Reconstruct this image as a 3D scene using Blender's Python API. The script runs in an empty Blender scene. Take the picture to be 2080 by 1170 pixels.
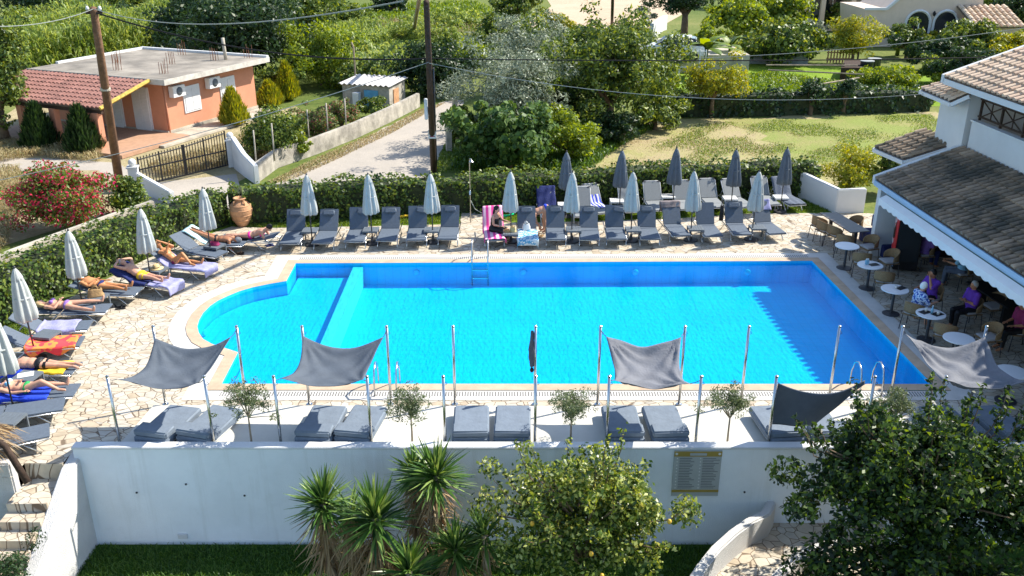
import bpy, bmesh, math, random
import numpy as np
from mathutils import Vector, Matrix
from mathutils.geometry import tessellate_polygon
random.seed(7); RS = np.random.RandomState(11)
SC = bpy.context.scene; COL = SC.collection
PI = math.pi; R = math.radians
# ---------------- camera ----------------
F, HC = 1850.0, 10.2
PITCH = math.atan(765/1850)
SP, CP = math.sin(PITCH), math.cos(PITCH)
cam = bpy.data.objects.new('camera', bpy.data.cameras.new('camera')); COL.objects.link(cam)
cam.location = (0, 0, HC); cam.rotation_euler = (PI/2-PITCH, 0, 0)
cam.data.sensor_width = 36; cam.data.lens = 36*F/2080; cam.data.clip_end = 2000; SC.camera = cam
def G(px, py, z=0.0):
    "point of the horizontal plane z under a pixel of the 2080x1170 photograph"
    u, v = (px-1040)/F, (py-585)/F
    D = SP+v*CP; t = (HC-z)/D
    return Vector((u*t, t*(CP-v*SP), z))
def GY(px, py, Y):
    u, v = (px-1040)/F, (py-585)/F
    t = Y/(CP-v*SP)
    return Vector((u*t, Y, HC-t*(SP+v*CP)))
# ---------------- world / light ----------------
SEL, SAZ = R(44.5), (0.918, 0.396)
w = bpy.data.worlds.new('World'); SC.world = w; w.use_nodes = True
nt = w.node_tree; bg = nt.nodes['Background']
sky = nt.nodes.new('ShaderNodeTexSky'); sky.sky_type = 'NISHITA'; sky.sun_disc = False
sky.sun_elevation = SEL; sky.sun_rotation = math.atan2(SAZ[0], SAZ[1]); sky.air_density = 1.0; sky.dust_density = 0.6
nt.links.new(sky.outputs[0], bg.inputs[0]); bg.inputs[1].default_value = 0.15
sun = bpy.data.objects.new('sun', bpy.data.lights.new('sun', 'SUN')); COL.objects.link(sun)
sun.data.energy = 5.0; sun.data.angle = R(0.5); sun.data.color = (1.0, 0.94, 0.83)
sd = Vector((SAZ[0]*math.cos(SEL), SAZ[1]*math.cos(SEL), math.sin(SEL)))
sun.rotation_euler = sd.to_track_quat('Z', 'Y').to_euler(); sun.location = (0, 0, 60)
SC.view_settings.view_transform = 'Standard'; SC.view_settings.look = 'None'
SC.view_settings.exposure = 0.82; SC.view_settings.gamma = 1
# ---------------- materials ----------------
M = {}
def _n(nt, t, **k):
    n = nt.nodes.new(t)
    for a, b in k.items(): setattr(n, a, b)
    return n
def mat(name, c, rough=0.8, var=0.12, scale=3.0, bump=0.0, bscale=30.0, metal=0.0, spec=0.3, c2=None, detail=4.0):
    "plain surface with noise between two tones and fine bump"
    if name in M: return M[name]
    m = bpy.data.materials.new(name); m.use_nodes = True; nt = m.node_tree; L = nt.links
    p = nt.nodes['Principled BSDF']; p.inputs['Roughness'].default_value = rough
    p.inputs['Metallic'].default_value = metal; p.inputs['Specular IOR Level'].default_value = spec
    tc = _n(nt, 'ShaderNodeTexCoord'); no = _n(nt, 'ShaderNodeTexNoise'); no.inputs['Scale'].default_value = scale
    no.inputs['Detail'].default_value = detail; no.inputs['Roughness'].default_value = 0.65
    L.new(tc.outputs['Object'], no.inputs['Vector'])
    r = _n(nt, 'ShaderNodeValToRGB'); L.new(no.outputs[0], r.inputs[0])
    a = c2 if c2 else tuple(x*(1-var) for x in c); b = c if c2 else tuple(min(1, x*(1+var)) for x in c)
    r.color_ramp.elements[0].position = 0.35; r.color_ramp.elements[1].position = 0.65
    r.color_ramp.elements[0].color = (*a, 1); r.color_ramp.elements[1].color = (*b, 1)
    L.new(r.outputs[0], p.inputs['Base Color'])
    if bump:
        n2 = _n(nt, 'ShaderNodeTexNoise'); n2.inputs['Scale'].default_value = bscale; n2.inputs['Detail'].default_value = 3
        L.new(tc.outputs['Object'], n2.inputs['Vector']); bp = _n(nt, 'ShaderNodeBump')
        bp.inputs['Strength'].default_value = bump; bp.inputs['Distance'].default_value = 0.03
        L.new(n2.outputs[0], bp.inputs['Height']); L.new(bp.outputs[0], p.inputs['Normal'])
    M[name] = m; return m
def leafmat(name, cols, trans=0.35, rough=0.45, spec=0.35):
    "one tone per leaf, partly translucent"
    m = bpy.data.materials.new(name); m.use_nodes = True; nt = m.node_tree; L = nt.links
    p = nt.nodes['Principled BSDF']; p.inputs['Roughness'].default_value = rough
    p.inputs['Specular IOR Level'].default_value = spec
    g = _n(nt, 'ShaderNodeNewGeometry'); r = _n(nt, 'ShaderNodeValToRGB')
    L.new(g.outputs['Random Per Island'], r.inputs[0]); e = r.color_ramp.elements
    while len(e) < len(cols): e.new(0.5)
    for i, c in enumerate(cols):
        e[i].position = i/(len(cols)-1) if len(cols) > 1 else 0; e[i].color = (*c, 1)
    L.new(r.outputs[0], p.inputs['Base Color'])
    t = _n(nt, 'ShaderNodeBsdfTranslucent'); hs = _n(nt, 'ShaderNodeHueSaturation')
    hs.inputs['Value'].default_value = 1.7; hs.inputs['Saturation'].default_value = 1.15; hs.inputs['Hue'].default_value = 0.465
    L.new(r.outputs[0], hs.inputs['Color']); L.new(hs.outputs[0], t.inputs[0])
    mx = _n(nt, 'ShaderNodeMixShader'); mx.inputs[0].default_value = trans
    out = nt.nodes['Material Output']; L.new(p.outputs[0], mx.inputs[1]); L.new(t.outputs[0], mx.inputs[2])
    L.new(mx.outputs[0], out.inputs[0]); M[name] = m; return m
def groundmat(name, cols, scale, fine=14.0, bump=0.5, rough=0.95, pos=None):
    m = bpy.data.materials.new(name); m.use_nodes = True; nt = m.node_tree; L = nt.links
    p = nt.nodes['Principled BSDF']; p.inputs['Roughness'].default_value = rough; p.inputs['Specular IOR Level'].default_value = 0.1
    tc = _n(nt, 'ShaderNodeTexCoord')
    n1 = _n(nt, 'ShaderNodeTexNoise'); n1.inputs['Scale'].default_value = scale; n1.inputs['Detail'].default_value = 6; n1.inputs['Roughness'].default_value = 0.7
    n2 = _n(nt, 'ShaderNodeTexNoise'); n2.inputs['Scale'].default_value = fine; n2.inputs['Detail'].default_value = 5; n2.inputs['Roughness'].default_value = 0.8
    L.new(tc.outputs['Object'], n1.inputs['Vector']); L.new(tc.outputs['Object'], n2.inputs['Vector'])
    ad = _n(nt, 'ShaderNodeMix'); ad.inputs[0].default_value = 0.42
    L.new(n1.outputs[0], ad.inputs[2]); L.new(n2.outputs[0], ad.inputs[3])
    r = _n(nt, 'ShaderNodeValToRGB'); L.new(ad.outputs[0], r.inputs[0]); e = r.color_ramp.elements
    while len(e) < len(cols): e.new(0.5)
    for i, c in enumerate(cols):
        e[i].position = pos[i] if pos else 0.33+0.34*i/(len(cols)-1); e[i].color = (*c, 1)
    L.new(r.outputs[0], p.inputs['Base Color'])
    bp = _n(nt, 'ShaderNodeBump'); bp.inputs['Strength'].default_value = bump; bp.inputs['Distance'].default_value = 0.08
    L.new(n2.outputs[0], bp.inputs['Height']); L.new(bp.outputs[0], p.inputs['Normal'])
    M[name] = m; return m
def paving(name, scale, stones, joint, jw=0.045):
    "irregular flat stones set in mortar"
    m = bpy.data.materials.new(name); m.use_nodes = True; nt = m.node_tree; L = nt.links
    p = nt.nodes['Principled BSDF']; p.inputs['Roughness'].default_value = 0.7; p.inputs['Specular IOR Level'].default_value = 0.25
    tc = _n(nt, 'ShaderNodeTexCoord'); wn = _n(nt, 'ShaderNodeTexNoise'); wn.inputs['Scale'].default_value = 0.9
    wn.inputs['Detail'].default_value = 1.0
    L.new(tc.outputs['Object'], wn.inputs['Vector'])
    sc_ = _n(nt, 'ShaderNodeVectorMath', operation='SCALE'); sc_.inputs[3].default_value = 0.55; L.new(wn.outputs['Color'], sc_.inputs[0])
    av = _n(nt, 'ShaderNodeVectorMath', operation='ADD'); L.new(tc.outputs['Object'], av.inputs[0]); L.new(sc_.outputs[0], av.inputs[1])
    mp = _n(nt, 'ShaderNodeMapping'); mp.inputs['Scale'].default_value = (1.0, 1.35, 0.0); mp.inputs['Rotation'].default_value = (0, 0, 0.5)
    L.new(av.outputs[0], mp.inputs[0])
    v1 = _n(nt, 'ShaderNodeTexVoronoi', feature='F1'); v2 = _n(nt, 'ShaderNodeTexVoronoi', feature='DISTANCE_TO_EDGE')
    for v in (v1, v2): v.inputs['Scale'].default_value = scale; v.inputs['Randomness'].default_value = 1.0; L.new(mp.outputs[0], v.inputs['Vector'])
    r = _n(nt, 'ShaderNodeValToRGB'); e = r.color_ramp.elements
    sx = _n(nt, 'ShaderNodeSeparateColor'); L.new(v1.outputs['Color'], sx.inputs[0]); L.new(sx.outputs[0], r.inputs[0])
    while len(e) < len(stones): e.new(0.5)
    for i, c in enumerate(stones): e[i].position = i/(len(stones)-1); e[i].color = (*c, 1)
    st = _n(nt, 'ShaderNodeTexNoise'); st.inputs['Scale'].default_value = 5; st.inputs['Detail'].default_value = 5; L.new(tc.outputs['Object'], st.inputs['Vector'])
    mm = _n(nt, 'ShaderNodeMapRange'); mm.inputs[1].default_value = 0.3; mm.inputs[2].default_value = 0.7; mm.inputs[3].default_value = 0.82; mm.inputs[4].default_value = 1.08
    L.new(st.outputs[0], mm.inputs[0])
    mu = _n(nt, 'ShaderNodeVectorMath', operation='SCALE'); L.new(r.outputs[0], mu.inputs[0]); L.new(mm.outputs[0], mu.inputs[3])
    jr = _n(nt, 'ShaderNodeMapRange'); jr.inputs[1].default_value = jw*0.6; jr.inputs[2].default_value = jw*1.3; L.new(v2.outputs['Distance'], jr.inputs[0])
    mx = _n(nt, 'ShaderNodeMix', data_type='RGBA'); L.new(jr.outputs[0], mx.inputs[0])
    mx.inputs[6].default_value = (*joint, 1); L.new(mu.outputs[0], mx.inputs[7]); L.new(mx.outputs[2], p.inputs['Base Color'])
    bp = _n(nt, 'ShaderNodeBump'); bp.inputs['Strength'].default_value = 0.5; bp.inputs['Distance'].default_value = 0.01
    L.new(jr.outputs[0], bp.inputs['Height']); L.new(bp.outputs[0], p.inputs['Normal'])
    M[name] = m; return m
# ---------------- object bookkeeping ----------------
def tag(o, label=None, cat=None, group=None, kind=None):
    if label: o['label'] = label
    if cat: o['category'] = cat
    if group: o['group'] = group
    if kind: o['kind'] = kind
    return o
def empty(name, loc=(0, 0, 0), rz=0.0, label=None, cat=None, group=None):
    o = bpy.data.objects.new(name, None); COL.objects.link(o); o.location = loc; o.rotation_euler = (0, 0, rz)
    o.empty_display_size = 0.2
    return tag(o, label, cat, group)
KIDS = {}
def link(name, me, m, parent=None):
    o = bpy.data.objects.new(name, me); COL.objects.link(o)
    if m is not None and not me.materials: me.materials.append(m)
    if parent is not None: o.parent = parent; KIDS.setdefault(parent.name, []).append(o)
    return o
def copy_tree(o, loc=None, rz=None, label=None, parent=None, skip=()):
    c = o.copy(); COL.objects.link(c)
    if parent is not None: c.parent = parent; KIDS.setdefault(parent.name, []).append(c)
    if loc is not None: c.location = loc
    if rz is not None: c.rotation_euler = (0, 0, rz)
    if label: c['label'] = label
    for ch in KIDS.get(o.name, []):
        if ch.name.split('.')[0] in skip: continue
        copy_tree(ch, parent=c)
    return c
class MB:
    def __init__(s): s.v = []; s.f = []; s.T = None
    def add(s, vs, fs):
        b = len(s.v)
        if s.T is not None: vs = [s.T @ Vector(p) for p in vs]
        s.v += [tuple(p) for p in vs]; s.f += [tuple(b+i for i in f) for f in fs]; return s
    def box(s, c, d, rz=0.0, m=None):
        x, y, z = d[0]/2, d[1]/2, d[2]/2
        vs = [Vector((a, b, e)) for e in (-z, z) for a, b in ((-x, -y), (x, -y), (x, y), (-x, y))]
        Q = m if m is not None else Matrix.Rotation(rz, 3, 'Z'); c = Vector(c)
        return s.add([Q @ p + c for p in vs], [(3, 2, 1, 0), (4, 5, 6, 7), (0, 1, 5, 4), (1, 2, 6, 5), (2, 3, 7, 6), (3, 0, 4, 7)])
    def prism(s, poly, z0, z1):
        n = len(poly); P = [Vector((p[0], p[1])) for p in poly]
        if sum(P[i].x*P[(i+1) % n].y-P[(i+1) % n].x*P[i].y for i in range(n)) < 0: P.reverse()
        zz = z0 if hasattr(z0, '__len__') else [z0]*n; zt = z1 if hasattr(z1, '__len__') else [z1]*n
        vs = [(p.x, p.y, zz[i]) for i, p in enumerate(P)]+[(p.x, p.y, zt[i]) for i, p in enumerate(P)]
        return s.add(vs, [tuple(range(n-1, -1, -1)), tuple(range(n, 2*n))]+[(i, (i+1) % n, n+(i+1) % n, n+i) for i in range(n)])
    def tube(s, pts, r, seg=8, cap=True):
        pts = [Vector(p) for p in pts]; n = len(pts); rr = r if hasattr(r, '__len__') else [r]*n
        vs = []; fs = []; up = None
        for i, p in enumerate(pts):
            d = (pts[min(i+1, n-1)]-pts[max(i-1, 0)]).normalized()
            if up is None: a = d.orthogonal().normalized()
            else:
                a = up-d*up.dot(d); a = a.normalized() if a.length > 1e-6 else d.orthogonal().normalized()
            up = a; b = d.cross(a)
            for k in range(seg):
                t = 2*PI*k/seg; vs.append(p+(a*math.cos(t)+b*math.sin(t))*rr[i])
        for i in range(n-1):
            for k in range(seg): fs.append((i*seg+k, i*seg+(k+1) % seg, (i+1)*seg+(k+1) % seg, (i+1)*seg+k))
        if cap: fs.append(tuple(range(seg-1, -1, -1))); fs.append(tuple((n-1)*seg+k for k in range(seg)))
        return s.add(vs, fs)
    def lathe(s, prof, seg=20, c=(0, 0, 0), rf=None):
        vs = []; fs = []; n = len(prof)
        for i, (r, z) in enumerate(prof):
            for k in range(seg):
                t = 2*PI*k/seg; q = r*(rf(t, i/(n-1)) if rf else 1); vs.append((c[0]+q*math.cos(t), c[1]+q*math.sin(t), c[2]+z))
        for i in range(n-1):
            for k in range(seg): fs.append((i*seg+k, i*seg+(k+1) % seg, (i+1)*seg+(k+1) % seg, (i+1)*seg+k))
        fs.append(tuple(range(seg-1, -1, -1))); fs.append(tuple((n-1)*seg+k for k in range(seg)))
        return s.add(vs, fs)
    def ell(s, c, rx, ry, rz, m=None, seg=12, rings=8):
        c = Vector(c); Q = m if m is not None else Matrix.Identity(3); vs = [c+Q @ Vector((0, 0, -rz))]; fs = []
        for i in range(1, rings):
            ph = -PI/2+PI*i/rings
            for k in range(seg):
                t = 2*PI*k/seg; vs.append(c+Q @ Vector((rx*math.cos(ph)*math.cos(t), ry*math.cos(ph)*math.sin(t), rz*math.sin(ph))))
        vs.append(c+Q @ Vector((0, 0, rz))); e = len(vs)-1
        for k in range(seg): fs.append((0, 1+(k+1) % seg, 1+k)); fs.append((e, 1+(rings-2)*seg+k, 1+(rings-2)*seg+(k+1) % seg))
        for i in range(rings-2):
            for k in range(seg): fs.append((1+i*seg+k, 1+i*seg+(k+1) % seg, 1+(i+1)*seg+(k+1) % seg, 1+(i+1)*seg+k))
        return s.add(vs, fs)
    def grid(s, fn, nu, nv):
        vs = [fn(i/nu, j/nv) for j in range(nv+1) for i in range(nu+1)]
        return s.add(vs, [(j*(nu+1)+i, j*(nu+1)+i+1, (j+1)*(nu+1)+i+1, (j+1)*(nu+1)+i) for j in range(nv) for i in range(nu)])
    def mesh(s, name, smooth=False, bevel=0, bseg=2):
        me = bpy.data.meshes.new(name); me.from_pydata(s.v, [], s.f)
        if bevel:
            bm = bmesh.new(); bm.from_mesh(me)
            ed = [e for e in bm.edges if len(e.link_faces) == 2 and e.calc_face_angle(0) > 0.6]
            bmesh.ops.bevel(bm, geom=ed, offset=bevel, segments=bseg, affect='EDGES', clamp_overlap=True); bm.to_mesh(me); bm.free(); smooth = True
        if smooth:
            me.polygons.foreach_set('use_smooth', [True]*len(me.polygons))
            if bevel:
                try: me.set_sharp_from_angle(angle=R(50))
                except Exception: pass
        me.update(); return me
    def build(s, name, m, parent=None, smooth=False, bevel=0, bseg=2):
        return link(name, s.mesh(name, smooth, bevel, bseg), m, parent)
def thick(o, t, off=0):
    md = o.modifiers.new('Solidify', 'SOLIDIFY'); md.thickness = t; md.offset = off; return o
def sheet(name, poly, z, m, holes=(), kind='structure', parent=None):
    "flat polygon, with holes"
    loops = [[Vector((p[0], p[1], 0)) for p in poly]]+[[Vector((p[0], p[1], 0)) for p in h] for h in holes]
    tri = tessellate_polygon(loops); vs = [(p.x, p.y, z) for l in loops for p in l]
    fs = []
    for a, b, c in tri:
        A, B, C_ = Vector(vs[a]), Vector(vs[b]), Vector(vs[c])
        fs.append((a, b, c) if (B-A).cross(C_-A).z > 0 else (a, c, b))
    me = bpy.data.meshes.new(name); me.from_pydata(vs, [], fs); me.update()
    o = link(name, me, m, parent)
    if kind: o['kind'] = kind
    return o
def offset_poly(poly, d):
    P = [Vector((p[0], p[1])) for p in poly]; n = len(P)
    A = sum(P[i].x*P[(i+1) % n].y-P[(i+1) % n].x*P[i].y for i in range(n)); sg = 1 if A > 0 else -1; out = []
    for i in range(n):
        e1 = (P[i]-P[i-1]).normalized(); e2 = (P[(i+1) % n]-P[i]).normalized()
        n1 = Vector((e1.y, -e1.x))*sg; n2 = Vector((e2.y, -e2.x))*sg; b = (n1+n2); k = b.length
        b = b/k if k > 1e-6 else n1; out.append(P[i]+b*d/max(0.35, b.dot(n1)))
    return out
# ---------------- foliage ----------------
def quads_mesh(name, V, nper, smooth=False):
    "V: (N, nper, 3) with nper 4 (one quad) or 6 (two quads in a strip)"
    N = V.shape[0]; me = bpy.data.meshes.new(name); me.vertices.add(N*nper)
    me.vertices.foreach_set('co', V.reshape(-1).astype(np.float32))
    q = np.array([[0, 1, 2, 3]]) if nper == 4 else np.array([[0, 1, 3, 2], [2, 3, 5, 4]])
    idx = (np.arange(N)[:, None, None]*nper+q[None]).reshape(-1); nf = N*len(q)
    me.loops.add(nf*4); me.loops.foreach_set('vertex_index', idx.astype(np.int32))
    me.polygons.add(nf); me.polygons.foreach_set('loop_start', np.arange(nf, dtype=np.int32)*4)
    me.update(calc_edges=True); me.validate(); return me
def nrm(a): return a/np.maximum(1e-9, np.linalg.norm(a, axis=-1, keepdims=True))
def leaf_mesh(name, P, Nn, size, aspect=0.5, jit=0.7, droop=0.2):
    N = len(P); nn = nrm(Nn+RS.normal(0, jit, (N, 3)))
    t = nrm(np.cross(nn, RS.normal(0, 1, (N, 3)))); t[:, 2] -= droop; t = nrm(t); b = nrm(np.cross(nn, t))
    L = size*RS.uniform(0.6, 1.25, (N, 1)); W = L*aspect*0.5
    mid = P+t*L*0.1
    V = np.stack([P-t*L*0.5, mid+b*W+nn*W*0.25, P+t*L*0.5, mid-b*W+nn*W*0.25], 1)
    return quads_mesh(name, V, 4)
def blade_mesh(name, P, D, length, width, bend=0.3, lj=0.35):
    "pointed bent blades starting at P along D"
    N = len(P); D = nrm(D); L = length*RS.uniform(1-lj, 1+lj, (N, 1)); up = np.array([0, 0, 1.0])
    side = nrm(np.cross(D, up)+RS.normal(0, 0.25, (N, 3))); out = D*1.0; out[:, 2] = 0
    m = P+D*L*0.5; e = P+D*L+out*L*bend*0.3-up*L*bend; W = width*RS.uniform(0.7, 1.3, (N, 1))
    V = np.stack([P-side*W*0.35, P+side*W*0.35, m-side*W*0.5, m+side*W*0.5, e-side*W*0.04, e+side*W*0.04], 1)
    return quads_mesh(name, V, 6)
def clump_points(c, rad, n_clumps, clump_r, n, flat=0.75, fill=0.25, lumpy=0.22, seed=0, flip=True):
    rs = np.random.RandomState(seed); c = np.array(c, float); rad = np.array(rad, float)
    u = nrm(rs.normal(0, 1, (n_clumps, 3))); rr = (fill+(1-fill)*rs.uniform(0, 1, (n_clumps, 1))**0.6)*(1+rs.normal(0, lumpy, (n_clumps, 1)))
    if flip: u[:, 2] = np.where(u[:, 2] < -0.55, -u[:, 2]*0.4, u[:, 2])
    else: u[:, 2] = np.where(u[:, 2] < 0, u[:, 2]*0.95, u[:, 2]); rad = rad*np.array([1.04, 1.04, 1.0])
    cc = c+u*rad*rr; sz = clump_r*rs.uniform(0.5, 1.35, n_clumps)
    k = rs.choice(n_clumps, n, p=sz**2/np.sum(sz**2)); d = nrm(rs.normal(0, 1, (n, 3)))
    P = cc[k]+d*(sz[k]*rs.uniform(0.35, 1.0, n)**0.7)[:, None]*np.array([1, 1, flat])
    Nn = nrm(d*0.8+u[k]*0.5+np.array([0, 0, 0.5])); return P, Nn, cc
def plant(name, base, height, rad, label, cat, mt, n=4000, leaf=0.16, clumps=40, clump_r=None, trunk=0.12, aspect=0.5,
          jit=0.7, droop=0.2, crown_z=None, group=None, bark=None, flat=0.75, fill=0.25, limbs=7, seed=None, lumpy=0.22, blades=None, core=0.0, lean=(0, 0), flip=True):
    "tree or bush: crown of many leaves in clumps, over a tapered trunk with limbs; base is world"
    seed = seed if seed is not None else RS.randint(1e6)
    root = empty(name, base, 0, label, cat, group)
    cz = crown_z if crown_z is not None else height-rad[2]; c = (lean[0], lean[1], cz)
    clump_r = clump_r or max(rad)*0.3
    P, Nn, cc = clump_points(c, [r*0.82 for r in rad], clumps, clump_r, n, flat, fill, lumpy, seed, flip)
    P[:, 2] = np.maximum(P[:, 2], 0.05)
    me = leaf_mesh('crown', P, Nn, leaf, aspect, jit, droop) if not blades else blade_mesh('crown', P, Nn+np.array([0, 0, 0.6]), leaf, blades, 0.25)
    link('crown', me, mt, root)
    b = MB(); rs = random.Random(seed)
    fork = Vector((lean[0]*0.5, lean[1]*0.5, max(0.12*height, cz-rad[2]*0.6)))
    b.tube([(0, 0, -0.1), (rs.uniform(-.1, .1)*trunk*3, rs.uniform(-.1, .1)*trunk*3, fork.z*0.5), fork], [trunk*1.25, trunk, trunk*0.8], 8)
    for i in range(limbs):
        q = Vector(cc[rs.randrange(len(cc))]); mid = fork.lerp(q, 0.5)+Vector((rs.uniform(-.1, .1)*rad[0], rs.uniform(-.1, .1)*rad[1], 0.05*rad[2]))
        b.tube([fork-Vector((0, 0, trunk)), mid, q], [trunk*0.6, trunk*0.35, trunk*0.1], 6, cap=False)
    b.build('trunk', bark or M['bark'], root, smooth=True)
    return root
# ---------------- palette ----------------
mat('bark', (0.16, 0.11, 0.07), bump=0.6, bscale=40, var=0.35)
mat('bark_pale', (0.3, 0.24, 0.17), bump=0.5, bscale=40, var=0.3)
mat('white_wall', (0.62, 0.63, 0.63), var=0.04, scale=1.2, bump=0.25, bscale=45, rough=0.85)
mat('white_rough', (0.62, 0.61, 0.59), var=0.05, scale=2, bump=0.9, bscale=60, rough=0.9)
mat('white_floor', (0.54, 0.52, 0.46), var=0.06, scale=1.5, bump=0.1, bscale=30)
mat('steel', (0.55, 0.56, 0.56), rough=0.25, metal=1.0, var=0.05)
mat('white_metal', (0.72, 0.72, 0.7), rough=0.35, var=0.03)
mat('dark_metal', (0.05, 0.05, 0.055), rough=0.4, var=0.1)
mat('sling', (0.1, 0.125, 0.16), rough=0.75, var=0.08, scale=14, bump=0.15, bscale=160)
mat('sling_dark', (0.06, 0.08, 0.1), rough=0.75, var=0.1, scale=14, bump=0.15, bscale=160)
mat('mesh_grey', (0.22, 0.235, 0.24), rough=0.8, var=0.06, scale=20, bump=0.1, bscale=150)
mat('mattress', (0.16, 0.195, 0.24), rough=0.85, var=0.07, scale=5, bump=0.35, bscale=9)
mat('table_grey', (0.12, 0.14, 0.16), rough=0.6, var=0.08, scale=10)
mat('table_white', (0.62, 0.62, 0.6), rough=0.5, var=0.04)
mat('canvas_pale', (0.42, 0.44, 0.42), rough=0.85, var=0.06, scale=6, bump=0.2, bscale=60)
mat('canvas_grey', (0.11, 0.135, 0.165), rough=0.85, var=0.08, scale=6, bump=0.2, bscale=60)
mat('roof_concrete', (0.26, 0.23, 0.19), var=0.4, scale=0.5, bump=0.4, bscale=20, detail=8)
mat('concrete', (0.42, 0.38, 0.31), var=0.25, scale=1.3, bump=0.4, bscale=20)
mat('concrete_wall', (0.36, 0.33, 0.28), var=0.35, scale=1.6, bump=0.5, bscale=14)
mat('pink_wall', (0.56, 0.25, 0.15), var=0.05, scale=2, bump=0.1, bscale=50)
mat('cream_wall', (0.62, 0.5, 0.4), var=0.05, scale=1.5, bump=0.1, bscale=40)
mat('shutter', (0.72, 0.72, 0.72), rough=0.5, var=0.03)
mat('red_tile', (0.42, 0.1, 0.06), var=0.2, scale=4, bump=0.2)
mat('wood_dark', (0.05, 0.03, 0.02), var=0.3, scale=8, bump=0.4)
mat('wood_pole', (0.17, 0.09, 0.05), var=0.3, scale=5, bump=0.5, bscale=25)
mat('wicker', (0.28, 0.18, 0.09), var=0.25, scale=60, bump=0.6, bscale=90)
mat('cushion', (0.45, 0.43, 0.42), var=0.05, scale=5)
mat('clay', (0.5, 0.27, 0.14), var=0.2, scale=3, bump=0.3, bscale=20)
mat('glass_dark', (0.02, 0.025, 0.03), rough=0.08, var=0.02, spec=0.6)
mat('black', (0.012, 0.012, 0.014), rough=0.5, var=0.1)
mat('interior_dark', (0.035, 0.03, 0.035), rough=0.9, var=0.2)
for nm, c in (('blue', (0.02, 0.06, 0.55)), ('navy', (0.02, 0.03, 0.12)), ('red', (0.75, 0.07, 0.05)), ('pink', (0.8, 0.1, 0.3)), ('hot_pink', (0.8, 0.03, 0.3)),
              ('lavender', (0.3, 0.3, 0.5)), ('yellow', (0.8, 0.5, 0.03)), ('purple', (0.13, 0.04, 0.33)), ('aqua', (0.5, 0.72, 0.72)), ('maroon', (0.22, 0.02, 0.08)),
              ('sky', (0.22, 0.45, 0.6)), ('violet', (0.22, 0.12, 0.38)), ('tan_bag', (0.35, 0.22, 0.1)), ('straw', (0.6, 0.46, 0.22)), ('green', (0.03, 0.3, 0.08)), ('taupe', (0.2, 0.17, 0.17)), ('slate', (0.1, 0.12, 0.16))):
    mat('cloth_'+nm, c, rough=0.9, var=0.12, scale=9, bump=0.4, bscale=18)
mat('skin_tan', (0.42, 0.19, 0.1), rough=0.5, var=0.08, scale=5)
mat('skin_light', (0.55, 0.3, 0.2), rough=0.5, var=0.08, scale=5)
mat('skin_orange', (0.5, 0.22, 0.09), rough=0.45, var=0.08, scale=5)
mat('hair_black', (0.01, 0.009, 0.008), rough=0.5); mat('hair_grey', (0.35, 0.34, 0.33), rough=0.7); mat('hair_blonde', (0.55, 0.38, 0.18), rough=0.6); mat('hair_white', (0.75, 0.74, 0.7), rough=0.7)
def patterned(name, base, cols, scale=14, kind='blotch'):
    m = bpy.data.materials.new(name); m.use_nodes = True; nt = m.node_tree; L = nt.links; p = nt.nodes['Principled BSDF']; p.inputs['Roughness'].default_value = 0.9
    tc = _n(nt, 'ShaderNodeTexCoord')
    if kind == 'stripe':
        t = _n(nt, 'ShaderNodeTexWave'); t.bands_direction = 'Y'; t.inputs['Scale'].default_value = scale; t.inputs['Distortion'].default_value = 0.3
    else: t = _n(nt, 'ShaderNodeTexNoise'); t.inputs['Scale'].default_value = scale
    L.new(tc.outputs['Object'], t.inputs['Vector']); r = _n(nt, 'ShaderNodeValToRGB'); r.color_ramp.interpolation = 'CONSTANT'
    L.new(t.outputs['Fac'] if 'Fac' in t.outputs else t.outputs[0], r.inputs[0]); e = r.color_ramp.elements
    cs = [base]+cols
    while len(e) < len(cs): e.new(0.5)
    for i, c in enumerate(cs): e[i].position = [0, 0.48, 0.62, 0.7][i]; e[i].color = (*c, 1)
    L.new(r.outputs[0], p.inputs['Base Color']); M[name] = m
patterned('print_blue', (0.03, 0.08, 0.35), [(0.55, 0.65, 0.8), (0.05, 0.2, 0.5)], 18)
patterned('stripe_pink', (0.75, 0.05, 0.3), [(0.8, 0.5, 0.6)], 1.7, 'stripe')
patterned('check_blue', (0.5, 0.6, 0.65), [(0.08, 0.3, 0.5), (0.7, 0.72, 0.72)], 8)
patterned('tie_dye', (0.8, 0.05, 0.06), [(0.85, 0.25, 0.05), (0.85, 0.1, 0.1)], 3)
patterned('blue_stripe', (0.02, 0.05, 0.5), [(0.6, 0.6, 0.65)], 2.4, 'stripe')
leafmat('lf_hedge', [(0.02, 0.045, 0.01), (0.05, 0.1, 0.018), (0.1, 0.16, 0.025), (0.2, 0.25, 0.04)], 0.3)
leafmat('lf_dark', [(0.01, 0.028, 0.01), (0.02, 0.05, 0.014), (0.045, 0.09, 0.02)], 0.25)
leafmat('lf_mid', [(0.02, 0.045, 0.01), (0.05, 0.1, 0.02), (0.14, 0.2, 0.03), (0.25, 0.31, 0.06)], 0.3)
leafmat('lf_fig', [(0.025, 0.06, 0.015), (0.06, 0.13, 0.03), (0.15, 0.23, 0.06)], 0.3, rough=0.5, spec=0.25)
leafmat('lf_light', [(0.06, 0.11, 0.015), (0.16, 0.24, 0.03), (0.28, 0.35, 0.05)], 0.45)
leafmat('lf_reed', [(0.05, 0.1, 0.02), (0.14, 0.22, 0.04), (0.26, 0.34, 0.08), (0.34, 0.4, 0.12)], 0.4)
leafmat('lf_olive', [(0.06, 0.09, 0.05), (0.14, 0.18, 0.11), (0.27, 0.31, 0.22), (0.36, 0.4, 0.3)], 0.2)
leafmat('lf_olive_small', [(0.05, 0.08, 0.03), (0.1, 0.14, 0.06), (0.2, 0.24, 0.12)], 0.3)
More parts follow.
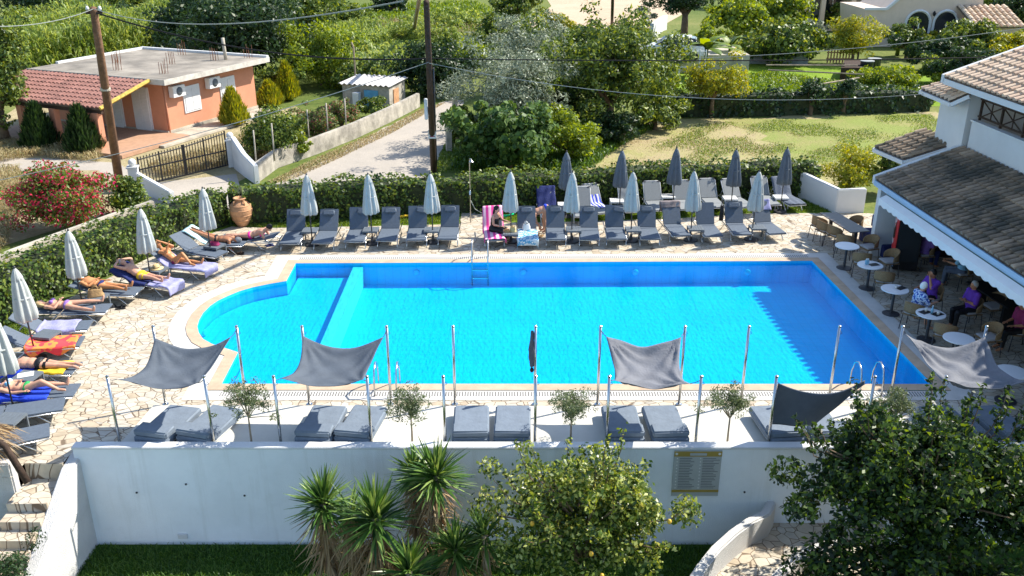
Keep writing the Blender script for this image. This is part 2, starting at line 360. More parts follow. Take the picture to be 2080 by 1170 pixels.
leafmat('lf_lemon', [(0.015, 0.035, 0.01), (0.04, 0.09, 0.015), (0.13, 0.19, 0.03), (0.3, 0.36, 0.07), (0.46, 0.48, 0.16)], 0.35, rough=0.35, spec=0.45)
leafmat('lf_citrus', [(0.008, 0.02, 0.008), (0.015, 0.04, 0.012), (0.035, 0.075, 0.015), (0.13, 0.21, 0.03)], 0.35, rough=0.42, spec=0.35)
leafmat('lf_yellow', [(0.12, 0.17, 0.02), (0.24, 0.28, 0.03), (0.4, 0.38, 0.04)], 0.4)
leafmat('lf_yucca', [(0.02, 0.06, 0.02), (0.08, 0.17, 0.03), (0.3, 0.4, 0.12)], 0.25, rough=0.35)
leafmat('lf_yucca_dry', [(0.25, 0.17, 0.08), (0.38, 0.27, 0.13), (0.16, 0.1, 0.05)], 0.2)
leafmat('lf_bougain', [(0.04, 0.09, 0.015), (0.08, 0.15, 0.02), (0.14, 0.21, 0.03), (0.12, 0.16, 0.03), (0.55, 0.03, 0.05), (0.7, 0.04, 0.12)], 0.3)
leafmat('lf_oleander', [(0.05, 0.1, 0.02), (0.1, 0.17, 0.04), (0.16, 0.22, 0.06), (0.16, 0.2, 0.06), (0.45, 0.1, 0.12)], 0.3)
leafmat('grass_blade', [(0.06, 0.12, 0.015), (0.12, 0.2, 0.025), (0.2, 0.28, 0.04)], 0.35)
leafmat('grass_lawn', [(0.03, 0.08, 0.012), (0.06, 0.13, 0.02), (0.1, 0.19, 0.03)], 0.35)
leafmat('grass_dry', [(0.3, 0.24, 0.11), (0.42, 0.34, 0.17), (0.2, 0.2, 0.07), (0.5, 0.42, 0.24)], 0.25)
groundmat('g_country', [(0.05, 0.08, 0.02), (0.09, 0.13, 0.03), (0.16, 0.18, 0.05), (0.26, 0.23, 0.1)], 0.06, 3.0)
groundmat('g_field', [(0.32, 0.24, 0.14), (0.38, 0.31, 0.18), (0.33, 0.31, 0.13), (0.24, 0.28, 0.07)], 0.25, 5.0, 0.8)
groundmat('g_meadow', [(0.34, 0.26, 0.15), (0.28, 0.27, 0.1), (0.22, 0.26, 0.07), (0.27, 0.31, 0.09)], 0.3, 5.0, 0.8)
groundmat('g_plough', [(0.42, 0.31, 0.21), (0.5, 0.38, 0.27), (0.56, 0.44, 0.32)], 0.15, 1.5, 0.6)
groundmat('g_yard', [(0.2, 0.18, 0.08), (0.36, 0.3, 0.17), (0.48, 0.4, 0.26)], 0.5, 6.0, 0.7)
groundmat('g_lawn', [(0.02, 0.05, 0.01), (0.04, 0.1, 0.015), (0.07, 0.15, 0.02)], 1.2, 20.0, 0.8)
groundmat('g_strip', [(0.06, 0.12, 0.015), (0.12, 0.2, 0.02), (0.2, 0.28, 0.03)], 1.5, 20.0, 0.8)
groundmat('g_green', [(0.1, 0.16, 0.02), (0.18, 0.28, 0.03), (0.28, 0.36, 0.05)], 0.4, 5.0, 0.8)
groundmat('g_road', [(0.32, 0.29, 0.25), (0.39, 0.35, 0.3), (0.45, 0.4, 0.34)], 0.35, 9.0, 0.25)
paving('paving', 4.0, [(0.42, 0.34, 0.24), (0.52, 0.46, 0.36), (0.55, 0.5, 0.4), (0.48, 0.39, 0.28), (0.55, 0.51, 0.43), (0.45, 0.41, 0.34)], (0.17, 0.125, 0.085), 0.03)
# ---------------- ground ----------------
def gp(pts, z=0.0): return [G(x, y, z) for x, y in pts]
def jag(P, amp, step=0.8):
    out = []; rs = random.Random(4)
    for i, a in enumerate(P):
        b = P[(i+1) % len(P)]; n = max(1, int((b-a).length/step)); d = (b-a).normalized(); nn = Vector((-d.y, d.x, 0)); off = 0
        for k in range(n): off = 0.6*off+rs.uniform(-amp, amp)*0.7 if k else 0; out.append(a.lerp(b, k/n)+nn*off)
    return out
POOL = [(601, 536), (1649, 531), (1893, 781.5), (451, 781), (484, 717), (431, 700), (413, 690), (404, 677), (401, 664), (405, 651), (413, 637),
        (427, 623), (443, 612), (462, 603), (486, 593), (513, 585), (547, 578), (582, 572)]
pool = gp(POOL)
BIG = [(-600, 15.9), (-600, 900), (600, 900), (600, 15.9)]
HOLE = [(-9.2, 15.9+.3), (-9.2, 27.2), (10.0, 27.2), (10.0, 15.9+.3)]
sheet('ground', BIG, -0.03, M['g_country'], [HOLE])
sheet('lower_lawn', [(-60, -60), (60, -60), (60, 15.88), (-60, 15.88)], -2.15, M['g_lawn'])
deck_out = [(-24, 15.0), (-9.75, 15.0), (-9.75, 15.5), (-8.98, 15.5), (-8.98, 15.8), (26, 15.8), (26, 27.5), G(1760, 433)[:2], G(1530, 433)[:2], G(1368, 444)[:2], G(1100, 452)[:2], G(1000, 452)[:2],
            G(985, 431)[:2], G(938, 431)[:2], G(934, 455)[:2], G(774, 459)[:2], G(540, 463)[:2], G(470, 460)[:2], G(400, 484)[:2], G(300, 525)[:2], G(200, 575)[:2], G(75, 640)[:2], G(60, 680)[:2], G(15, 705)[:2], G(-80, 760)[:2], (-24, 17)]
deck = sheet('pool_deck', deck_out, 0.0, M['paving'], [offset_poly(pool, 0.72)])
# lawn strip behind the loungers
sheet('grass_strip', [G(400, 484)[:2], G(470, 462)[:2], G(540, 465)[:2], G(934, 457)[:2], G(1000, 454)[:2], G(1368, 446)[:2], G(1530, 435)[:2], G(1760, 433)[:2], G(1680, 385)[:2], G(470, 440)[:2]], -0.012, M['g_strip'])
sheet('grass_corner', [G(75, 640)[:2], G(62, 690)[:2], G(-80, 770)[:2], G(-160, 740)[:2], G(40, 620)[:2]], -0.011, M['g_strip'])
sheet('field', jag(gp([(1180, 345), (1225, 310), (1260, 290), (1290, 262), (1370, 240), (1900, 226), (1960, 250), (1700, 380), (1180, 400)]), 0.5), -0.022, M['g_field'])
sheet('meadow', jag(gp([(1490, 236), (1900, 226), (1960, 260), (1900, 330), (1700, 352), (1640, 330), (1560, 275)]), 1.1), -0.018, M['g_meadow'])
sheet('garden_grass', gp([(1370, 195), (1380, 130), (1560, 125), (1960, 150), (1960, 215), (1370, 215)]), -0.02, M['g_green'])
sheet('far_field', gp([(1060, 55), (1120, 12), (1100, -20), (1460, -40), (1420, 10), (1330, 60), (1200, 62)]), -0.02, M['g_plough'])
sheet('house_yard', gp([(-80, 440), (-60, 280), (60, 200), (360, 262), (600, 215), (640, 240), (560, 330), (420, 400), (260, 420), (0, 500)]), -0.022, M['g_yard'])
sheet('road', jag(gp([(500, 420), (560, 372), (640, 335), (840, 230), (905, 205), (940, 202), (925, 240), (905, 290), (880, 345), (860, 400)]), 0.18, 0.5), -0.016, M['g_road'])
sheet('driveway', gp([(-40, 350), (-40, 318), (120, 322), (240, 330), (300, 372), (480, 352), (500, 425), (300, 420), (240, 400), (200, 345), (80, 345)]), -0.019, M['g_road'])
# ---------------- swimming pool ----------------
def poolmat():
    m = mat('pool_tile', (0.02, 0.56, 0.86), rough=0.4, var=0.05, scale=0.8); nt = m.node_tree; L = nt.links; p = nt.nodes['Principled BSDF']
    tc = _n(nt, 'ShaderNodeTexCoord'); br = _n(nt, 'ShaderNodeTexBrick'); br.inputs['Scale'].default_value = 1.0; br.offset = 0
    br.inputs['Brick Width'].default_value = 0.25; br.inputs['Row Height'].default_value = 0.25; br.inputs['Mortar Size'].default_value = 0.012
    br.inputs['Color1'].default_value = (1, 1, 1, 1); br.inputs['Color2'].default_value = (0.95, 0.97, 1, 1); br.inputs['Mortar'].default_value = (0.74, 0.87, 0.93, 1)
    L.new(tc.outputs['Object'], br.inputs['Vector']); mx = _n(nt, 'ShaderNodeMix', data_type='RGBA'); mx.blend_type = 'MULTIPLY'; mx.inputs[0].default_value = 1
    old = p.inputs['Base Color'].links[0].from_socket; L.new(old, mx.inputs[6]); L.new(br.outputs[0], mx.inputs[7]); L.new(mx.outputs[2], p.inputs['Base Color'])
poolmat()
def watermat():
    m = bpy.data.materials.new('pool_water'); m.use_nodes = True; nt = m.node_tree; L = nt.links; nt.nodes.remove(nt.nodes['Principled BSDF'])
    t = _n(nt, 'ShaderNodeBsdfTransparent'); t.inputs[0].default_value = (0.22, 0.88, 1.0, 1)
    g = _n(nt, 'ShaderNodeBsdfGlossy'); g.inputs['Roughness'].default_value = 0.06; g.inputs['Color'].default_value = (0.6, 0.75, 0.9, 1)
    f = _n(nt, 'ShaderNodeFresnel'); f.inputs[0].default_value = 1.33
    tc = _n(nt, 'ShaderNodeTexCoord'); mp = _n(nt, 'ShaderNodeMapping'); mp.inputs['Scale'].default_value = (1, 0.45, 1); L.new(tc.outputs['Object'], mp.inputs[0])
    no = _n(nt, 'ShaderNodeTexNoise'); no.inputs['Scale'].default_value = 11; no.inputs['Detail'].default_value = 4; L.new(mp.outputs[0], no.inputs['Vector'])
    bp = _n(nt, 'ShaderNodeBump'); bp.inputs['Strength'].default_value = 0.25; bp.inputs['Distance'].default_value = 0.05; L.new(no.outputs[0], bp.inputs['Height'])
    L.new(bp.outputs[0], g.inputs['Normal']); L.new(bp.outputs[0], f.inputs['Normal'])
    mm = _n(nt, 'ShaderNodeMath', operation='MULTIPLY'); mm.inputs[1].default_value = 0.6; L.new(f.outputs[0], mm.inputs[0])
    mx = _n(nt, 'ShaderNodeMixShader'); L.new(mm.outputs[0], mx.inputs[0]); L.new(t.outputs[0], mx.inputs[1]); L.new(g.outputs[0], mx.inputs[2])
    L.new(mx.outputs[0], nt.nodes['Material Output'].inputs[0]); M['pool_water'] = m
watermat()
mat('coping', (0.48, 0.36, 0.25), var=0.12, scale=2.5, bump=0.15, rough=0.75)
mat('band_tile', (0.55, 0.53, 0.49), var=0.07, scale=3, rough=0.7)
def slots(name, sc=7.0):
    m = mat(name, (0.62, 0.6, 0.56), rough=0.7); nt = m.node_tree; L = nt.links; p = nt.nodes['Principled BSDF']
    tc = _n(nt, 'ShaderNodeTexCoord'); w_ = _n(nt, 'ShaderNodeTexWave'); w_.bands_direction = 'X'; w_.inputs['Scale'].default_value = sc; L.new(tc.outputs['Object'], w_.inputs['Vector'])
    r = _n(nt, 'ShaderNodeValToRGB'); r.color_ramp.elements[0].position = 0.28; r.color_ramp.elements[1].position = 0.38
    r.color_ramp.elements[0].color = (0.12, 0.11, 0.1, 1); r.color_ramp.elements[1].color = (0.54, 0.53, 0.5, 1); L.new(w_.outputs['Fac'], r.inputs[0]); L.new(r.outputs[0], p.inputs['Base Color'])
slots('grate_slots', 5.0)
mat('pool_light', (0.1, 0.62, 0.85), rough=.4)
pr = empty('swimming_pool', (0, 0, 0), 0, 'long blue tiled swimming pool with a rounded shallow bay at its left end', 'pool')
b = MB(); n = len(pool); zt, zb = 0.02, -0.72
vs = [(p.x, p.y, zt) for p in pool]+[(p.x, p.y, zb) for p in pool]
fs = [(i, (i+1) % n, n+(i+1) % n, n+i) for i in range(n)]
b.add(vs, fs); b.add([(p.x, p.y, zb) for p in pool], [tuple(range(n))])
b.build('basin', M['pool_tile'], pr)
q = gp([(604, 538), (716, 538), (612, 779), (455, 779), (487, 716), (433, 699), (415, 689), (406, 676), (403, 664), (407, 651), (415, 638), (429, 624), (445, 613), (464, 604), (488, 594), (515, 586), (549, 579), (584, 573)])
MB().prism(q, -0.71, -0.42).build('shallow_floor', M['pool_tile'], pr)
mat('divider', (0.45, 0.62, 0.62), rough=0.6, var=0.05)
MB().prism(gp([(717, 537), (737, 537), (636, 780), (612, 780)]), -0.71, -0.09).build('divider_wall', M['divider'], pr)
co = sheet('coping', [p for p in offset_poly(pool, 0.3)], 0.022, M['coping'], [pool], kind=None, parent=pr)
bd = sheet('border_tiles', [p for p in offset_poly(pool, 0.74)], 0.008, M['band_tile'], [offset_poly(pool, 0.3)], kind=None, parent=pr)
for (x0, y0, x1, y1, sgn) in ((601, 536, 1649, 531, 1), (451, 781, 1893, 781.5, -1)):
    A, B = G(x0, y0), G(x1, y1); a0, a1 = 0.36, 0.56
    if sgn < 0: A.x += 0.1; B.x -= 0.1; A, B = A, B
    MB().prism([(A.x, A.y+sgn*a0), (B.x, B.y+sgn*a0), (B.x, B.y+sgn*a1), (A.x, A.y+sgn*a1)], 0.009, 0.013).build('overflow_grate', M['grate_slots'], pr)
for px in (655, 845, 1063, 1292, 1520):
    P = G(px, 535); o = MB().lathe([(0.1, 0), (0.09, 0.02), (0.04, 0.03)], 16).build('underwater_light', M['pool_light'], pr, smooth=True)
    o.location = (P.x, P.y-0.005, -0.3); o.rotation_euler = (R(90), 0, 0)
o = MB().lathe([(0.1, 0), (0.09, 0.02), (0.04, 0.03)], 16).build('underwater_light', M['pool_light'], pr, smooth=True)
P = G(409, 655); o.location = (P.x+0.05, P.y, -0.3); o.rotation_euler = (R(90), 0, R(75))
sheet('water', offset_poly(pool, 0.004), -0.06, M['pool_water'])
# ---------------- tall retaining wall, platform ----------------
mat('wall_grime', (0.78, 0.82, 0.86), var=0.05, scale=0.8, bump=0.3, bscale=45, rough=0.9)
def grime():
    nt = M['wall_grime'].node_tree; L = nt.links; p = nt.nodes['Principled BSDF']; tc = _n(nt, 'ShaderNodeTexCoord'); old = p.inputs['Base Color'].links[0].from_socket
    for (sx, sz, lo, hi, col) in ((2.2, 0.16, 0.52, 0.74, (0.5, 0.52, 0.5, 1)), (0.7, 0.9, 0.6, 0.75, (0.62, 0.64, 0.64, 1))):
        mp = _n(nt, 'ShaderNodeMapping'); mp.inputs['Scale'].default_value = (sx, 1, sz); L.new(tc.outputs['Object'], mp.inputs[0]); no = _n(nt, 'ShaderNodeTexNoise'); no.inputs['Scale'].default_value = 1.6; no.inputs['Detail'].default_value = 8; no.inputs['Roughness'].default_value = 0.7
        L.new(mp.outputs[0], no.inputs['Vector']); mr = _n(nt, 'ShaderNodeMapRange'); mr.inputs[1].default_value = lo; mr.inputs[2].default_value = hi; mr.inputs[4].default_value = 0.35; L.new(no.outputs[0], mr.inputs[0])
        mx = _n(nt, 'ShaderNodeMix', data_type='RGBA'); L.new(mr.outputs[0], mx.inputs[0]); L.new(old, mx.inputs[6]); mx.inputs[7].default_value = col; old = mx.outputs[2]
    L.new(old, p.inputs['Base Color'])
grime()
YW = 15.7; WT = 0.22; xl = GY(147, 912, YW).x
tw = empty('retaining_wall', (0, YW, -2.15), 0, 'tall white rendered wall below the row of daybeds, full width above the lawn', 'wall')
MB().box(((xl+14)/2, 0.1, (2.15+WT-0.02)/2), (14-xl, 0.2, 2.15+WT-0.02)).build('wall_body', M['wall_grime'], tw)
MB().box(((xl+14)/2-0.01, 0.1, 2.15+WT), (14-xl+0.03, 0.235, 0.05)).build('wall_cap', M['white_wall'], tw, bevel=0.012)
for px, py in ((278, 1000), (378, 983), (497, 1006), (1512, 999)):
    P = GY(px, py, YW); MB().box((P.x, -0.01, P.z+2.15), (0.035, 0.03, 0.03)).build('wall_fixing', M['dark_metal'], tw)
P = GY(372, 1088, YW); MB().box((P.x, -0.02, P.z+2.15), (0.2, 0.05, 0.12)).build('junction_box', M['white_wall'], tw, bevel=0.01)
plat = [G(312, 823, .03)[:2], G(2035, 826, .03)[:2], (9.6, 15.92), (G(240, 903, .03).x, 15.92)]
sheet('daybed_platform', plat, 0.03, M['white_floor'])
# ---------------- stairs at the left ----------------
st = empty('stone_staircase', (-9.37, 15.5, 0), 0, 'steps of cream flagstone going down beside the sloping white parapet', 'staircase')
x0s = -9.76; x1s = -8.98; xc_ = (x0s+x1s)/2+9.37
MB().box((xc_, -0.43, -0.61), (x1s-x0s, 0.86, 0.5)).build('landing', M['paving'], st)
MB().box((xc_, -0.0, -0.2), (x1s-x0s-0.02, 0.03, 0.38)).build('riser', M['paving'], st)
for i in range(10):
    z = -0.36-0.18*(i+1); MB().box((xc_, -0.86-0.33*i-0.165, z-0.3), (x1s-x0s-(0.01*(i % 2)), 0.33, 0.6)).build('step', M['paving'], st)
pw = MB(); xa, xb = -9.0, -8.74
prof = [(15.92, 0.02), (15.4, -0.06), (14.2, -0.7), (12.5, -1.55), (11.0, -2.1)]
vs = []
for x in (xa, xb):
    for y, z in prof: vs.append((x, y, z))
    for y, z in reversed(prof): vs.append((x, y, -2.3))
k = 2*len(prof)
pw.add(vs, [tuple(range(k)), tuple(range(2*k-1, k-1, -1))]+[(i, k+i, k+(i+1) % k, (i+1) % k) for i in range(k)])
tag(pw.build('stair_parapet', M['white_rough'], bevel=0.03), 'thick white parapet sloping down beside the stone steps', 'wall')
# planter wall left of stairs
lw = MB(); lw.box((-11.9, 15.12, -0.9), (4.3, 0.22, 2.4)); lw.prism([(-9.98, 15.0), (-9.77, 15.0), (-9.77, 12.6), (-9.98, 12.6)], -2.2, [0.22, 0.22, -1.0, -1.0])
tag(lw.build('planter_wall', M['white_rough'], bevel=0.03), 'low white wall at the left edge beside the top of the steps', 'wall')
# curved path wall and path, front right
path = gp([(1350, 1260), (1440, 1150), (1500, 1095), (1560, 1055), (1600, 1030), (1800, 1030), (1800, 1260)], -1.6)
MB().prism(path, -2.3, -1.6).build('garden_path', M['paving'])['kind'] = 'structure'
def wall_strip(name, pts, wd, zb, zt, m, label, cat='wall'):
    L_, Rr = [], []
    for i, p in enumerate(pts):
        d = (Vector(pts[min(i+1, len(pts)-1)][:2])-Vector(pts[max(i-1, 0)][:2])).normalized(); nn = Vector((-d.y, d.x))*wd/2
        L_.append(Vector(p[:2])+nn); Rr.append(Vector(p[:2])-nn)
    mb = MB(); n = len(pts); vs = []
    zt = zt if hasattr(zt, '__len__') else [zt]*n
    for i in range(n): vs += [(*L_[i], zb), (*Rr[i], zb), (*Rr[i], zt[i]), (*L_[i], zt[i])]
    fs = [(0, 1, 2, 3), (4*n-1, 4*n-2, 4*n-3, 4*n-4)]
    for i in range(n-1):
        a = 4*i
        for j in range(4): fs.append((a+j, a+4+j, a+4+(j+1) % 4, a+(j+1) % 4))
    mb.add(vs, fs); o = mb.build(name, m, bevel=0.03)
    return tag(o, label, cat) if label else o
cw = gp([(1558, 1003), (1566, 1022), (1556, 1040), (1525, 1055), (1490, 1080), (1455, 1112), (1425, 1150), (1400, 1190), (1385, 1260)], -1.05)
wall_strip('curved_garden_wall', cw, 0.2, -2.3, -1.05, M['white_rough'], 'curved white rendered wall bending down beside the flagstone garden path')
cw2 = gp([(1700, 1085), (1650, 1105), (1605, 1135), (1570, 1170), (1545, 1230)], -1.2)
wall_strip('curved_kerb_wall', cw2, 0.2, -2.3, -1.3, M['white_rough'], 'low white curved wall under the dark citrus tree, right of the garden path')
# sign board on the wall
sg = empty('pool_rules_board', (0, YW-0.01, 0), 0, 'grey rules board with gold header and two columns of small print on the wall', 'sign')
A, B, C_, D_ = GY(1370, 914, YW), GY(1467, 914, YW), GY(1456, 1006, YW), GY(1366, 1006, YW)
zt, zb = A.z, C_.z; xa, xb = A.x, B.x; zf = lambda f: zt+(zb-zt)*f; xf = lambda f: xa+(xb-xa)*f
def bx(name, x0, x1, f0, f1, y, m, par=sg, t=0.012):
    return MB().box(((xf(x0)+xf(x1))/2, -y, (zf(f0)+zf(f1))/2), (abs(xf(x1)-xf(x0)), t, abs(zf(f1)-zf(f0)))).build(name, m, par)
mat('board_grey', (0.4, 0.42, 0.42), rough=0.5, var=0.05); mat('board_gold', (0.36, 0.26, 0.06), rough=0.4, var=0.05); mat('board_text', (0.16, 0.17, 0.18), var=0)
mat('board_white', (0.7, 0.7, 0.68), var=0)
bx('panel', 0, 1, 0, 1, 0.006, M['board_grey']); bx('header_band', 0.0, 1, 0.02, 0.125, 0.016, M['board_gold']); bx('footer_band', 0.0, 1, 0.86, 0.91, 0.016, M['board_gold'])
bx('title_bar', 0.33, 0.68, 0.05, 0.1, 0.024, M['board_grey'])
tm = MB(); im = MB()
for c in (0, 1):
    for i in range(19):
        f = 0.17+i*0.036; wd = random.uniform(0.22, 0.36); x = 0.12+0.49*c
        tm.box(((xf(x)+xf(x+wd))/2, -0.016, zf(f)), (abs(xf(x+wd)-xf(x)), 0.004, 0.011))
        if i % 2 == 0: im.box((xf(x-0.05), -0.016, zf(f)), (0.022, 0.004, 0.024))
tm.build('text_lines', M['board_text'], sg); im.build('pictograms', M['board_white'], sg)
for x in (0.05, 0.95):
    o = MB().lathe([(0.028, 0), (0.02, 0.006)], 14).build('corner_emblem', M['board_white'], sg); o.location = (xf(x), -0.022, zf(0.07)); o.rotation_euler = (R(90), 0, 0)
# ---------------- loungers ----------------
def make_lounger(name, label, cat, group, ang, style='a', pillow=True, w_=0.62):
    root = empty(name, (0, 0, 0), 0, label, cat, group); hz = 0.32; hx = 1.18; bl = 0.76; a = R(ang)
    fm = M['white_metal'] if style == 'b' else M['steel']; cm = {'a': M['sling'], 'b': M['mesh_grey'], 'c': M['sling']}[style]
    f = MB()
    for s in (-1, 1): f.tube([(0.02, s*(w_/2+0.012), hz-0.03), (1.9, s*(w_/2+0.012), hz-0.03)], 0.017, 6)
    for x in (0.03, 1.15): f.tube([(x, -w_/2, hz-0.035), (x, w_/2, hz-0.035)], 0.014, 6)
    f.build('frame', fm, root, smooth=True)
    for s in (-1, 1):
        MB().tube([(0.52, s*(w_/2+0.012), hz-0.03), (0.2, s*(w_/2+0.012), 0.0)], 0.017, 6).build('leg', fm, root, smooth=True)
        MB().tube([(1.25, s*(w_/2+0.012), hz-0.03), (1.6, s*(w_/2+0.012), 0.0)], 0.017, 6).build('leg', fm, root, smooth=True)
    if ang > 5:
        e = Vector((hx+bl*0.55*math.cos(a), 0, hz+bl*0.55*math.sin(a)))
        MB().tube([(e.x, -w_/2+0.04, e.z-0.02), (1.72, -w_/2+0.04, hz-0.03), (1.72, w_/2-0.04, hz-0.03), (e.x, w_/2-0.04, e.z-0.02)], 0.012, 6).build('back_strut', fm, root, smooth=True)
    t = 0.045 if style == 'a' else 0.03
    MB().box((hx/2+0.0, 0, hz), (hx, w_, t)).build('seat', cm, root, bevel=0.014)
    Q = Matrix.Rotation(-a, 3, 'Y'); bc = Vector((hx, 0, hz))+Q @ Vector((bl/2+0.015, 0, 0))
    MB().box(bc, (bl, w_, t), m=Q).build('backrest', cm, root, bevel=0.014)
    if style == 'b':
        for s in (-1, 1):
            c_ = Vector((hx, 0, hz))+Q @ Vector((bl+0.0, s*(w_/2-0.05), 0))
            MB().box(c_, (0.07, 0.11, t+0.012), m=Q).build('corner_cap', M['dark_metal'], root, bevel=0.01)
        tb = MB(); P_ = [Vector((hx, 0, hz))+Q @ Vector(v) for v in ((0, -w_/2-.01, 0), (bl-.04, -w_/2-.01, 0), (bl+.03, -w_/2+.06, 0), (bl+.03, w_/2-.06, 0), (bl-.04, w_/2+.01, 0), (0, w_/2+.01, 0))]
        tb.tube(P_, 0.016, 6); tb.build('back_frame', fm, root, smooth=True)
    if pillow:
        c_ = Vector((hx, 0, hz))+Q @ Vector((bl-0.13, 0, t/2+0.045))
        MB().box(c_, (0.2, 0.4, 0.09), m=Q).build('pillow', M['sling'], root, bevel=0.035, bseg=3)
        c_ = Vector((hx, 0, hz))+Q @ Vector((bl-0.03, 0.0, t/2+0.012))
        MB().box(c_, (0.1, 0.3, 0.012), m=Q).build('pillow_strap', M['sling_dark'], root)
    return root
HALL = 'charcoal sun loungers along the far pool edge'
def put(px, py, qx, qy, qz, pz=0.32):
    A = G(px, py, pz); B = G(qx, qy, qz); d = (B-A).xy; return (A.x, A.y, 0.0), math.atan2(d.y, d.x)
row1 = [(586, 495, 598, 433, 'charcoal lounger at the left end of the far row, nearest the big clay jar'),
        (653, 494, 665, 432, 'second charcoal lounger from the left in the far row, right of the first side table'),
        (719, 491, 727, 429, 'third charcoal lounger from the left in the far row, its headrest askew'),
        (784, 489, 790, 428, 'fourth charcoal lounger from the left in the far row'),
        (845, 488, 848, 427, 'charcoal lounger in front of the yellow pipe on the grass'),
        (908, 486, 913, 424, 'charcoal lounger just left of the bare gap by the shower path'),
        (1006, 488, 1002, 436, 'lounger covered with a pink striped towel, woman in black sitting on it'),
        (1072, 488, 1072, 424, 'lounger with a blue checked towel and a bag on its seat'),
        (1130, 487, 1130, 425, 'charcoal lounger immediately right of the bending woman'),
        (1198, 487, 1194, 423, 'charcoal lounger two places right of the bending woman, in front of the bright blue towel'),
        (1254, 486, 1249, 423, 'charcoal lounger between the fifth and sixth parasols of the far row, a headrest on top'),
        (1323, 486, 1315, 424, 'charcoal lounger just right of the middle right side table, headrest on top'),
        (1386, 479, 1374, 424, 'charcoal lounger with a taupe towel hung over its back'),
        (1451, 480, 1440, 424, 'charcoal lounger with its headrest slipped down to one side'),
        (1510, 477, 1496, 421, 'charcoal lounger with a dark bag hanging beside its back'),
        (1580, 475, 1561, 420, 'rightmost charcoal lounger of the far row, lavender towel over its back')]
LA = make_lounger('sun_lounger', row1[0][4], 'sun lounger', HALL, 60, 'a', True)
LAs = [LA, None, None]
LOUNGE = []
for i, (a, b_, c, d, lab) in enumerate(row1):
    loc, rz = put(a, b_, c, d, 0.95)
    if i == 0: o = LA; o.location = loc; o.rotation_euler = (0, 0, rz)
    elif i in (1, 2): o = LAs[i] = make_lounger('sun_lounger', lab, 'sun lounger', HALL, (60, 55, 64)[i], 'a', True); o.location = loc; o.rotation_euler = (0, 0, rz)
    else: o = copy_tree(LA if i in (6, 7, 12, 15) else LAs[(i*7+1) % 3], loc, rz+R(random.uniform(-3, 3)), lab, skip=('pillow', 'pillow_strap') if i in (6, 12, 15) else ())
    if 'pillow' and i in (2, 5, 13):
        for kk in KIDS[o.name]:
            if kk.name.startswith('pillow'): kk.rotation_euler[0] = R((12, 0, -24)[(2, 5, 13).index(i)]); kk.location.y = (0.03, 0, -0.06)[(2, 5, 13).index(i)]
    LOUNGE.append(o)
row2 = [(1120, 440, 1112, 388, 'pale lounger with a navy cover on the grass behind the bending woman'),
        (1186, 440, 1183, 390, 'pale mesh lounger mostly hidden behind the closed cream parasol, left part of the back row'),
        (1232, 432, 1219, 389, 'pale mesh lounger on the grass with a bright blue towel'),
        (1290, 430, 1279, 381, 'pale mesh lounger behind the second cream parasol of the right group'),
        (1342, 427, 1330, 377, 'pale mesh lounger left of the middle grey parasol, empty'),
        (1400, 425, 1390, 376, 'pale mesh lounger under the middle grey parasol'),
        (1460, 421, 1447, 374, 'pale mesh lounger in the back row, fourth from its right end'),
        (1521, 420, 1505, 377, 'pale mesh lounger beneath the fourth grey parasol, in front of the dark hedge hollow'),
        (1571, 416, 1553, 368, 'pale mesh lounger second from the right end of the back row'),
        (1621, 416, 1598, 368, 'pale lounger at the right end of the back row, dark towel over it')]
LB = make_lounger('sun_lounger', row2[0][4], 'sun lounger', 'pale loungers on the grass strip by the hedge', 52, 'b', False)
for i, (a, b_, c, d, lab) in enumerate(row2):
    loc, rz = put(a, b_, c, d, 0.92); loc = (loc[0], loc[1], -0.01)
    if i == 0: o = LB; o.location = loc; o.rotation_euler = (0, 0, rz)
    else: o = copy_tree(LB, loc, rz, lab)
    LOUNGE.append(o)
left = {'a': (448, 482, 549, 478, .45, 12, 'dark lounger nearest the clay jar, woman in a pink bikini lying on it'),
        'b': (499, 493, 399, 466, .72, 32, 'lounger with a pale aqua towel on its raised back, under the man in black trunks'),
        'c': (451, 517, 368, 478, .72, 35, 'empty grey lounger with raised back on the left side, behind the woman holding a phone'),
        'd': (427, 544, 322, 509, .72, 35, 'lounger with a lavender towel at its foot, woman holding a phone on it'),
        'e': (356, 578, 250, 545, .6, 25, 'lounger with navy and lavender towels, man in yellow shorts on it'),
        'f': (283, 592, 172, 575, .5, 14, 'dark grey lounger carrying the man in navy trunks with a hat on his face'),
        'g': (222, 626, 90, 627, .35, 2, 'flat grey lounger carrying the woman in a lilac bikini'),
        'h': (184, 660, 50, 636, .76, 35, 'grey lounger with a lavender towel spread over its seat and nobody on it'),
        'i': (168, 693, 26, 670, .76, 35, 'grey lounger with a red and orange towel spread over it'),
        'j': (157, 748, 0, 745, .35, 2, 'lounger with bright blue towels under the man in black shorts'),
        'k': (157, 792, -20, 792, .45, 8, 'lounger with a royal blue towel under the woman in a green bikini'),
        'l': (131, 820, -60, 845, .35, 2, 'empty grey lounger just in front of the woman on the royal blue towel'),
        'm': (101, 873, -80, 908, .35, 2, 'empty grey lounger nearest the steps, lowest one at the left edge')}
protos = {}; LF = {}
for k_, (a, b_, c, d, z, ang, lab) in left.items():
    loc, rz = put(a, b_, c, d, z)
    if ang not in protos:
        o = protos[ang] = make_lounger('sun_lounger', lab, 'sun lounger', 'grey loungers curving along the left hedge', ang, 'c', False); o.location = loc; o.rotation_euler = (0, 0, rz)
    else: o = copy_tree(protos[ang], loc, rz, lab)
    LF[k_] = (o, ang)
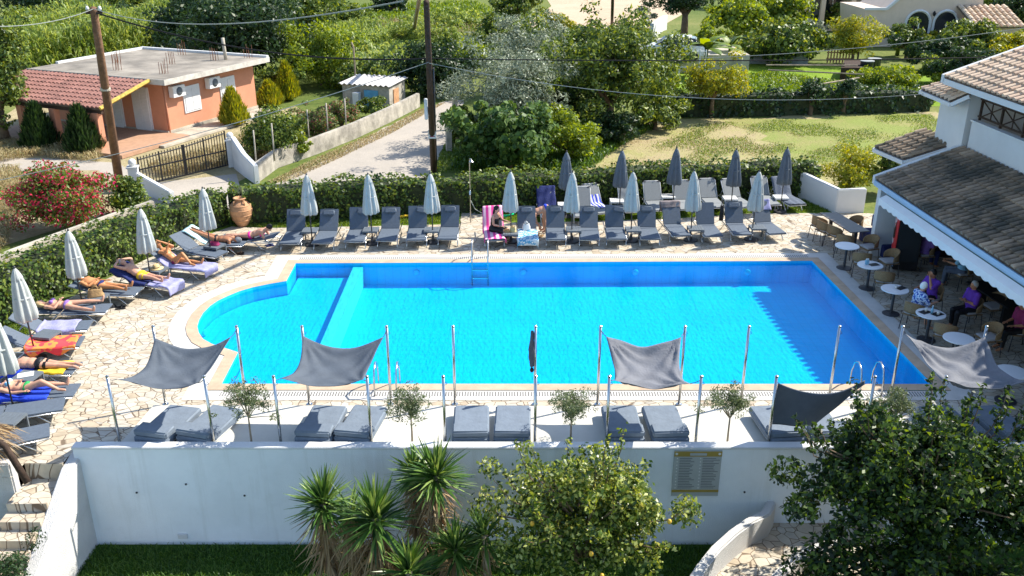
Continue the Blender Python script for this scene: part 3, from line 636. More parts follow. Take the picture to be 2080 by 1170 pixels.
# ---------------- towels ----------------
def towel(name, lounger, ang, x0, x1, m, label, wid=0.66, side=0.12, foot=0.0, y0=0.0, group=None, seed=1, cat='towel'):
    "cloth following seat and backrest, hanging over the sides"
    rs = random.Random(seed); ph = [rs.uniform(0, 6) for _ in range(6)]; a = R(ang); hx, hz = 1.18, 0.345
    def at(s):
        if s < 0: return Vector((0.0-0.02, 0, hz+s)), Vector((-1, 0, 0))
        if s <= hx: return Vector((s, 0, hz)), Vector((0, 0, 1))
        if s <= hx+0.8: return Vector((hx+(s-hx)*math.cos(a), 0, hz+(s-hx)*math.sin(a))), Vector((-math.sin(a), 0, math.cos(a)))
        e = s-hx-0.8; return Vector((hx+0.83*math.cos(a)+0.02, 0, hz+0.8*math.sin(a)-e)), Vector((1, 0, 0))
    tot = wid+2*side
    def fn(u, v):
        s = (x0-foot)+(x1-x0+foot)*u; p, nn = at(s); q = (v-0.5)*tot
        wob = 0.02*math.sin(u*9+ph[0]+v*3)+0.02*math.sin(v*7+ph[1])
        e = abs(q)-wid/2
        if e > 0: p = p+Vector((0, math.copysign(wid/2+0.015, q), 0))+nn*0.012+Vector((0, 0, -e*(0.9+0.4*math.sin(u*12+ph[2]))))+nn*0
        else: p = p+Vector((0, q, 0))+nn*(0.016+0.009*math.sin(u*14+v*4+ph[3])+0.009*math.sin(v*17+u*5+ph[4]))
        return (p.x+wob*0.4, p.y+y0+wob*0.5, p.z)
    o = thick(MB().grid(fn, 26, 18).build(name, m, smooth=True), 0.012)
    o.location = lounger.location; o.rotation_euler = lounger.rotation_euler
    return tag(o, label, cat, group)
towel('towel', LOUNGE[6], 60, 0.0, 1.95, M['stripe_pink'], 'pink and white striped towel covering the lounger under the woman in black', seed=2)
towel('towel', LOUNGE[7], 60, 0.0, 0.95, M['check_blue'], 'blue and white checked towel on the lounger seat beside the bending woman', foot=0.2, seed=3)
towel('towel', LOUNGE[12], 60, 1.75, 2.35, M['cloth_taupe'], 'taupe towel folded over a lounger back, third from the right end of the far row', wid=0.66, side=0.06, seed=4)
towel('towel', LOUNGE[15], 60, 1.6, 2.3, M['cloth_lavender'], 'lavender towel over the back of the rightmost lounger in the far row', wid=0.64, side=0.08, seed=5)
towel('towel', LOUNGE[18], 52, 0.5, 1.5, M['blue_stripe'], 'bright blue striped towel crumpled on a pale lounger on the grass', wid=0.5, side=0.05, seed=6)
towel('towel', LOUNGE[16], 52, 1.1, 2.0, M['cloth_navy'], 'navy cover over the back of the pale lounger behind the bending woman', side=0.02, seed=7)
towel('towel', LOUNGE[25], 52, 0.0, 1.95, M['cloth_slate'], 'dark slate towel covering the lounger beside the white garden wall', side=0.03, seed=8)
towel('towel', LF['b'][0], 32, 1.2, 2.05, M['cloth_aqua'], 'pale aqua towel draped over a raised lounger back near the clay jar', wid=0.66, side=0.04, seed=9)
towel('towel', LF['d'][0], 35, 0.0, 1.6, M['cloth_lavender'], 'lavender towel hanging over the foot of the lounger under the woman with the phone', side=0.05, foot=0.22, seed=10)
towel('towel', LF['e'][0], 25, 0.0, 0.7, M['cloth_lavender'], 'lavender towel hanging over the foot end under the man in yellow shorts', side=0.04, foot=0.25, seed=11)
towel('towel', LF['e'][0], 25, 0.8, 2.02, M['cloth_navy'], 'navy towel under the shoulders of the man in yellow shorts', side=0.12, seed=12)
towel('towel', LF['h'][0], 35, 0.3, 1.25, M['cloth_lavender'], 'crumpled lavender towel on the empty lounger above the red towel', side=0.16, seed=13)
towel('towel', LF['i'][0], 35, 0.1, 1.3, M['tie_dye'], 'red and orange towel spread over an empty lounger', side=0.17, seed=14)
towel('towel', LF['j'][0], 2, 0.95, 2.0, M['cloth_blue'], 'bright blue towel under the chest of the man in black shorts', side=0.2, seed=15)
towel('towel', LF['j'][0], 2, 0.2, 0.8, M['cloth_yellow'], 'pale yellow towel under the legs of the man in black shorts', wid=0.6, side=0.05, seed=16)
towel('towel', LF['k'][0], 8, 0.55, 2.0, M['cloth_blue'], 'royal blue towel under the woman in a green bikini', side=0.12, seed=17)
# ---------------- parasols ----------------
def make_parasol(name, label, group, cm, capm):
    root = empty(name, (0, 0, 0), 0, label, 'parasol', group); rs = random.Random(5 if cm is M['canvas_pale'] else 9)
    ph = rs.uniform(0, 6)
    MB().lathe([(0.24, 0), (0.24, 0.05), (0.06, 0.07), (0.035, 0.25)], 20).build('base', M['dark_metal'], root)
    MB().tube([(0, 0, 0.05), (0, 0, 2.36)], 0.02, 8).build('pole', M['dark_metal'], root, smooth=True)
    rf = lambda t, s: 1+(0.26*math.cos(8*t+ph)+0.12*math.cos(3*t+ph*2))*(1-s)**0.5
    prof = [(0.03, 1.17), (0.19, 1.06), (0.23, 1.1), (0.225, 1.3), (0.19, 1.6), (0.155, 1.9), (0.11, 2.15), (0.06, 2.32), (0.02, 2.37)]
    MB().lathe(prof, 48, rf=rf).build('canopy', cm, root, smooth=True)
    MB().lathe([(0.125, 2.1), (0.12, 2.16), (0.06, 2.32), (0.02, 2.39)], 24, rf=lambda t, s: 1+0.1*math.cos(8*t)).build('top_vent', capm, root, smooth=True)
    MB().lathe([(0.02, 2.37), (0.03, 2.4), (0.022, 2.43), (0.004, 2.45)], 12).build('finial', M['dark_metal'], root, smooth=True)
    MB().lathe([(0.19, 1.62), (0.2, 1.64), (0.19, 1.66)], 24).build('tie_strap', cm, root)
    return root
def foot_xy(tx, ty, ztip=2.42):
    p = G(tx, ty, ztip); return (p.x, p.y, 0)
pal = [(622, 353, 'closed cream parasol between the first and second loungers of the far row'), (748, 351, 'closed cream parasol between the third and fourth loungers of the far row'),
       (875, 349, 'closed cream parasol in front of the black utility pole'), (1038, 348, 'closed cream parasol beside the woman in black'),
       (1165, 348, 'closed cream parasol just right of the bending woman'), (1289, 347, 'closed cream parasol in front of the tan field, left of the middle grey parasol'),
       (1414, 346, 'closed cream parasol between the middle grey and fourth grey parasols'), (1541, 345, 'closed cream parasol nearest the restaurant'),
       (410, 378, 'closed cream parasol left of the clay jar, by the aqua towel'), (282, 420, 'closed cream parasol behind the woman holding a phone'),
       (137, 464, 'closed cream parasol behind the man with a hat on his face'), (33, 544, 'closed cream parasol beside the lounger with a lavender towel'),
       (-18, 640, 'closed cream parasol cut by the left edge of the photo')]
UA = make_parasol('parasol', pal[0][2], 'closed parasols round the pool', M['canvas_pale'], M['canvas_pale'])
for i, (x, y, lab) in enumerate(pal):
    if i == 0: UA.location = foot_xy(x, y)
    else: o = copy_tree(UA, foot_xy(x, y), random.uniform(0, 6), lab); o.scale[2] = random.uniform(0.985, 1.015); o.rotation_euler[0] = R(random.uniform(-1.2, 1.2)); o.rotation_euler[1] = R(random.uniform(-1.2, 1.2))
gr = [(1151, 307, 'leftmost of the dark grey closed parasols on the grass'), (1264, 304, 'second dark grey closed parasol from the left'), (1375, 299, 'middle one of the dark grey closed parasols'),
      (1496, 302, 'fourth dark grey closed parasol, in front of the hollow in the hedge'), (1600, 299, 'dark grey closed parasol nearest the white garden wall')]
UB = make_parasol('parasol', gr[0][2], 'dark grey closed parasols on the grass', M['canvas_grey'], M['canvas_grey'])
for i, (x, y, lab) in enumerate(gr):
    if i == 0: UB.location = foot_xy(x, y)
    else: copy_tree(UB, foot_xy(x, y), random.uniform(0, 6), lab)
# ---------------- side tables ----------------
def make_side_table(label, group, m, lm, w_=0.5):
    root = empty('side_table', (0, 0, 0), 0, label, 'side table', group); b = MB()
    for i in range(6): b.box(((i-2.5)*w_/6, 0, 0.43), (w_/6-0.006, w_-0.02, 0.02))
    b.build('tabletop', m, root)
    f = MB()
    for s in (-1, 1): f.box((s*(w_/2-0.012), 0, 0.405), (0.024, w_, 0.04)); f.box((0, s*(w_/2-0.012), 0.405), (w_-0.05, 0.024, 0.04))
    f.build('apron', lm, root)
    for sx in (-1, 1):
        for sy in (-1, 1): MB().box((sx*(w_/2-0.02), sy*(w_/2-0.02), 0.2), (0.035, 0.035, 0.4)).build('leg', lm, root)
    return root
ta = [(630, 467, 0, 'grey side table between the two leftmost loungers of the far row'), (753, 466, 0, 'grey side table between the third and fourth loungers of the far row'),
      (877, 466, 0, 'grey side table left of the shower path gap'), (1037, 472, 0, 'grey side table cluttered with the belongings of the woman in black'),
      (1165, 465, 0, 'grey side table right of the bending woman'), (1286, 465, 0, 'grey side table in the middle of the right group of loungers'),
      (1413, 463, 0, 'grey side table right of the lounger with the taupe towel'), (1539, 461, 0, 'grey side table nearest the restaurant'),
      (436, 498, -20, 'grey side table between the man in black trunks and the empty raised lounger'), (318, 546, -15, 'grey side table carrying the straw hat'),
      (195, 602, -12, 'grey side table carrying the tan bag'), (94, 678, -10, 'empty grey side table beside the lavender towel'),
      (54, 763, -8, 'grey side table with a white paper on it'), (18, 850, -5, 'empty grey side table at the left edge above the thatch')]
TA = make_side_table(ta[0][3], 'grey side tables by the loungers', M['table_grey'], M['table_grey']); TAB = []
for i, (x, y, r, lab) in enumerate(ta):
    p = G(x, y, 0.43); l = (p.x, p.y, 0)
    if i == 0: TA.location = l; o = TA
    else: o = copy_tree(TA, l, R(r), lab)
    TAB.append(o)
tb = [(1147, 414, 'white side table by the leftmost dark grey parasol'), (1253, 406, 'white side table by the second dark grey parasol'), (1357, 397, 'white side table by the middle dark grey parasol'),
      (1483, 401, 'white side table by the fourth dark grey parasol'), (1586, 399, 'white side table nearest the white garden wall')]
TB = make_side_table(tb[0][2], 'white side tables on the grass', M['table_white'], M['white_metal'])
for i, (x, y, lab) in enumerate(tb):
    p = G(x, y, 0.43); l = (p.x, p.y, -0.01)
    if i == 0: TB.location = l
    else: copy_tree(TB, l, 0, lab)
# ---------------- daybeds, poles, shade sails ----------------
def daybed(bx0, bx1, fx0, fx1, label, first=[None]):
    zt = 0.3; A, B = G(bx0, 819, zt), G(bx1, 819, zt); C_, D_ = GY(fx0, 880, 16.0), GY(fx1, 880, 16.0)
    c1 = (A+B)/2; c0 = Vector(((C_.x+D_.x)/2, 16.0, 0)); w_ = 0.76; L_ = (c1-c0).xy.length
    rz = math.atan2(c1.y-c0.y, c1.x-c0.x)
    if first[0] is None:
        root = empty('daybed', (0, 0, 0), 0, label, 'daybed', 'thick grey daybeds on the white platform')
        MB().box((0.72, 0, 0.06), (1.25, w_-0.1, 0.05)).build('base', M['white_wall'], root)
        MB().box((0.71, 0, 0.17), (1.38, w_, 0.17)).build('mattress', M['mattress'], root, bevel=0.035, bseg=3)
        MB().box((0.22, 0, 0.33), (0.36, w_-0.01, 0.14)).build('bolster', M['mattress'], root, bevel=0.03, bseg=3)
        first[0] = root; root.location = (c0.x, c0.y-0.06, 0.03); root.rotation_euler = (0, 0, rz); return root
    return copy_tree(first[0], (c0.x, c0.y-0.06, 0.03), rz, label)
bays = [(345, 414, 266, 340, 'leftmost grey daybed, half in shadow'), (432, 500, 350, 424, 'grey daybed partly behind the leftmost small olive tree, with its foot to the pool'),
        (638, 705, 594, 673, 'left daybed under the second shade sail, just left of its pair'), (721, 788, 674, 750, 'right daybed under the second shade sail'),
        (925, 992, 919, 993, 'daybed with a small square shadow, left of the furled sail'), (1009, 1076, 1003, 1077, 'wrinkled daybed directly below the furled sail'),
        (1222, 1290, 1235, 1310, 'left daybed under the wrinkled sail in the middle right'), (1303, 1372, 1326, 1402, 'right daybed under the wrinkled sail, its foot end closer to the fourth olive tree'),
        (1518, 1590, 1566, 1642, 'daybed under the folded dark sail'), (1602, 1675, 1648, 1725, 'daybed right of the dark sail, partly behind the citrus leaves'),
        (1860, 1930, 1930, 2005, 'daybed seen through the citrus leaves, second from the right end'), (1958, 2028, 2040, 2115, 'daybed at the right end, under the rightmost sail')]
for bb in bays: daybed(*bb)
def pole(name, top, zt, base_z, label, grp='steel poles of the shade sails', lean=(0, 0), first=[None]):
    P = G(top[0], top[1], zt)
    if first[0] is None:
        r = empty('sail_pole', (P.x, P.y, base_z), 0, label, 'pole', grp)
        MB().tube([(0, 0, 0), (0, 0, 1.9)], 0.03, 12).build('post', M['steel'], r, smooth=True)
        MB().lathe([(0.034, 1.9), (0.034, 1.93), (0.012, 1.945)], 12).build('cap', M['steel'], r)
        MB().lathe([(0.07, 0), (0.07, 0.012), (0.032, 0.02)], 12).build('base_flange', M['steel'], r)
        MB().tube([(0.03, 0, 1.78), (0.06, 0, 1.79), (0.07, 0, 1.75), (0.04, 0, 1.73)], 0.005, 6).build('hook', M['dark_metal'], r)
        first[0] = r; return r
    return copy_tree(first[0], (P.x, P.y, base_z), 0, label)
back = [310, 480, 613, 785, 920, 1088, 1220, 1392, 1522, 1706, 1835, 2005]
front = [217, 414, 555, 745, 900, 1088, 1238, 1425, 1578, 1778, 1923, 2100]
side = ['left', 'right']
desc = ['first', 'second', 'third', 'fourth', 'fifth', 'sixth']
bayn = ['leftmost sail', 'second sail', 'furled sail', 'wrinkled sail', 'folded dark sail', 'rightmost sail']
for i, x in enumerate(back): pole('p', (x, 661), 1.96, 0.02, 'pool side steel pole at the %s corner of the bay of the %s' % (side[i % 2], bayn[i//2]))
for i, x in enumerate(front):
    pp = GY(x, 762, 15.98); pole('p', (x, 762), pp.z, pp.z-1.945, 'wall side steel pole at the %s corner of the bay of the %s' % (side[i % 2], bayn[i//2]))
def sail(name, c, sagm, m, label, seed=0, ropes=True, poles=None, wr=0.03):
    "c: 4 corners BL, BR, FR, FL (world). hyperbolic cloth with sag and curved edges"
    c = [Vector(p) for p in c]; ctr = sum(c, Vector())/4; rs = random.Random(seed); ph = [rs.uniform(0, 6) for _ in range(8)]
    def fn(u, v):
        e = 0.13  # edges pulled in
        p = (c[0]*(1-u)+c[1]*u)*(1-v)+(c[3]*(1-u)+c[2]*u)*v
        eu, ev = 4*u*(1-u), 4*v*(1-v)
        au = abs(2*v-1)**1.5*eu; av = abs(2*u-1)**1.5*ev
        q = p+(ctr-p)*(e*(au+av)); q = Vector((q.x, q.y, p.z))
        z = -sagm*(0.55*(eu+ev)/1-0.25*eu*ev)
        d = [math.hypot(u-a, v-b) for a, b in ((0, 0), (1, 0), (1, 1), (0, 1))]
        z += sum(wr*math.sin(14*math.atan2(abs(v-b)+1e-4, abs(u-a)+1e-4)+ph[k])*math.exp(-d[k]*2.2)*min(1, d[k]*6) for k, (a, b) in enumerate(((0, 0), (1, 0), (1, 1), (0, 1))))
        z += wr*0.35*math.sin(9*u+7*v+ph[5])*math.sin(8*v-4*u+ph[6])
        return (q.x, q.y, q.z+z)
    r = empty(name, (ctr.x, ctr.y, ctr.z), 0, label, 'shade sail', 'dark shade sails over the daybeds')
    mb = MB(); mb.T = Matrix.Translation(-ctr); mb.grid(fn, 40, 32)
    thick(mb.build('cloth', m, r, smooth=True), 0.006)
    if poles:
        for k in range(4):
            if poles[k] is None: continue
            rb = MB(); rb.T = Matrix.Translation(-ctr); rb.tube([c[k], (c[k]+Vector(poles[k]))/2-Vector((0, 0, 0.02)), poles[k]], 0.008, 6); rb.build('tension_rope', M['dark_metal'], r)
    return r
mat('sail_cloth', (0.13, 0.155, 0.19), rough=0.85, var=0.1, scale=3, bump=0.25, bscale=26)
mat('sail_worn', (0.24, 0.25, 0.28), rough=0.85, var=0.1, scale=3, bump=0.35, bscale=20)
for nm in ('sail_cloth', 'sail_worn'):
    nt = M[nm].node_tree; p = nt.nodes['Principled BSDF']; L = nt.links
    t = _n(nt, 'ShaderNodeBsdfTranslucent'); t.inputs[0].default_value = (0.1, 0.12, 0.15, 1); mx = _n(nt, 'ShaderNodeMixShader'); mx.inputs[0].default_value = 0.3
    L.new(p.outputs[0], mx.inputs[1]); L.new(t.outputs[0], mx.inputs[2]); L.new(mx.outputs[0], nt.nodes['Material Output'].inputs[0])
def pt(x, y=661, z=1.86, b=True): return G(x, y+9, z) if b else GY(x, y+9, 15.98)
def mk(idx, cb, cf, sg, m, lab, seed, wr=0.03, name='shade_sail'):
    (bl, br), (fl, fr) = cb, cf
    C4 = [G(*bl, 1.78), G(*br, 1.78), GY(*fr, 16.08), GY(*fl, 16.08)]
    pl = [pt(back[2*idx]), pt(back[2*idx+1]), pt(front[2*idx+1], 762, b=False), pt(front[2*idx], 762, b=False)]
    return sail(name, C4, sg, m, lab, seed, poles=pl, wr=wr)
mk(0, ((314, 686), (470, 684)), ((239, 770), (400, 778)), 0.42, M['sail_cloth'], 'leftmost dark grey shade sail, over the flagstones and pool corner', 1)
mk(1, ((614, 682), (779, 684)), ((570, 769), (738, 772)), 0.42, M['sail_cloth'], 'second dark grey shade sail from the left, over the underwater divider', 2)
mk(3, ((1231, 683), (1384, 683)), ((1247, 772), (1402, 779)), 0.4, M['sail_worn'], 'wrinkled grey shade sail in the middle right, in front of the bright blue water', 4, 0.05)
mk(5, ((1840, 677), (2001, 682)), ((1926, 776), (2090, 776)), 0.42, M['sail_worn'], 'pale grey rightmost shade sail beside the restaurant tables', 6, 0.06)
# furled sail on its pole
P = G(1088, 661, 1.95); fu = MB(); rs = random.Random(3); prof = []
for i in range(16):
    z = 0.95+0.85*i/15; prof.append((0.035+0.03*math.sin(PI*min(1, (i+1.5)/13))+rs.uniform(-.004, .004), z))
fr_ = empty('furled_sail', (P.x-0.075, P.y-0.02, 0.02), 0, 'dark shade sail rolled up and tied along its pool side pole', 'shade sail', 'dark shade sails over the daybeds')
fu.lathe([(0.01, 0.94)]+prof+[(0.01, 1.82)], 18, rf=lambda t, s: 1+0.25*math.sin(3*t+9*s)+0.1*math.sin(7*t-14*s)).build('rolled_cloth', M['sail_cloth'], fr_, smooth=True)
MB().lathe([(0.01, 0.8), (0.04, 0.83), (0.045, 0.87), (0.02, 0.92), (0.012, 0.97)], 12).build('rope_knot', M['black'], fr_, smooth=True)
# folded dark sail hanging between the wall side poles
A, B = GY(1581, 778, 16.0), GY(1757, 779, 16.0)
def fold(u, v):
    p = A.lerp(B, u); top = -0.26*4*u*(1-u)+0.05*u
    bot = [-0.98, -1.0, -1.02, -1.03, -1.02, -0.75, -0.35, 0.0][min(7, int(u*7.999))] if False else (-1.0 if u < 0.5 else -1.0+(u-0.5)*2*0.99)
    q = top*(1-v)+min(bot, top-0.002)*v
    return (p.x, p.y+0.03*math.sin(7*u+3*v)+0.02*math.sin(15*u)*v+0.1*v*(1-u), p.z+q)
fs_ = MB().grid(fold, 36, 16).build('folded_sail', M['sail_cloth'], smooth=True); thick(fs_, 0.03)
tag(fs_, 'almost black shade sail folded in half and hanging between two wall side poles', 'shade sail', 'dark shade sails over the daybeds')
# ---------------- pool ladders ----------------
def ladder(p, rz, label, steps=3):
    r = empty('pool_ladder', p, rz, label, 'pool ladder', 'steel pool ladders'); w_ = 0.25
    for s in (-1, 1):
        MB().tube([(s*w_, -0.55, 0.02), (s*w_, -0.55, 0.35), (s*w_, -0.45, 0.62), (s*w_, -0.25, 0.72), (s*w_, -0.05, 0.62), (s*w_, 0.08, 0.35), (s*w_, 0.1, 0.0), (s*w_, 0.1, -0.95)], 0.021, 8).build('handrail', M['steel'], r, smooth=True)
    for i in range(steps): MB().box((0, 0.1, -0.2-0.27*i), (2*w_, 0.08, 0.03)).build('step', M['steel'], r)
    return r
p = G(975, 534); ladder((p.x, p.y, 0), PI, 'steel pool ladder at the far edge, in front of the pink towel lounger')
p = G(790, 782); ladder((p.x, p.y, 0), 0, 'steel pool ladder at the near edge, right of the second sail')
p = G(1750, 782); ladder((p.x, p.y, 0), 0, 'steel pool ladder at the near right corner, above the folded dark sail')
# ---------------- people ----------------
def remesh(mb, name, m, parent, vox=0.016, sm=3, extra=None):
    me = mb.mesh('tmp'); o = bpy.data.objects.new('tmp', me); COL.objects.link(o)
    md = o.modifiers.new('r', 'REMESH'); md.mode = 'VOXEL'; md.voxel_size = vox; md.use_smooth_shade = True
    s_ = o.modifiers.new('s', 'SMOOTH'); s_.factor = 0.5; s_.iterations = sm
    dg = bpy.context.evaluated_depsgraph_get(); dg.update(); nm = bpy.data.meshes.new_from_object(o.evaluated_get(dg)); bpy.data.objects.remove(o)
    if extra and extra.v:
        bm = bmesh.new(); bm.from_mesh(nm); e = extra.mesh('e', smooth=True); bm.from_mesh(e); bm.to_mesh(nm); bm.free()
    nm.name = name; nm.materials.clear(); nm.polygons.foreach_set('use_smooth', [True]*len(nm.polygons))
    return link(name, nm, m, parent)
def V(*a): return Vector(a)
def person(label, J, loc, rz, skin, hair, clothes=(), scale=1.0, fat=1.0, hairlen=0.0, female=False, group=None, hat=None):
    root = empty('person', loc, rz, label, 'person', group); root.scale = (scale,)*3
    mb = MB(); ex = MB(); P, N, H = J['P'], J['N'], J['H']; t = (N-P).normalized(); sy = (J['S'][0]-J['S'][1]).normalized(); fr = sy.cross(t).normalized()*J.get('face', 1)
    Q = Matrix((sy, fr, t)).transposed(); C_ = P.lerp(N, 0.68); hw = 0.155 if female else 0.175
    ht = (H-N).normalized(); look = J.get('look', fr); look = (look-ht*look.dot(ht)).normalized(); hs = look.cross(ht).normalized(); HQ = Matrix((hs, look, ht)).transposed()
    def torso(b, g=0.0):
        b.ell(C_, hw+g, (0.115+g)*fat, 0.2+g, Q); b.ell(P.lerp(N, 0.35), (0.14 if female else 0.15)*fat+g, 0.11*fat+g, 0.17+g, Q)
        b.ell(P, (0.165 if female else 0.15)*fat**0.5+g, 0.12*fat+g, 0.13+g, Q)
        if female:
            for s in (-1, 1): b.ell(C_+Q @ V(s*0.075, 0.1, 0.01), 0.06+g, 0.05+g, 0.06+g, Q)
    def arm(b, k, g=0.0, full=True):
        S, E, W = J['S'][k], J['E'][k], J['W'][k]; b.ell(S, 0.06+g, 0.06+g, 0.06+g); b.tube([C_.lerp(S, .6), S, S.lerp(E, 0.5), E], [0.06+g, 0.055+g, 0.047+g, 0.038+g], 10)
        if full: b.tube([E, E.lerp(W, 0.35), W], [0.038, 0.039, 0.026], 10)
    def leg(b, k, g=0.0, f=1.0):
        hp, K, A_ = J['Hp'][k], J['K'][k], J['A'][k]; e = hp.lerp(K, f)
        b.tube([P.lerp(hp, .6), hp.lerp(K, 0.12*f), hp.lerp(K, 0.5*f), e], [0.09*fat+g, 0.088*fat+g, 0.072+g, (0.055 if f > .9 else 0.07)+g], 12)
        if f > 0.99 and g == 0:
            b.ell(K, 0.054, 0.054, 0.054); b.tube([K, K.lerp(A_, 0.3), K.lerp(A_, 0.7), A_], [0.052, 0.056, 0.04, 0.034], 12)
            T = J['T'][k]; b.ell(A_, 0.037, 0.037, 0.037); b.tube([A_-(T-A_).normalized()*0.03, A_.lerp(T, 0.5), T], [0.036, 0.038, 0.026], 10)
    torso(mb); mb.tube([C_, N, H-ht*0.05], [0.09, 0.055, 0.05], 12)
    mb.ell(H, 0.075, 0.092, 0.115, HQ, 16, 12); mb.ell(H+HQ @ V(0, 0.03, -0.06), 0.05, 0.055, 0.05, HQ)
    mb.ell(H+HQ @ V(0, 0.095, -0.015), 0.014, 0.022, 0.025, HQ, 8, 6)
    for s in (-1, 1): mb.ell(H+HQ @ V(s*0.075, -0.005, -0.01), 0.01, 0.02, 0.03, HQ, 8, 6)
    for k in (0, 1):
        arm(mb, k); leg(mb, k)
        W, E = J['W'][k], J['E'][k]; d = (W-E).normalized(); gz = J.get('hand', [d, d])[k].normalized(); sd_ = gz.cross(V(0.1, 0.05, 1)).normalized(); dn = sd_.cross(gz)
        HM = Matrix((sd_, dn, gz)).transposed(); mb.ell(W+gz*0.045, 0.04, 0.018, 0.055, HM, 10, 6)
        for i, ln in enumerate((0.065, 0.078, 0.072, 0.055)):
            o_ = W+gz*0.08+sd_*(i-1.5)*0.018; ex.tube([o_, o_+gz*ln*0.55, o_+gz*ln*0.95-dn*ln*0.3], [0.0095, 0.0085, 0.006], 6)
        o_ = W+gz*0.03-sd_*0.03; ex.tube([o_, o_-sd_*0.025+gz*0.025, o_-sd_*0.03+gz*0.055], [0.012, 0.01, 0.007], 6)
    remesh(mb, 'body', skin, root, 0.015, 3, ex)
    for s in (-1, 1): MB().ell(H+HQ @ V(s*0.03, 0.082, 0.01), 0.012, 0.008, 0.008, HQ, 8, 6).build('eye', M['black'], root, smooth=True)
    MB().ell(H+HQ @ V(0, 0.083, -0.055), 0.024, 0.008, 0.007, HQ, 8, 6).build('mouth', M['cloth_maroon'], root, smooth=True)
    if hair:
        hb = MB(); hb.ell(H+HQ @ V(0, -0.022, 0.022), 0.088, 0.097, 0.112, HQ, 14, 10)
        if hairlen:
            hb.ell(H+HQ @ V(0, -0.06, -0.08), 0.085, 0.05, 0.1+hairlen*0.3, HQ, 12, 8)
        remesh(hb, 'hair', hair, root, 0.014, 2)
    for (nm, kind, m) in clothes:
        cb = MB(); g = 0.014
        if kind == 'trunks': cb.ell(P, 0.15*fat**0.5+g+0.008, 0.12*fat+g, 0.12, Q); [leg(cb, k, g, 0.45) for k in (0, 1)]
        elif kind == 'brief': cb.ell(P-t*0.01, (0.17 if female else 0.155)*fat**0.5+g, 0.122*fat+g, 0.09, Q)
        elif kind == 'bra': cb.ell(C_+t*0.0, hw+0.008, 0.1*fat, 0.045, Q); [cb.ell(C_+Q @ V(s*0.075, 0.1, 0.01), 0.068, 0.06, 0.062, Q) for s in (-1, 1)]
        elif kind == 'shirt': torso(cb, 0.02); [arm(cb, k, 0.022, False) for k in (0, 1)]
        elif kind == 'onepiece': cb.ell(P, 0.17*fat+g, 0.12*fat+g, 0.13, Q); cb.ell(P.lerp(N, .35), 0.14*fat+g, 0.11*fat+g, 0.19, Q); cb.ell(C_-t*0.03, hw+g, 0.115*fat+g, 0.15, Q); [cb.ell(C_+Q @ V(s*0.075, 0.1, 0), 0.07, 0.06, 0.065, Q) for s in (-1, 1)]
        elif kind == 'dress': torso(cb, 0.025); [arm(cb, k, 0.022, False) for k in (0, 1)]; [leg(cb, k, 0.04, 0.9) for k in (0, 1)]
        elif kind == 'skirt':
            cb.ell(P, 0.2*fat, 0.16*fat, 0.16, Q)
            for k in (0, 1): leg(cb, k, 0.035, 0.95); cb.tube([J['K'][k], J['K'][k].lerp(J['A'][k], .7)], [0.09, 0.1], 12)
        elif kind == 'trousers':
            cb.ell(P, 0.165*fat+g, 0.12*fat+g, 0.13, Q)
            for k in (0, 1): leg(cb, k, g, 0.98); cb.tube([J['K'][k], J['K'][k].lerp(J['A'][k], .92)], [0.068, 0.055], 12); cb.ell(J['K'][k], .07, .07, .07)
        remesh(cb, nm, m, root, 0.016, 3)
    if hat:
        hb = MB(); hb.T = Matrix.Translation(H) @ HQ.to_4x4(); hb.lathe([(0.16, 0.06), (0.165, 0.065), (0.1, 0.075), (0.095, 0.13), (0.06, 0.16), (0.01, 0.165)], 20); hb.build('hat', hat, root, smooth=True)
    return root
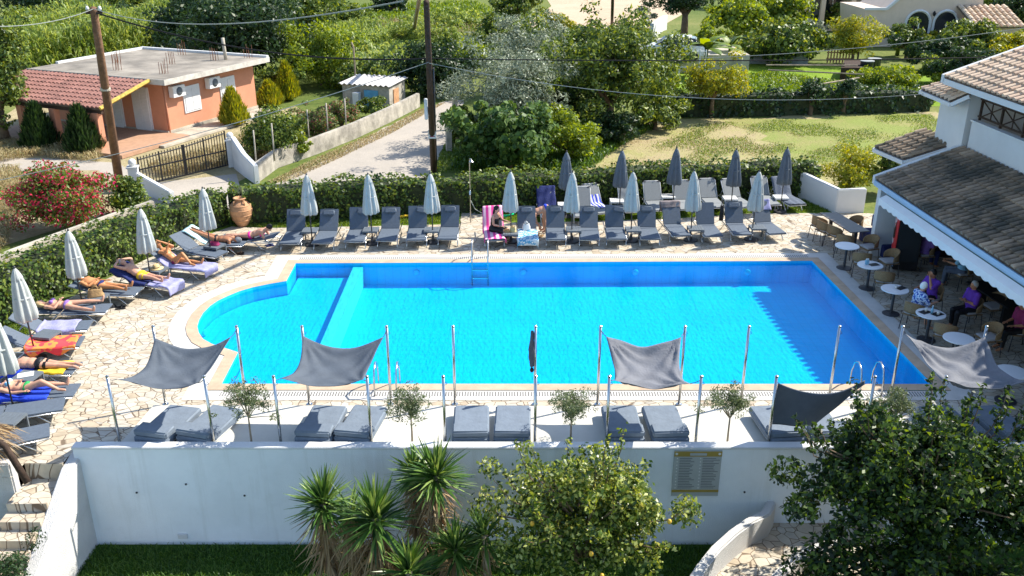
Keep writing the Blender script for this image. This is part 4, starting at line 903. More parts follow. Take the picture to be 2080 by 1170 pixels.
def lie(ang, px=1.1, z=0.45, prone=False, arms=('side', 'side'), knees=(0, 0), spread=0.1, headturn=0.0, prop=0.0, legz=0.0, chin=0.0):
    a = R(ang); d = V(math.cos(a), 0, math.sin(a)); up = V(-math.sin(a), 0, math.cos(a)); P = V(px, 0, z); J = {'P': P}
    if prop: d = V(math.cos(a+prop), 0, math.sin(a+prop)); up = V(-math.sin(a+prop), 0, math.cos(a+prop))
    J['N'] = P+d*0.52; J['H'] = J['N']+d*0.17+up*(0.02+chin); sg = -1 if prone else 1
    y = V(0, 1, 0); J['S'] = [P+d*0.47+y*0.18, P+d*0.47-y*0.18]
    J['face'] = 1; f = (J['S'][0]-J['S'][1]).normalized().cross(d)
    J['face'] = 1 if f.dot(up)*sg > 0 else -1
    J['look'] = (up*sg*math.cos(headturn)+y*math.sin(headturn)).normalized()
    if prone and prop: J['look'] = V(1, 0, -0.1)
    J['E'], J['W'] = [], []; J['hand'] = []
    for k, s in ((0, 1), (1, -1)):
        S = J['S'][k]; m = arms[k]
        if m == 'side': E = S-d*0.26+y*s*0.07+up*-0.02; W = E-V(0.22, 0, 0)+up*0.02
        elif m == 'belly': E = S-d*0.25+y*s*0.08+up*0.0; W = E-d*0.08-y*s*0.2+up*0.13
        elif m == 'up': E = S+d*0.2+y*s*0.17+up*0.02; W = J['H']+d*0.1+y*s*0.06
        elif m == 'phone': E = S-d*0.17+y*s*0.03+up*0.16; W = E+d*0.08+up*0.2-y*s*0.05
        elif m == 'face': E = S+up*0.16-d*0.12+y*s*0.08; W = J['H']+up*0.14+y*s*0.03
        elif m == 'fold': E = S+d*0.12+y*s*0.12-up*0.1; W = J['H']+d*0.08-y*s*0.02-up*0.12
        elif m == 'elbow': E = V(S.x+0.08, S.y+s*0.04, 0.38); W = V(S.x+0.2, S.y-s*0.12, 0.4)
        elif m == 'hang': E = S+V(0.02, s*0.03, -0.22); W = E+V(0.12, 0.02, -0.2)
        elif m == 'hangside': E = S+V(0.03, s*0.16, -0.1); W = E+V(0.08, s*0.05, -0.2)
        J['E'].append(E); J['W'].append(W); J['hand'].append((W-E))
    J['Hp'] = [P+y*0.085, P-y*0.085]; J['K'], J['A'], J['T'] = [], [], []
    for k, s in ((0, 1), (1, -1)):
        kn = knees[k]; K = P+V(-0.42*math.cos(kn*0.9), s*spread, 0.42*math.sin(kn*0.9)-0.03+legz*0.5); A_ = K+V(-0.4*math.cos(kn*0.95), s*spread*0.6, -0.4*math.sin(kn*0.95)-0.01+legz*0.5)
        J['K'].append(K); J['A'].append(A_); J['T'].append(A_+(V(-0.13, 0, -0.05) if prone else V(-0.05, s*0.04, 0.14) if kn < .2 else V(-0.15, 0, -0.02)))
    return J
def on(k): o = LF[k][0]; return o.location, o.rotation_euler[2]
G8 = 'sunbathers on the left side'
l_, r_ = on('a'); person('woman in a pink bikini propped on her elbows on the lounger by the jar', lie(4, 1.05, 0.44, True, ('elbow', 'elbow'), prop=0.3, spread=0.04), l_, r_, M['skin_light'], M['hair_black'], (('bikini_top', 'bra', M['cloth_hot_pink']), ('bikini_bottom', 'brief', M['cloth_hot_pink'])), female=True, group=G8)
# man face down with feet on the raised back: local x reversed
Jb = lie(0, 1.0, 0.43, True, ('hang', 'hang'), spread=0.05, legz=0.36, chin=-0.05)
o = LF['b'][0]; th = o.rotation_euler[2]
person('man in black trunks lying face down, his arms reaching to the flagstones', Jb, o.location+V(math.cos(th)*1.95, math.sin(th)*1.95, 0), th+PI, M['skin_tan'], M['hair_grey'], (('swim_trunks', 'brief', M['black']),), group=G8)
l_, r_ = on('d'); person('tanned blonde woman reclining and holding up a phone, one knee raised', lie(38, 1.15, 0.46, False, ('phone', 'face'), (0.85, 0.05), 0.06), l_, r_, M['skin_orange'], M['hair_blonde'], (('bikini_bottom', 'brief', M['cloth_maroon']),), female=True, group=G8)
l_, r_ = on('e'); person('man in yellow shorts reclining with both hands behind his head', lie(27, 1.15, 0.47, False, ('up', 'up'), (0.1, 0.02), 0.08), l_, r_, M['skin_light'], M['hair_grey'], (('shorts', 'trunks', M['cloth_yellow']),), group=G8, fat=1.12)
l_, r_ = on('f'); person('man in navy trunks lying on his back with a pale hat beside his face', lie(15, 1.12, 0.46, False, ('belly', 'side'), (0.08, 0.02), 0.09), l_, r_, M['skin_orange'], M['hair_grey'], (('swim_trunks', 'brief', M['cloth_navy']),), group=G8, fat=1.12)
l_, r_ = on('g'); person('blonde woman in a lilac bikini lying with one leg off the lounger', lie(3, 1.1, 0.45, False, ('belly', 'hangside'), (0.0, 0.08), 0.2, headturn=-0.7), l_, r_, M['skin_light'], M['hair_blonde'], (('bikini_top', 'bra', M['cloth_violet']), ('bikini_bottom', 'brief', M['cloth_violet'])), female=True, group=G8, hairlen=.3)
l_, r_ = on('j'); person('man in black shorts lying face down on blue towels, feet past the lounger end', lie(2, 0.85, 0.45, True, ('fold', 'fold'), spread=0.05), l_, r_, M['skin_light'], M['hair_grey'], (('shorts', 'trunks', M['black']),), group=G8, fat=1.1)
l_, r_ = on('k'); person('woman in a green bikini lying on a royal blue towel, one knee up', lie(8, 1.05, 0.46, False, ('side', 'belly'), (0.55, 0.12), 0.08), l_, r_, M['skin_light'], M['hair_blonde'], (('bikini_top', 'bra', M['check_blue']), ('bikini_bottom', 'brief', M['cloth_green'])), female=True, group=G8)
def sit(seat=0.45, lean=0.0, arms=('lap', 'lap'), look=None, kneel=0.0, knee_y=0.09, side=0):
    P = V(0, 0, seat+0.11); d = V(math.sin(lean), 0, math.cos(lean)); y = V(0, 1, 0); f = V(math.cos(lean), 0, -math.sin(lean))
    J = {'P': P, 'N': P+d*0.52, 'S': [P+d*0.47+y*0.18, P+d*0.47-y*0.18]}; J['H'] = J['N']+d*0.16+f*0.03; J['look'] = look or f
    J['face'] = 1 if (J['S'][0]-J['S'][1]).cross(d).dot(f) > 0 else -1
    J['E'], J['W'], J['hand'] = [], [], []
    for k, s in ((0, 1), (1, -1)):
        S = J['S'][k]; m = arms[k]
        if m == 'lap': E = S-d*0.26+f*0.05+y*s*0.04; W = E+f*0.22-y*s*0.08-d*0.02
        elif m == 'table': E = S-d*0.2+f*0.16+y*s*0.05; W = E+f*0.23-y*s*0.1+d*0.04
        elif m == 'face': E = S-d*0.12+f*0.24+y*s*0.03; W = J['H']+f*0.13-d*0.04+y*s*0.04
        elif m == 'cross': E = S-d*0.26+f*0.06+y*s*0.05; W = E+f*0.14-y*s*0.24+d*0.05
        J['E'].append(E); J['W'].append(W); J['hand'].append(W-E)
    J['Hp'] = [P+y*0.09, P-y*0.09]; J['K'] = [P+V(0.43, knee_y+0.02, -0.02), P+V(0.43, -knee_y-0.02, -0.02)]
    J['A'] = [V(0.45+kneel, knee_y+.02, 0.07), V(0.4+kneel, -knee_y-.02, 0.07)]; J['T'] = [a+V(0.15, 0, -0.045) for a in J['A']]
    return J
# woman in black on the pink towel, turned to the right
o = LOUNGE[6]; c = o.matrix_basis @ V(0.85, 0, 0)
person('woman in a black dress with dark hair sitting sideways on the pink striped towel', sit(0.33, 0.1, ('table', 'lap')), (c.x+0.02, c.y, 0), R(-25), M['skin_light'], M['hair_black'], (('dress', 'skirt', M['black']), ('dress_top', 'onepiece', M['black'])), female=True, fat=1.15, hairlen=0.2)
# bending woman
P = V(0, 0, 0.86); J = {'P': P, 'N': V(0.46, 0, 0.68), 'H': V(0.6, 0, 0.56), 'S': [V(0.42, 0.16, 0.7), V(0.42, -0.16, 0.7)], 'face': 1}
J['face'] = 1 if (J['S'][0]-J['S'][1]).cross(J['N']-P).z < 0 else -1
J['look'] = V(0.3, 0, -1); J['E'] = [V(0.36, 0.2, 0.44), V(0.38, -0.16, 0.42)]; J['W'] = [V(0.22, 0.12, 0.26), V(0.2, -0.08, 0.2)]; J['hand'] = [V(-0.1, 0, -1)]*2
J['Hp'] = [V(0, 0.09, 0.84), V(0, -0.09, 0.84)]; J['K'] = [V(0.06, 0.09, 0.46), V(0.05, -0.08, 0.46)]; J['A'] = [V(0.0, 0.09, 0.08), V(0.04, -0.08, 0.08)]; J['T'] = [V(0.14, 0.1, 0.03), V(0.18, -0.08, 0.03)]
p = G(1108, 471); person('woman in a blue and black swimsuit bending down to her feet between two loungers', J, (p.x, p.y, 0), PI+R(8), M['skin_light'], None, (('swimsuit', 'brief', M['cloth_blue']), ('swimsuit_top', 'bra', M['black'])), female=True, fat=1.1)
# ---------------- restaurant building ----------------
def tilemat(name, cols, dark):
    m = bpy.data.materials.new(name); m.use_nodes = True; nt = m.node_tree; L = nt.links; p = nt.nodes['Principled BSDF']; p.inputs['Roughness'].default_value = 0.9
    g = _n(nt, 'ShaderNodeNewGeometry'); r = _n(nt, 'ShaderNodeValToRGB'); L.new(g.outputs['Random Per Island'], r.inputs[0]); e = r.color_ramp.elements
    while len(e) < len(cols): e.new(0.5)
    for i, c in enumerate(cols): e[i].position = i/(len(cols)-1); e[i].color = (*c, 1)
    tc = _n(nt, 'ShaderNodeTexCoord'); no = _n(nt, 'ShaderNodeTexNoise'); no.inputs['Scale'].default_value = 0.6; no.inputs['Detail'].default_value = 8; no.inputs['Roughness'].default_value = 0.7
    L.new(tc.outputs['Object'], no.inputs['Vector']); mr = _n(nt, 'ShaderNodeMapRange'); mr.inputs[1].default_value = dark[1]; mr.inputs[2].default_value = dark[1]+0.16; L.new(no.outputs[0], mr.inputs[0])
    mx = _n(nt, 'ShaderNodeMix', data_type='RGBA'); L.new(mr.outputs[0], mx.inputs[0]); mx.inputs[7].default_value = (*dark[0], 1); L.new(r.outputs[0], mx.inputs[6]); L.new(mx.outputs[2], p.inputs['Base Color'])
    M[name] = m
tilemat('tiles_mossy', [(0.24, 0.17, 0.11), (0.34, 0.25, 0.17), (0.18, 0.14, 0.1), (0.44, 0.33, 0.23)], ((0.07, 0.065, 0.05), 0.44))
tilemat('tiles_cream', [(0.45, 0.33, 0.22), (0.6, 0.46, 0.33), (0.52, 0.36, 0.25), (0.66, 0.53, 0.4)], ((0.3, 0.24, 0.18), 0.55))
tilemat('tiles_red', [(0.22, 0.1, 0.08), (0.28, 0.135, 0.11), (0.18, 0.085, 0.07)], ((0.3, 0.12, 0.06), 0.6))
def tile_roof(name, e0, e1, t0, t1, m, par, cw=0.24, rl=0.36, r=0.085, under=None):
    "barrel tiles between eave line e0-e1 and top line t0-t1"
    e0, e1, t0, t1 = map(Vector, (e0, e1, t0, t1)); nc = max(2, round((e1-e0).length/cw)); nr = max(2, round((t0-e0).length/rl)); mb = MB()
    nn = (e1-e0).cross(t0-e0).normalized(); nn = nn if nn.z > 0 else -nn
    for c in range(nc):
        f = (c+0.5)/nc; a = e0.lerp(e1, f); b = t0.lerp(t1, f); ax = (b-a).normalized(); sd_ = ax.cross(nn).normalized()
        for k in range(nr):
            p0 = a.lerp(b, k/nr)-ax*0.03; p1 = a.lerp(b, (k+1)/nr)+ax*0.02; j = random.uniform(-.008, .008); h = 0.035
            vs = []
            for (p, rr, hh) in ((p0, r*1.08, h), (p1, r*0.88, 0.004)):
                for q in range(6):
                    t = PI*q/5; vs.append(p+sd_*(rr*math.cos(t)+j)+nn*(rr*0.85*math.sin(t)+hh))
            mb.add(vs, [(q, q+1, q+7, q+6) for q in range(5)]+[(5, 4, 3, 2, 1, 0)])
    mb.build(name, m, par)
    o = MB().add([e0, e1, t1, t0, e0-nn*0.07, e1-nn*0.07, t1-nn*0.07, t0-nn*0.07], [(0, 1, 2, 3), (7, 6, 5, 4), (0, 4, 5, 1), (1, 5, 6, 2), (2, 6, 7, 3), (3, 7, 4, 0)]).build('roof_deck', under or M['tiles_under'], par)
    return o
mat('tiles_under', (0.12, 0.09, 0.07), var=0.3, scale=3)
mat('blue_trim', (0.35, 0.5, 0.66), rough=0.4, var=0.04); mat('green_trim', (0.1, 0.16, 0.14), rough=0.4, var=0.04); mat('awning', (0.72, 0.73, 0.72), rough=0.8, var=0.03, bump=0.1)
_t = R(2.6); _o = Matrix.Rotation(_t, 3, 'Z') @ V(1.3, -9.5, 0)+V(11.2, 27.5, 0)
rb = empty('restaurant_building', _o, _t, 'white two storey poolside restaurant with weathered barrel tile roofs and a scalloped white awning', 'restaurant')
T0 = Matrix.Translation((-12.5, -18, 0))
def RB(): b = MB(); b.T = T0; return b
s_ = lambda p: (p[0]-12.5, p[1]-18, p[2])
EX, EZ, TX, TZ, YF, YN = 11.37, 2.5, 13.94, 3.47, 27.56, 8.0
tile_roof('lower_roof', s_((EX, YN, EZ)), s_((EX, YF, EZ)), s_((TX, YN, TZ)), s_((TX, YF, TZ)), M['tiles_mossy'], rb)
RB().box((EX-0.03, (YN+YF)/2, EZ-0.13), (0.05, YF-YN, 0.16)).build('gutter', M['blue_trim'], rb)
RB().box((EX-0.02, (YN+YF)/2-0.5, EZ-0.24), (0.12, YF-YN-1, 0.06)).build('awning_box', M['green_trim'], rb)
aw = RB()
def awf(u, v):
    y = 9.0+(26.5-9.0)*u; sc_ = abs(math.sin(y*PI/0.36)); z = 0
    if v < 0.25: return (EX-0.1, y, EZ-0.22)
    if v < 0.75: return (EX-0.3, y, EZ-0.32)
    return (EX-0.32, y, EZ-0.47-0.05*sc_)
thick(aw.grid(awf, 360, 2).build('awning', M['awning'], rb), 0.01)
RB().prism([(EX+0.1, YF-0.25), (TX, YF-0.25), (TX, YF-0.02), (EX+0.1, YF-0.02)], 0, [EZ-0.1, TZ-0.15, TZ-0.15, EZ-0.1]).build('end_wall', M['white_wall'], rb)
RB().prism([(12.3, YF-0.4), (15.8, YF-0.4), (15.8, YF-0.27), (12.3, YF-0.27)], 0, [EZ+0.1, 3.15, 3.15, EZ+.1]).build('interior_shade_panel', M['interior_dark'], rb)  # added near-black panel over the end wall; its colour stands for interior shade
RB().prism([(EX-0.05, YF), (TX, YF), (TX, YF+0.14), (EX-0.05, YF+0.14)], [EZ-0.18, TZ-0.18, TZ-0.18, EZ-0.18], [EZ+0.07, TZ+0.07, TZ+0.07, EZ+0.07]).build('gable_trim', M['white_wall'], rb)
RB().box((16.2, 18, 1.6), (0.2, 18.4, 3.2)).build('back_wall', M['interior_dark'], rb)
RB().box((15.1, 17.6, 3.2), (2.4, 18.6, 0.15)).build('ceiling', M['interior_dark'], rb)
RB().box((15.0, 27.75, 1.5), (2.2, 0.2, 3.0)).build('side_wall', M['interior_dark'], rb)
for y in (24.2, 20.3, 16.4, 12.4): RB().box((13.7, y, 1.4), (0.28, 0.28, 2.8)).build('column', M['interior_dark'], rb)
# upper storey
RB().box((14.07, 18.2, 3.85), (0.16, 18.4, 0.92)).build('balcony_parapet', M['white_wall'], rb)
RB().box((14.05, 18.2, 4.33), (0.22, 18.45, 0.05)).build('parapet_coping', M['white_wall'], rb)
RB().box((15.9, 28.45, 2.53), (4.0, 1.7, 5.06)).build('tower_wall', M['white_wall'], rb)
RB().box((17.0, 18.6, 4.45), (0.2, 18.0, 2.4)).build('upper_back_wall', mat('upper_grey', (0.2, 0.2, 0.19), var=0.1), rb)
RB().box((15.5, 18.4, 3.42), (2.7, 17.6, 0.12)).build('balcony_floor', M['concrete'], rb)
rl = RB(); ZR = 4.36
rl.box((14.15, 25.6, ZR+0.62), (0.06, 3.6, 0.06)); rl.box((14.15, 25.6, ZR+0.1), (0.05, 3.6, 0.05))
for i in range(4):
    y = 23.85+i*1.15; rl.box((14.15, y, ZR+0.34), (0.06, 0.06, 0.7))
    if i < 3:
        for a_, b_ in ((0.08, 0.6), (0.6, 0.08)): rl.tube([(14.15, y, ZR+a_), (14.15, y+1.15, ZR+b_)], 0.02, 6)
        rl.tube([(14.15, y+0.57, ZR+0.08), (14.15, y+.57, ZR+0.62)], 0.02, 6)
rl.build('balcony_railing', M['wood_dark'], rb)
rl = RB(); rl.box((14.15, 18.7, ZR+0.62), (0.06, 9.9, 0.06)); rl.box((14.15, 18.7, ZR+0.1), (0.05, 9.9, 0.05))
for i in range(10): rl.box((14.15, 14.0+i*1.05, ZR+0.34), (0.05, 0.05, 0.7)); rl.tube([(14.15, 14.0+i*1.05, ZR+0.1), (14.15, 15.05+i*1.05, ZR+.6)], 0.018, 6)
rl.build('balcony_railing', M['wood_dark'], rb)
UX, UZ = 13.36, 5.5
tile_roof('upper_roof', s_((UX, YN, UZ)), s_((UX, 28.3, UZ)), s_((UX+4, YN, UZ+1.45)), s_((UX+4, 28.3, UZ+1.45)), M['tiles_cream'], rb, cw=0.27)
RB().box((UX+0.02, (YN+28.3)/2, UZ-0.14), (0.06, 28.3-YN, 0.17)).build('upper_fascia', M['white_wall'], rb)
RB().box((UX+1.6, (YN+28.3)/2, UZ-0.13), (3.1, 28.3-YN-0.1, 0.04)).build('upper_soffit', M['white_wall'], rb)
RB().prism([(UX-0.02, 28.32), (UX+4, 28.32), (UX+4, 28.46), (UX-0.02, 28.46)], [UZ-0.2, UZ+1.25, UZ+1.25, UZ-0.2], [UZ+0.05, UZ+1.5, UZ+1.5, UZ+0.05]).build('upper_gable_trim', M['white_wall'], rb)
# small side roofs
a0, a1 = G(1786, 299, 2.75), G(1843, 325, 2.75); t0_, t1_ = G(1888, 263, 3.44), G(1955, 291, 3.44)
tile_roof('porch_roof', s_(a0), s_(a1), s_(t0_), s_(t1_), M['tiles_mossy'], rb, cw=0.24)
bb = RB(); d_ = Vector((0, 0, 0.11))
for (p, q) in ((a1, t1_), (a0, a1), (a0, t0_)): bb.tube([p-d_, q-d_], 0.09, 4)
bb.build('porch_roof_trim', M['white_wall'], rb)
a0, a1 = G(1880, 181, 4.86), G(1938, 207, 4.86); t0_, t1_ = G(1942, 163, 5.2), G(1975, 190, 5.2)
tile_roof('eyebrow_roof', s_(a0), s_(a1), s_(t0_), s_(t1_), M['tiles_cream'], rb, cw=0.26)
bb = RB()
for (p, q) in ((a1, t1_), (a0, a1), (a0, t0_)): bb.tube([p-d_, q-d_], 0.08, 4)
bb.build('eyebrow_trim', M['white_wall'], rb)
# garden wall between grass and terrace
A, B, C_ = G(1622, 398), G(1699, 432), G(1752, 430); A, B, C_ = A.xy, B.xy, C_.xy
wall_strip('terrace_wall', [A, B, C_], 0.2, -0.1, [0.98, 0.9, 0.9], M['white_wall'], 'white garden wall with a corner between the grass strip and the terrace seating')
# dark cooler with red side
cp = G(1826, 545); ck = empty('drinks_cooler', (cp.x+0.1, cp.y, 0), R(-12), 'tall dark drinks cooler with a red side and white script, under the awning', 'cooler')
MB().box((0, 0, 1.0), (0.7, 0.62, 1.9)).build('cabinet', M['black'], ck, bevel=0.02)
MB().box((-0.355, 0, 1.25), (0.012, 0.56, 1.35)).build('side_panel', mat('cooler_red', (0.55, 0.01, 0.015), rough=0.35, var=0.05), ck)
MB().box((-0.357, -0.05, 0.36), (0.012, 0.5, 0.42)).build('ice_print', mat('ice', (0.3, 0.4, 0.6), var=0.4, scale=9), ck)
MB().box((0, -0.32, 1.1), (0.6, 0.015, 1.5)).build('glass_door', M['glass_dark'], ck)
MB().lathe([(0.035, 0), (0.05, 0.03), (0.05, 0.3), (0.02, 0.42), (0.02, 0.5)], 12).build('bottle_print', M['wood_dark'], ck).location = (-0.36, 0.08, 0.95)
MB().box((-0.366, 0.1, 1.62), (0.012, 0.07, 0.3)).build('white_flash', M['board_white'], ck)
fc = bpy.data.curves.new('logo', 'FONT'); fc.body = 'Coca-Cola'; fc.size = 0.26; fc.shear = 0.4; fc.extrude = 0.003; to = bpy.data.objects.new('t', fc); COL.objects.link(to)
dg = bpy.context.evaluated_depsgraph_get(); dg.update(); lm = bpy.data.meshes.new_from_object(to.evaluated_get(dg)); bpy.data.objects.remove(to); lm.materials.clear()
lo = link('logo_script', lm, M['board_white'], ck); lo.rotation_euler = (R(90), R(-90), R(-90)); lo.location = (-0.37, 0.1, 0.72)
# ---------------- terrace furniture ----------------
def wicker_chair(label, first=[None], loc=None, rz=0):
    if first[0] is not None: return copy_tree(first[0], loc, rz, label)
    r = empty('wicker_chair', loc, rz, label, 'chair', 'wicker terrace chairs'); first[0] = r
    for sx, sy in ((1, 1), (1, -1), (-1, 1), (-1, -1)): MB().tube([(sx*0.2, sy*0.22, 0.44), (sx*0.24, sy*0.25, 0)], 0.012, 6).build('leg', M['dark_metal'], r, smooth=True)
    MB().box((0, 0, 0.445), (0.46, 0.48, 0.03)).build('seat', M['wicker'], r, bevel=0.01)
    MB().box((0, 0, 0.49), (0.42, 0.44, 0.05)).build('cushion', M['cushion'], r, bevel=0.02)
    def fn(u, v):
        t = PI*(0.5+u)+0; t = R(80)+R(200)*u; w_ = math.sin(PI*u); return (0.25*math.cos(t)-0.02, 0.27*math.sin(t), 0.52+(0.1+0.2*w_**0.6)*v)
    thick(MB().grid(fn, 24, 4).build('backrest', M['wicker'], r, smooth=True), 0.015)
    rm = MB(); rm.tube([fn(i/20, 1) for i in range(21)], 0.016, 6, cap=True); rm.build('back_rim', M['wicker'], r, smooth=True)
    for u in (0.05, 0.5, 0.95): a_ = fn(u, 0.4); MB().tube([(a_[0], a_[1], a_[2]), (a_[0]*0.9, a_[1]*0.9, 0.44)], 0.01, 6).build('back_post', M['dark_metal'], r, smooth=True)
    return r
def ch(px, py, deg, label): p = G(px, py, 0.0); return wicker_chair(label, loc=(p.x, p.y, 0), rz=R(deg))
def round_table(px, py, label, rad=0.36, first=[None]):
    p = G(px, py, 0.74)
    if first[0] is not None: return copy_tree(first[0], (p.x, p.y, 0), 0, label)
    r = empty('round_table', (p.x, p.y, 0), 0, label, 'table', 'round white terrace tables'); first[0] = r
    MB().lathe([(rad-0.01, 0.715), (rad, 0.72), (rad, 0.738), (rad-0.01, 0.745)], 36).build('tabletop', mat('table_top_white', (0.72, 0.72, 0.72), rough=0.35, var=0.02), r)
    MB().lathe([(0.04, 0.04), (0.035, 0.4), (0.04, 0.715)], 14).build('pedestal', M['dark_metal'], r)
    MB().lathe([(0.23, 0), (0.23, 0.02), (0.06, 0.05)], 24).build('base', M['dark_metal'], r)
    return r
TBS = [(1721, 499, 'empty white round table nearest the pool corner, farthest of the terrace row'), (1768, 538, 'white round table with a dark placemat and a napkin holder, second farthest'),
       (1818, 587, 'white round table with one white cup, third from the far end'), (1891, 637, 'round table with two placemats between the white haired woman and the man in purple'),
       (1948, 687, 'empty white round table just above the rightmost sail'), (2056, 755, 'white round table at the right edge behind the rightmost sail')]
TT = [round_table(*t) for t in TBS]
chs = [(1662, 484, 35, 'lit wicker chair at the far end of the long table'), (1672, 494, 20, 'lit wicker chair on the pool side of the long table, its legs in sunlight'), (1693, 503, 25, 'wicker chair on the pool side of the long table, near its middle'),
       (1712, 522, 60, 'wicker chair with a pale cushion behind the farthest round table'), (1760, 530, 200, 'wicker chair right of the farthest round table, back to the cooler'), (1730, 488, 200, 'wicker chair at the near end of the long table'),
       (1745, 560, 75, 'wicker chair left of the table with the napkin holder'), (1800, 560, 190, 'wicker chair right of the table with the napkin holder'), (1790, 600, 70, 'wicker chair left of the table with one white cup'),
       (1852, 668, 45, 'wicker chair under the white haired woman'), (1963, 665, 190, 'wicker chair under the man in purple'), (1912, 712, 60, 'empty wicker chair left of the empty table by the sail'),
       (2000, 720, 190, 'wicker chair behind the top corner of the rightmost sail'), (2062, 708, 170, 'wicker chair under the man in maroon'), (1872, 545, 190, 'wicker chair under the woman in violet in the shade'),
       (1948, 585, 190, 'wicker chair under the man in a pale blue shirt'), (1885, 638, 215, 'wicker chair under the person in a dark patterned top'), (2010, 655, 190, 'empty chair with a pale cushion in the dark interior')]
CH = [ch(*c) for c in chs]
# long table and bench
lt = empty('long_table', (0, 0, 0), 0, 'long dark wooden dining table beside the bench by the white end wall', 'table')
q = [G(1665, 432, .74), G(1700, 431, .74), G(1767, 469, .74), G(1728, 472, .74)]
MB().prism([(p.x, p.y) for p in q], 0.71, 0.74).build('tabletop', mat('slate_top', (0.1, 0.09, 0.085), rough=0.45, var=0.1), lt)
for f in (0.12, 0.88):
    c = (q[0].lerp(q[3], f)+q[1].lerp(q[2], f))/2; MB().box((c.x, c.y, 0.35), (0.1, 0.1, 0.7)).build('leg', M['dark_metal'], lt)
bn = empty('bench', (0, 0, 0), 0, 'dark upholstered corner bench with big cushions against the white end wall', 'bench')
c0, c1 = G(1746, 468, .3), G(1796, 507, .3)
bd_ = (c1-c0).normalized(); nn = Vector((-bd_.y, bd_.x, 0)); nn = nn if nn.x > 0 else -nn
MB().prism([(c0+nn*0).xy, c1.xy, (c1+nn*0.6).xy, (c0+nn*.6).xy], 0, 0.4).build('seat', M['cloth_navy'], bn, bevel=0.02)
for i in range(4):
    c = c0.lerp(c1, (i+0.5)/4)+nn*0.42; MB().box((c.x, c.y, 0.68), (0.16, 0.52, 0.5), rz=math.atan2(bd_.y, bd_.x)+R(90)+R(random.uniform(-8, 8))).build('cushion', [M['cloth_navy'], mat('cloth_plum', (0.05, 0.03, 0.09), var=.1)][i % 2], bn, bevel=0.06)
dt = empty('dark_dining_table', (0, 0, 0), 0, 'long black dining table deep in the shade behind the man in purple', 'table')
q = [G(1962, 572, .75), G(2010, 568, .75), G(2090, 612, .75), G(2048, 626, .75)]
MB().prism([p.xy for p in q], 0.72, 0.75).build('tabletop', M['black'], dt)
for f in (0.1, 0.9):
    c = (q[0].lerp(q[3], f)+q[1].lerp(q[2], f))/2; MB().box((c.x, c.y, 0.36), (0.5, 0.1, 0.72)).build('leg', M['black'], dt)
# table things
def on_table(i, dx, dy): t = TT[i].location; return (t.x+dx, t.y+dy, 0.746)
def cup(loc, label, first=[None]):
    if first[0] is not None: return copy_tree(first[0], loc, random.uniform(0, 6), label)
    r = empty('cup', loc, 0, label, 'cup', 'white cups on the terrace tables'); first[0] = r
    MB().lathe([(0.03, 0), (0.042, 0.1), (0.038, 0.1), (0.027, 0.01)], 16).build('body', M['table_white'], r, smooth=True)
    MB().tube([(0.038, 0, 0.08), (0.065, 0, 0.07), (0.06, 0, 0.035), (0.034, 0, 0.03)], 0.006, 6).build('handle', M['table_white'], r, smooth=True); return r
cup(on_table(2, 0.02, 0.0), 'white mug on the table with a single dark placemat'); cup(on_table(3, -0.08, 0.12), 'white cup on the placemat nearest the white haired woman'); cup(on_table(3, 0.14, -0.08), 'white cup on the placemat of the man in purple')
pm = MB().box((0, 0, 0.003), (0.3, 0.2, 0.005)).build('placemat', M['black']); tag(pm, 'dark placemat on the second farthest round table', 'placemat', 'dark placemats'); pm.location = on_table(1, 0.1, 0.0); pm.rotation_euler = (0, 0, 0.3)
for i, dx, dy, lab in ((3, -0.12, 0.08, 'dark placemat in front of the white haired woman'), (3, 0.14, -0.05, 'dark placemat in front of the man in purple'), (2, 0.18, 0.05, 'dark placemat behind the white mug')):
    o = copy_tree(pm, on_table(i, dx, dy), 0.5, lab)
nh = empty('napkin_holder', on_table(1, -0.1, 0.02), 0.2, 'pale blue napkin holder on the second farthest round table', 'napkin holder')
MB().box((0, 0, 0.07), (0.1, 0.07, 0.14)).build('holder', M['cloth_sky'], nh, bevel=0.01); MB().box((0, 0, 0.15), (0.08, 0.03, 0.06)).build('napkins', M['board_white'], nh)
bo = empty('water_bottle', on_table(3, 0.02, 0.0), 0, 'small clear bottle in the middle of the table with two placemats', 'bottle')
MB().lathe([(0.03, 0), (0.032, 0.12), (0.014, 0.17), (0.014, 0.2)], 14).build('glass', M['cloth_sky'], bo, smooth=True); MB().lathe([(0.016, 0.2), (0.016, 0.22)], 12).build('cap', M['board_white'], bo)
def seat_at(i, face=None): o = CH[i]; return o.location, (o.rotation_euler[2] if face is None else R(face))
l_, r_ = seat_at(9, 0); person('white haired woman in a blue and white print dress at the round table', sit(0.42, 0.15, ('table', 'table'), kneel=0.0), l_, R(10), M['skin_light'], M['hair_white'], (('dress', 'dress', M['print_blue']),), female=True, fat=1.2)
l_, r_ = seat_at(10); person('man in a purple t-shirt with grey hair and folded hands at a round table', sit(0.42, 0.0, ('cross', 'cross')), l_, R(190), M['skin_tan'], M['hair_grey'], (('shirt', 'shirt', M['cloth_purple']), ('shorts', 'trousers', M['black'])), fat=1.15)
l_, r_ = seat_at(15); person('man in a pale blue t-shirt with his back to the camera in the shade', sit(0.42, 0.12, ('table', 'table')), l_, R(150), M['skin_tan'], M['hair_black'], (('shirt', 'shirt', M['cloth_sky']), ('shorts', 'trousers', M['cloth_slate'])), fat=1.15)
l_, r_ = seat_at(14); person('woman in a violet top sitting in the shade beside the drinks cooler', sit(0.42, 0.05, ('lap', 'lap')), l_, R(20), M['skin_tan'], M['hair_black'], (('top', 'shirt', M['cloth_violet']), ('shorts', 'trousers', M['cloth_navy'])), female=True, hairlen=.2)
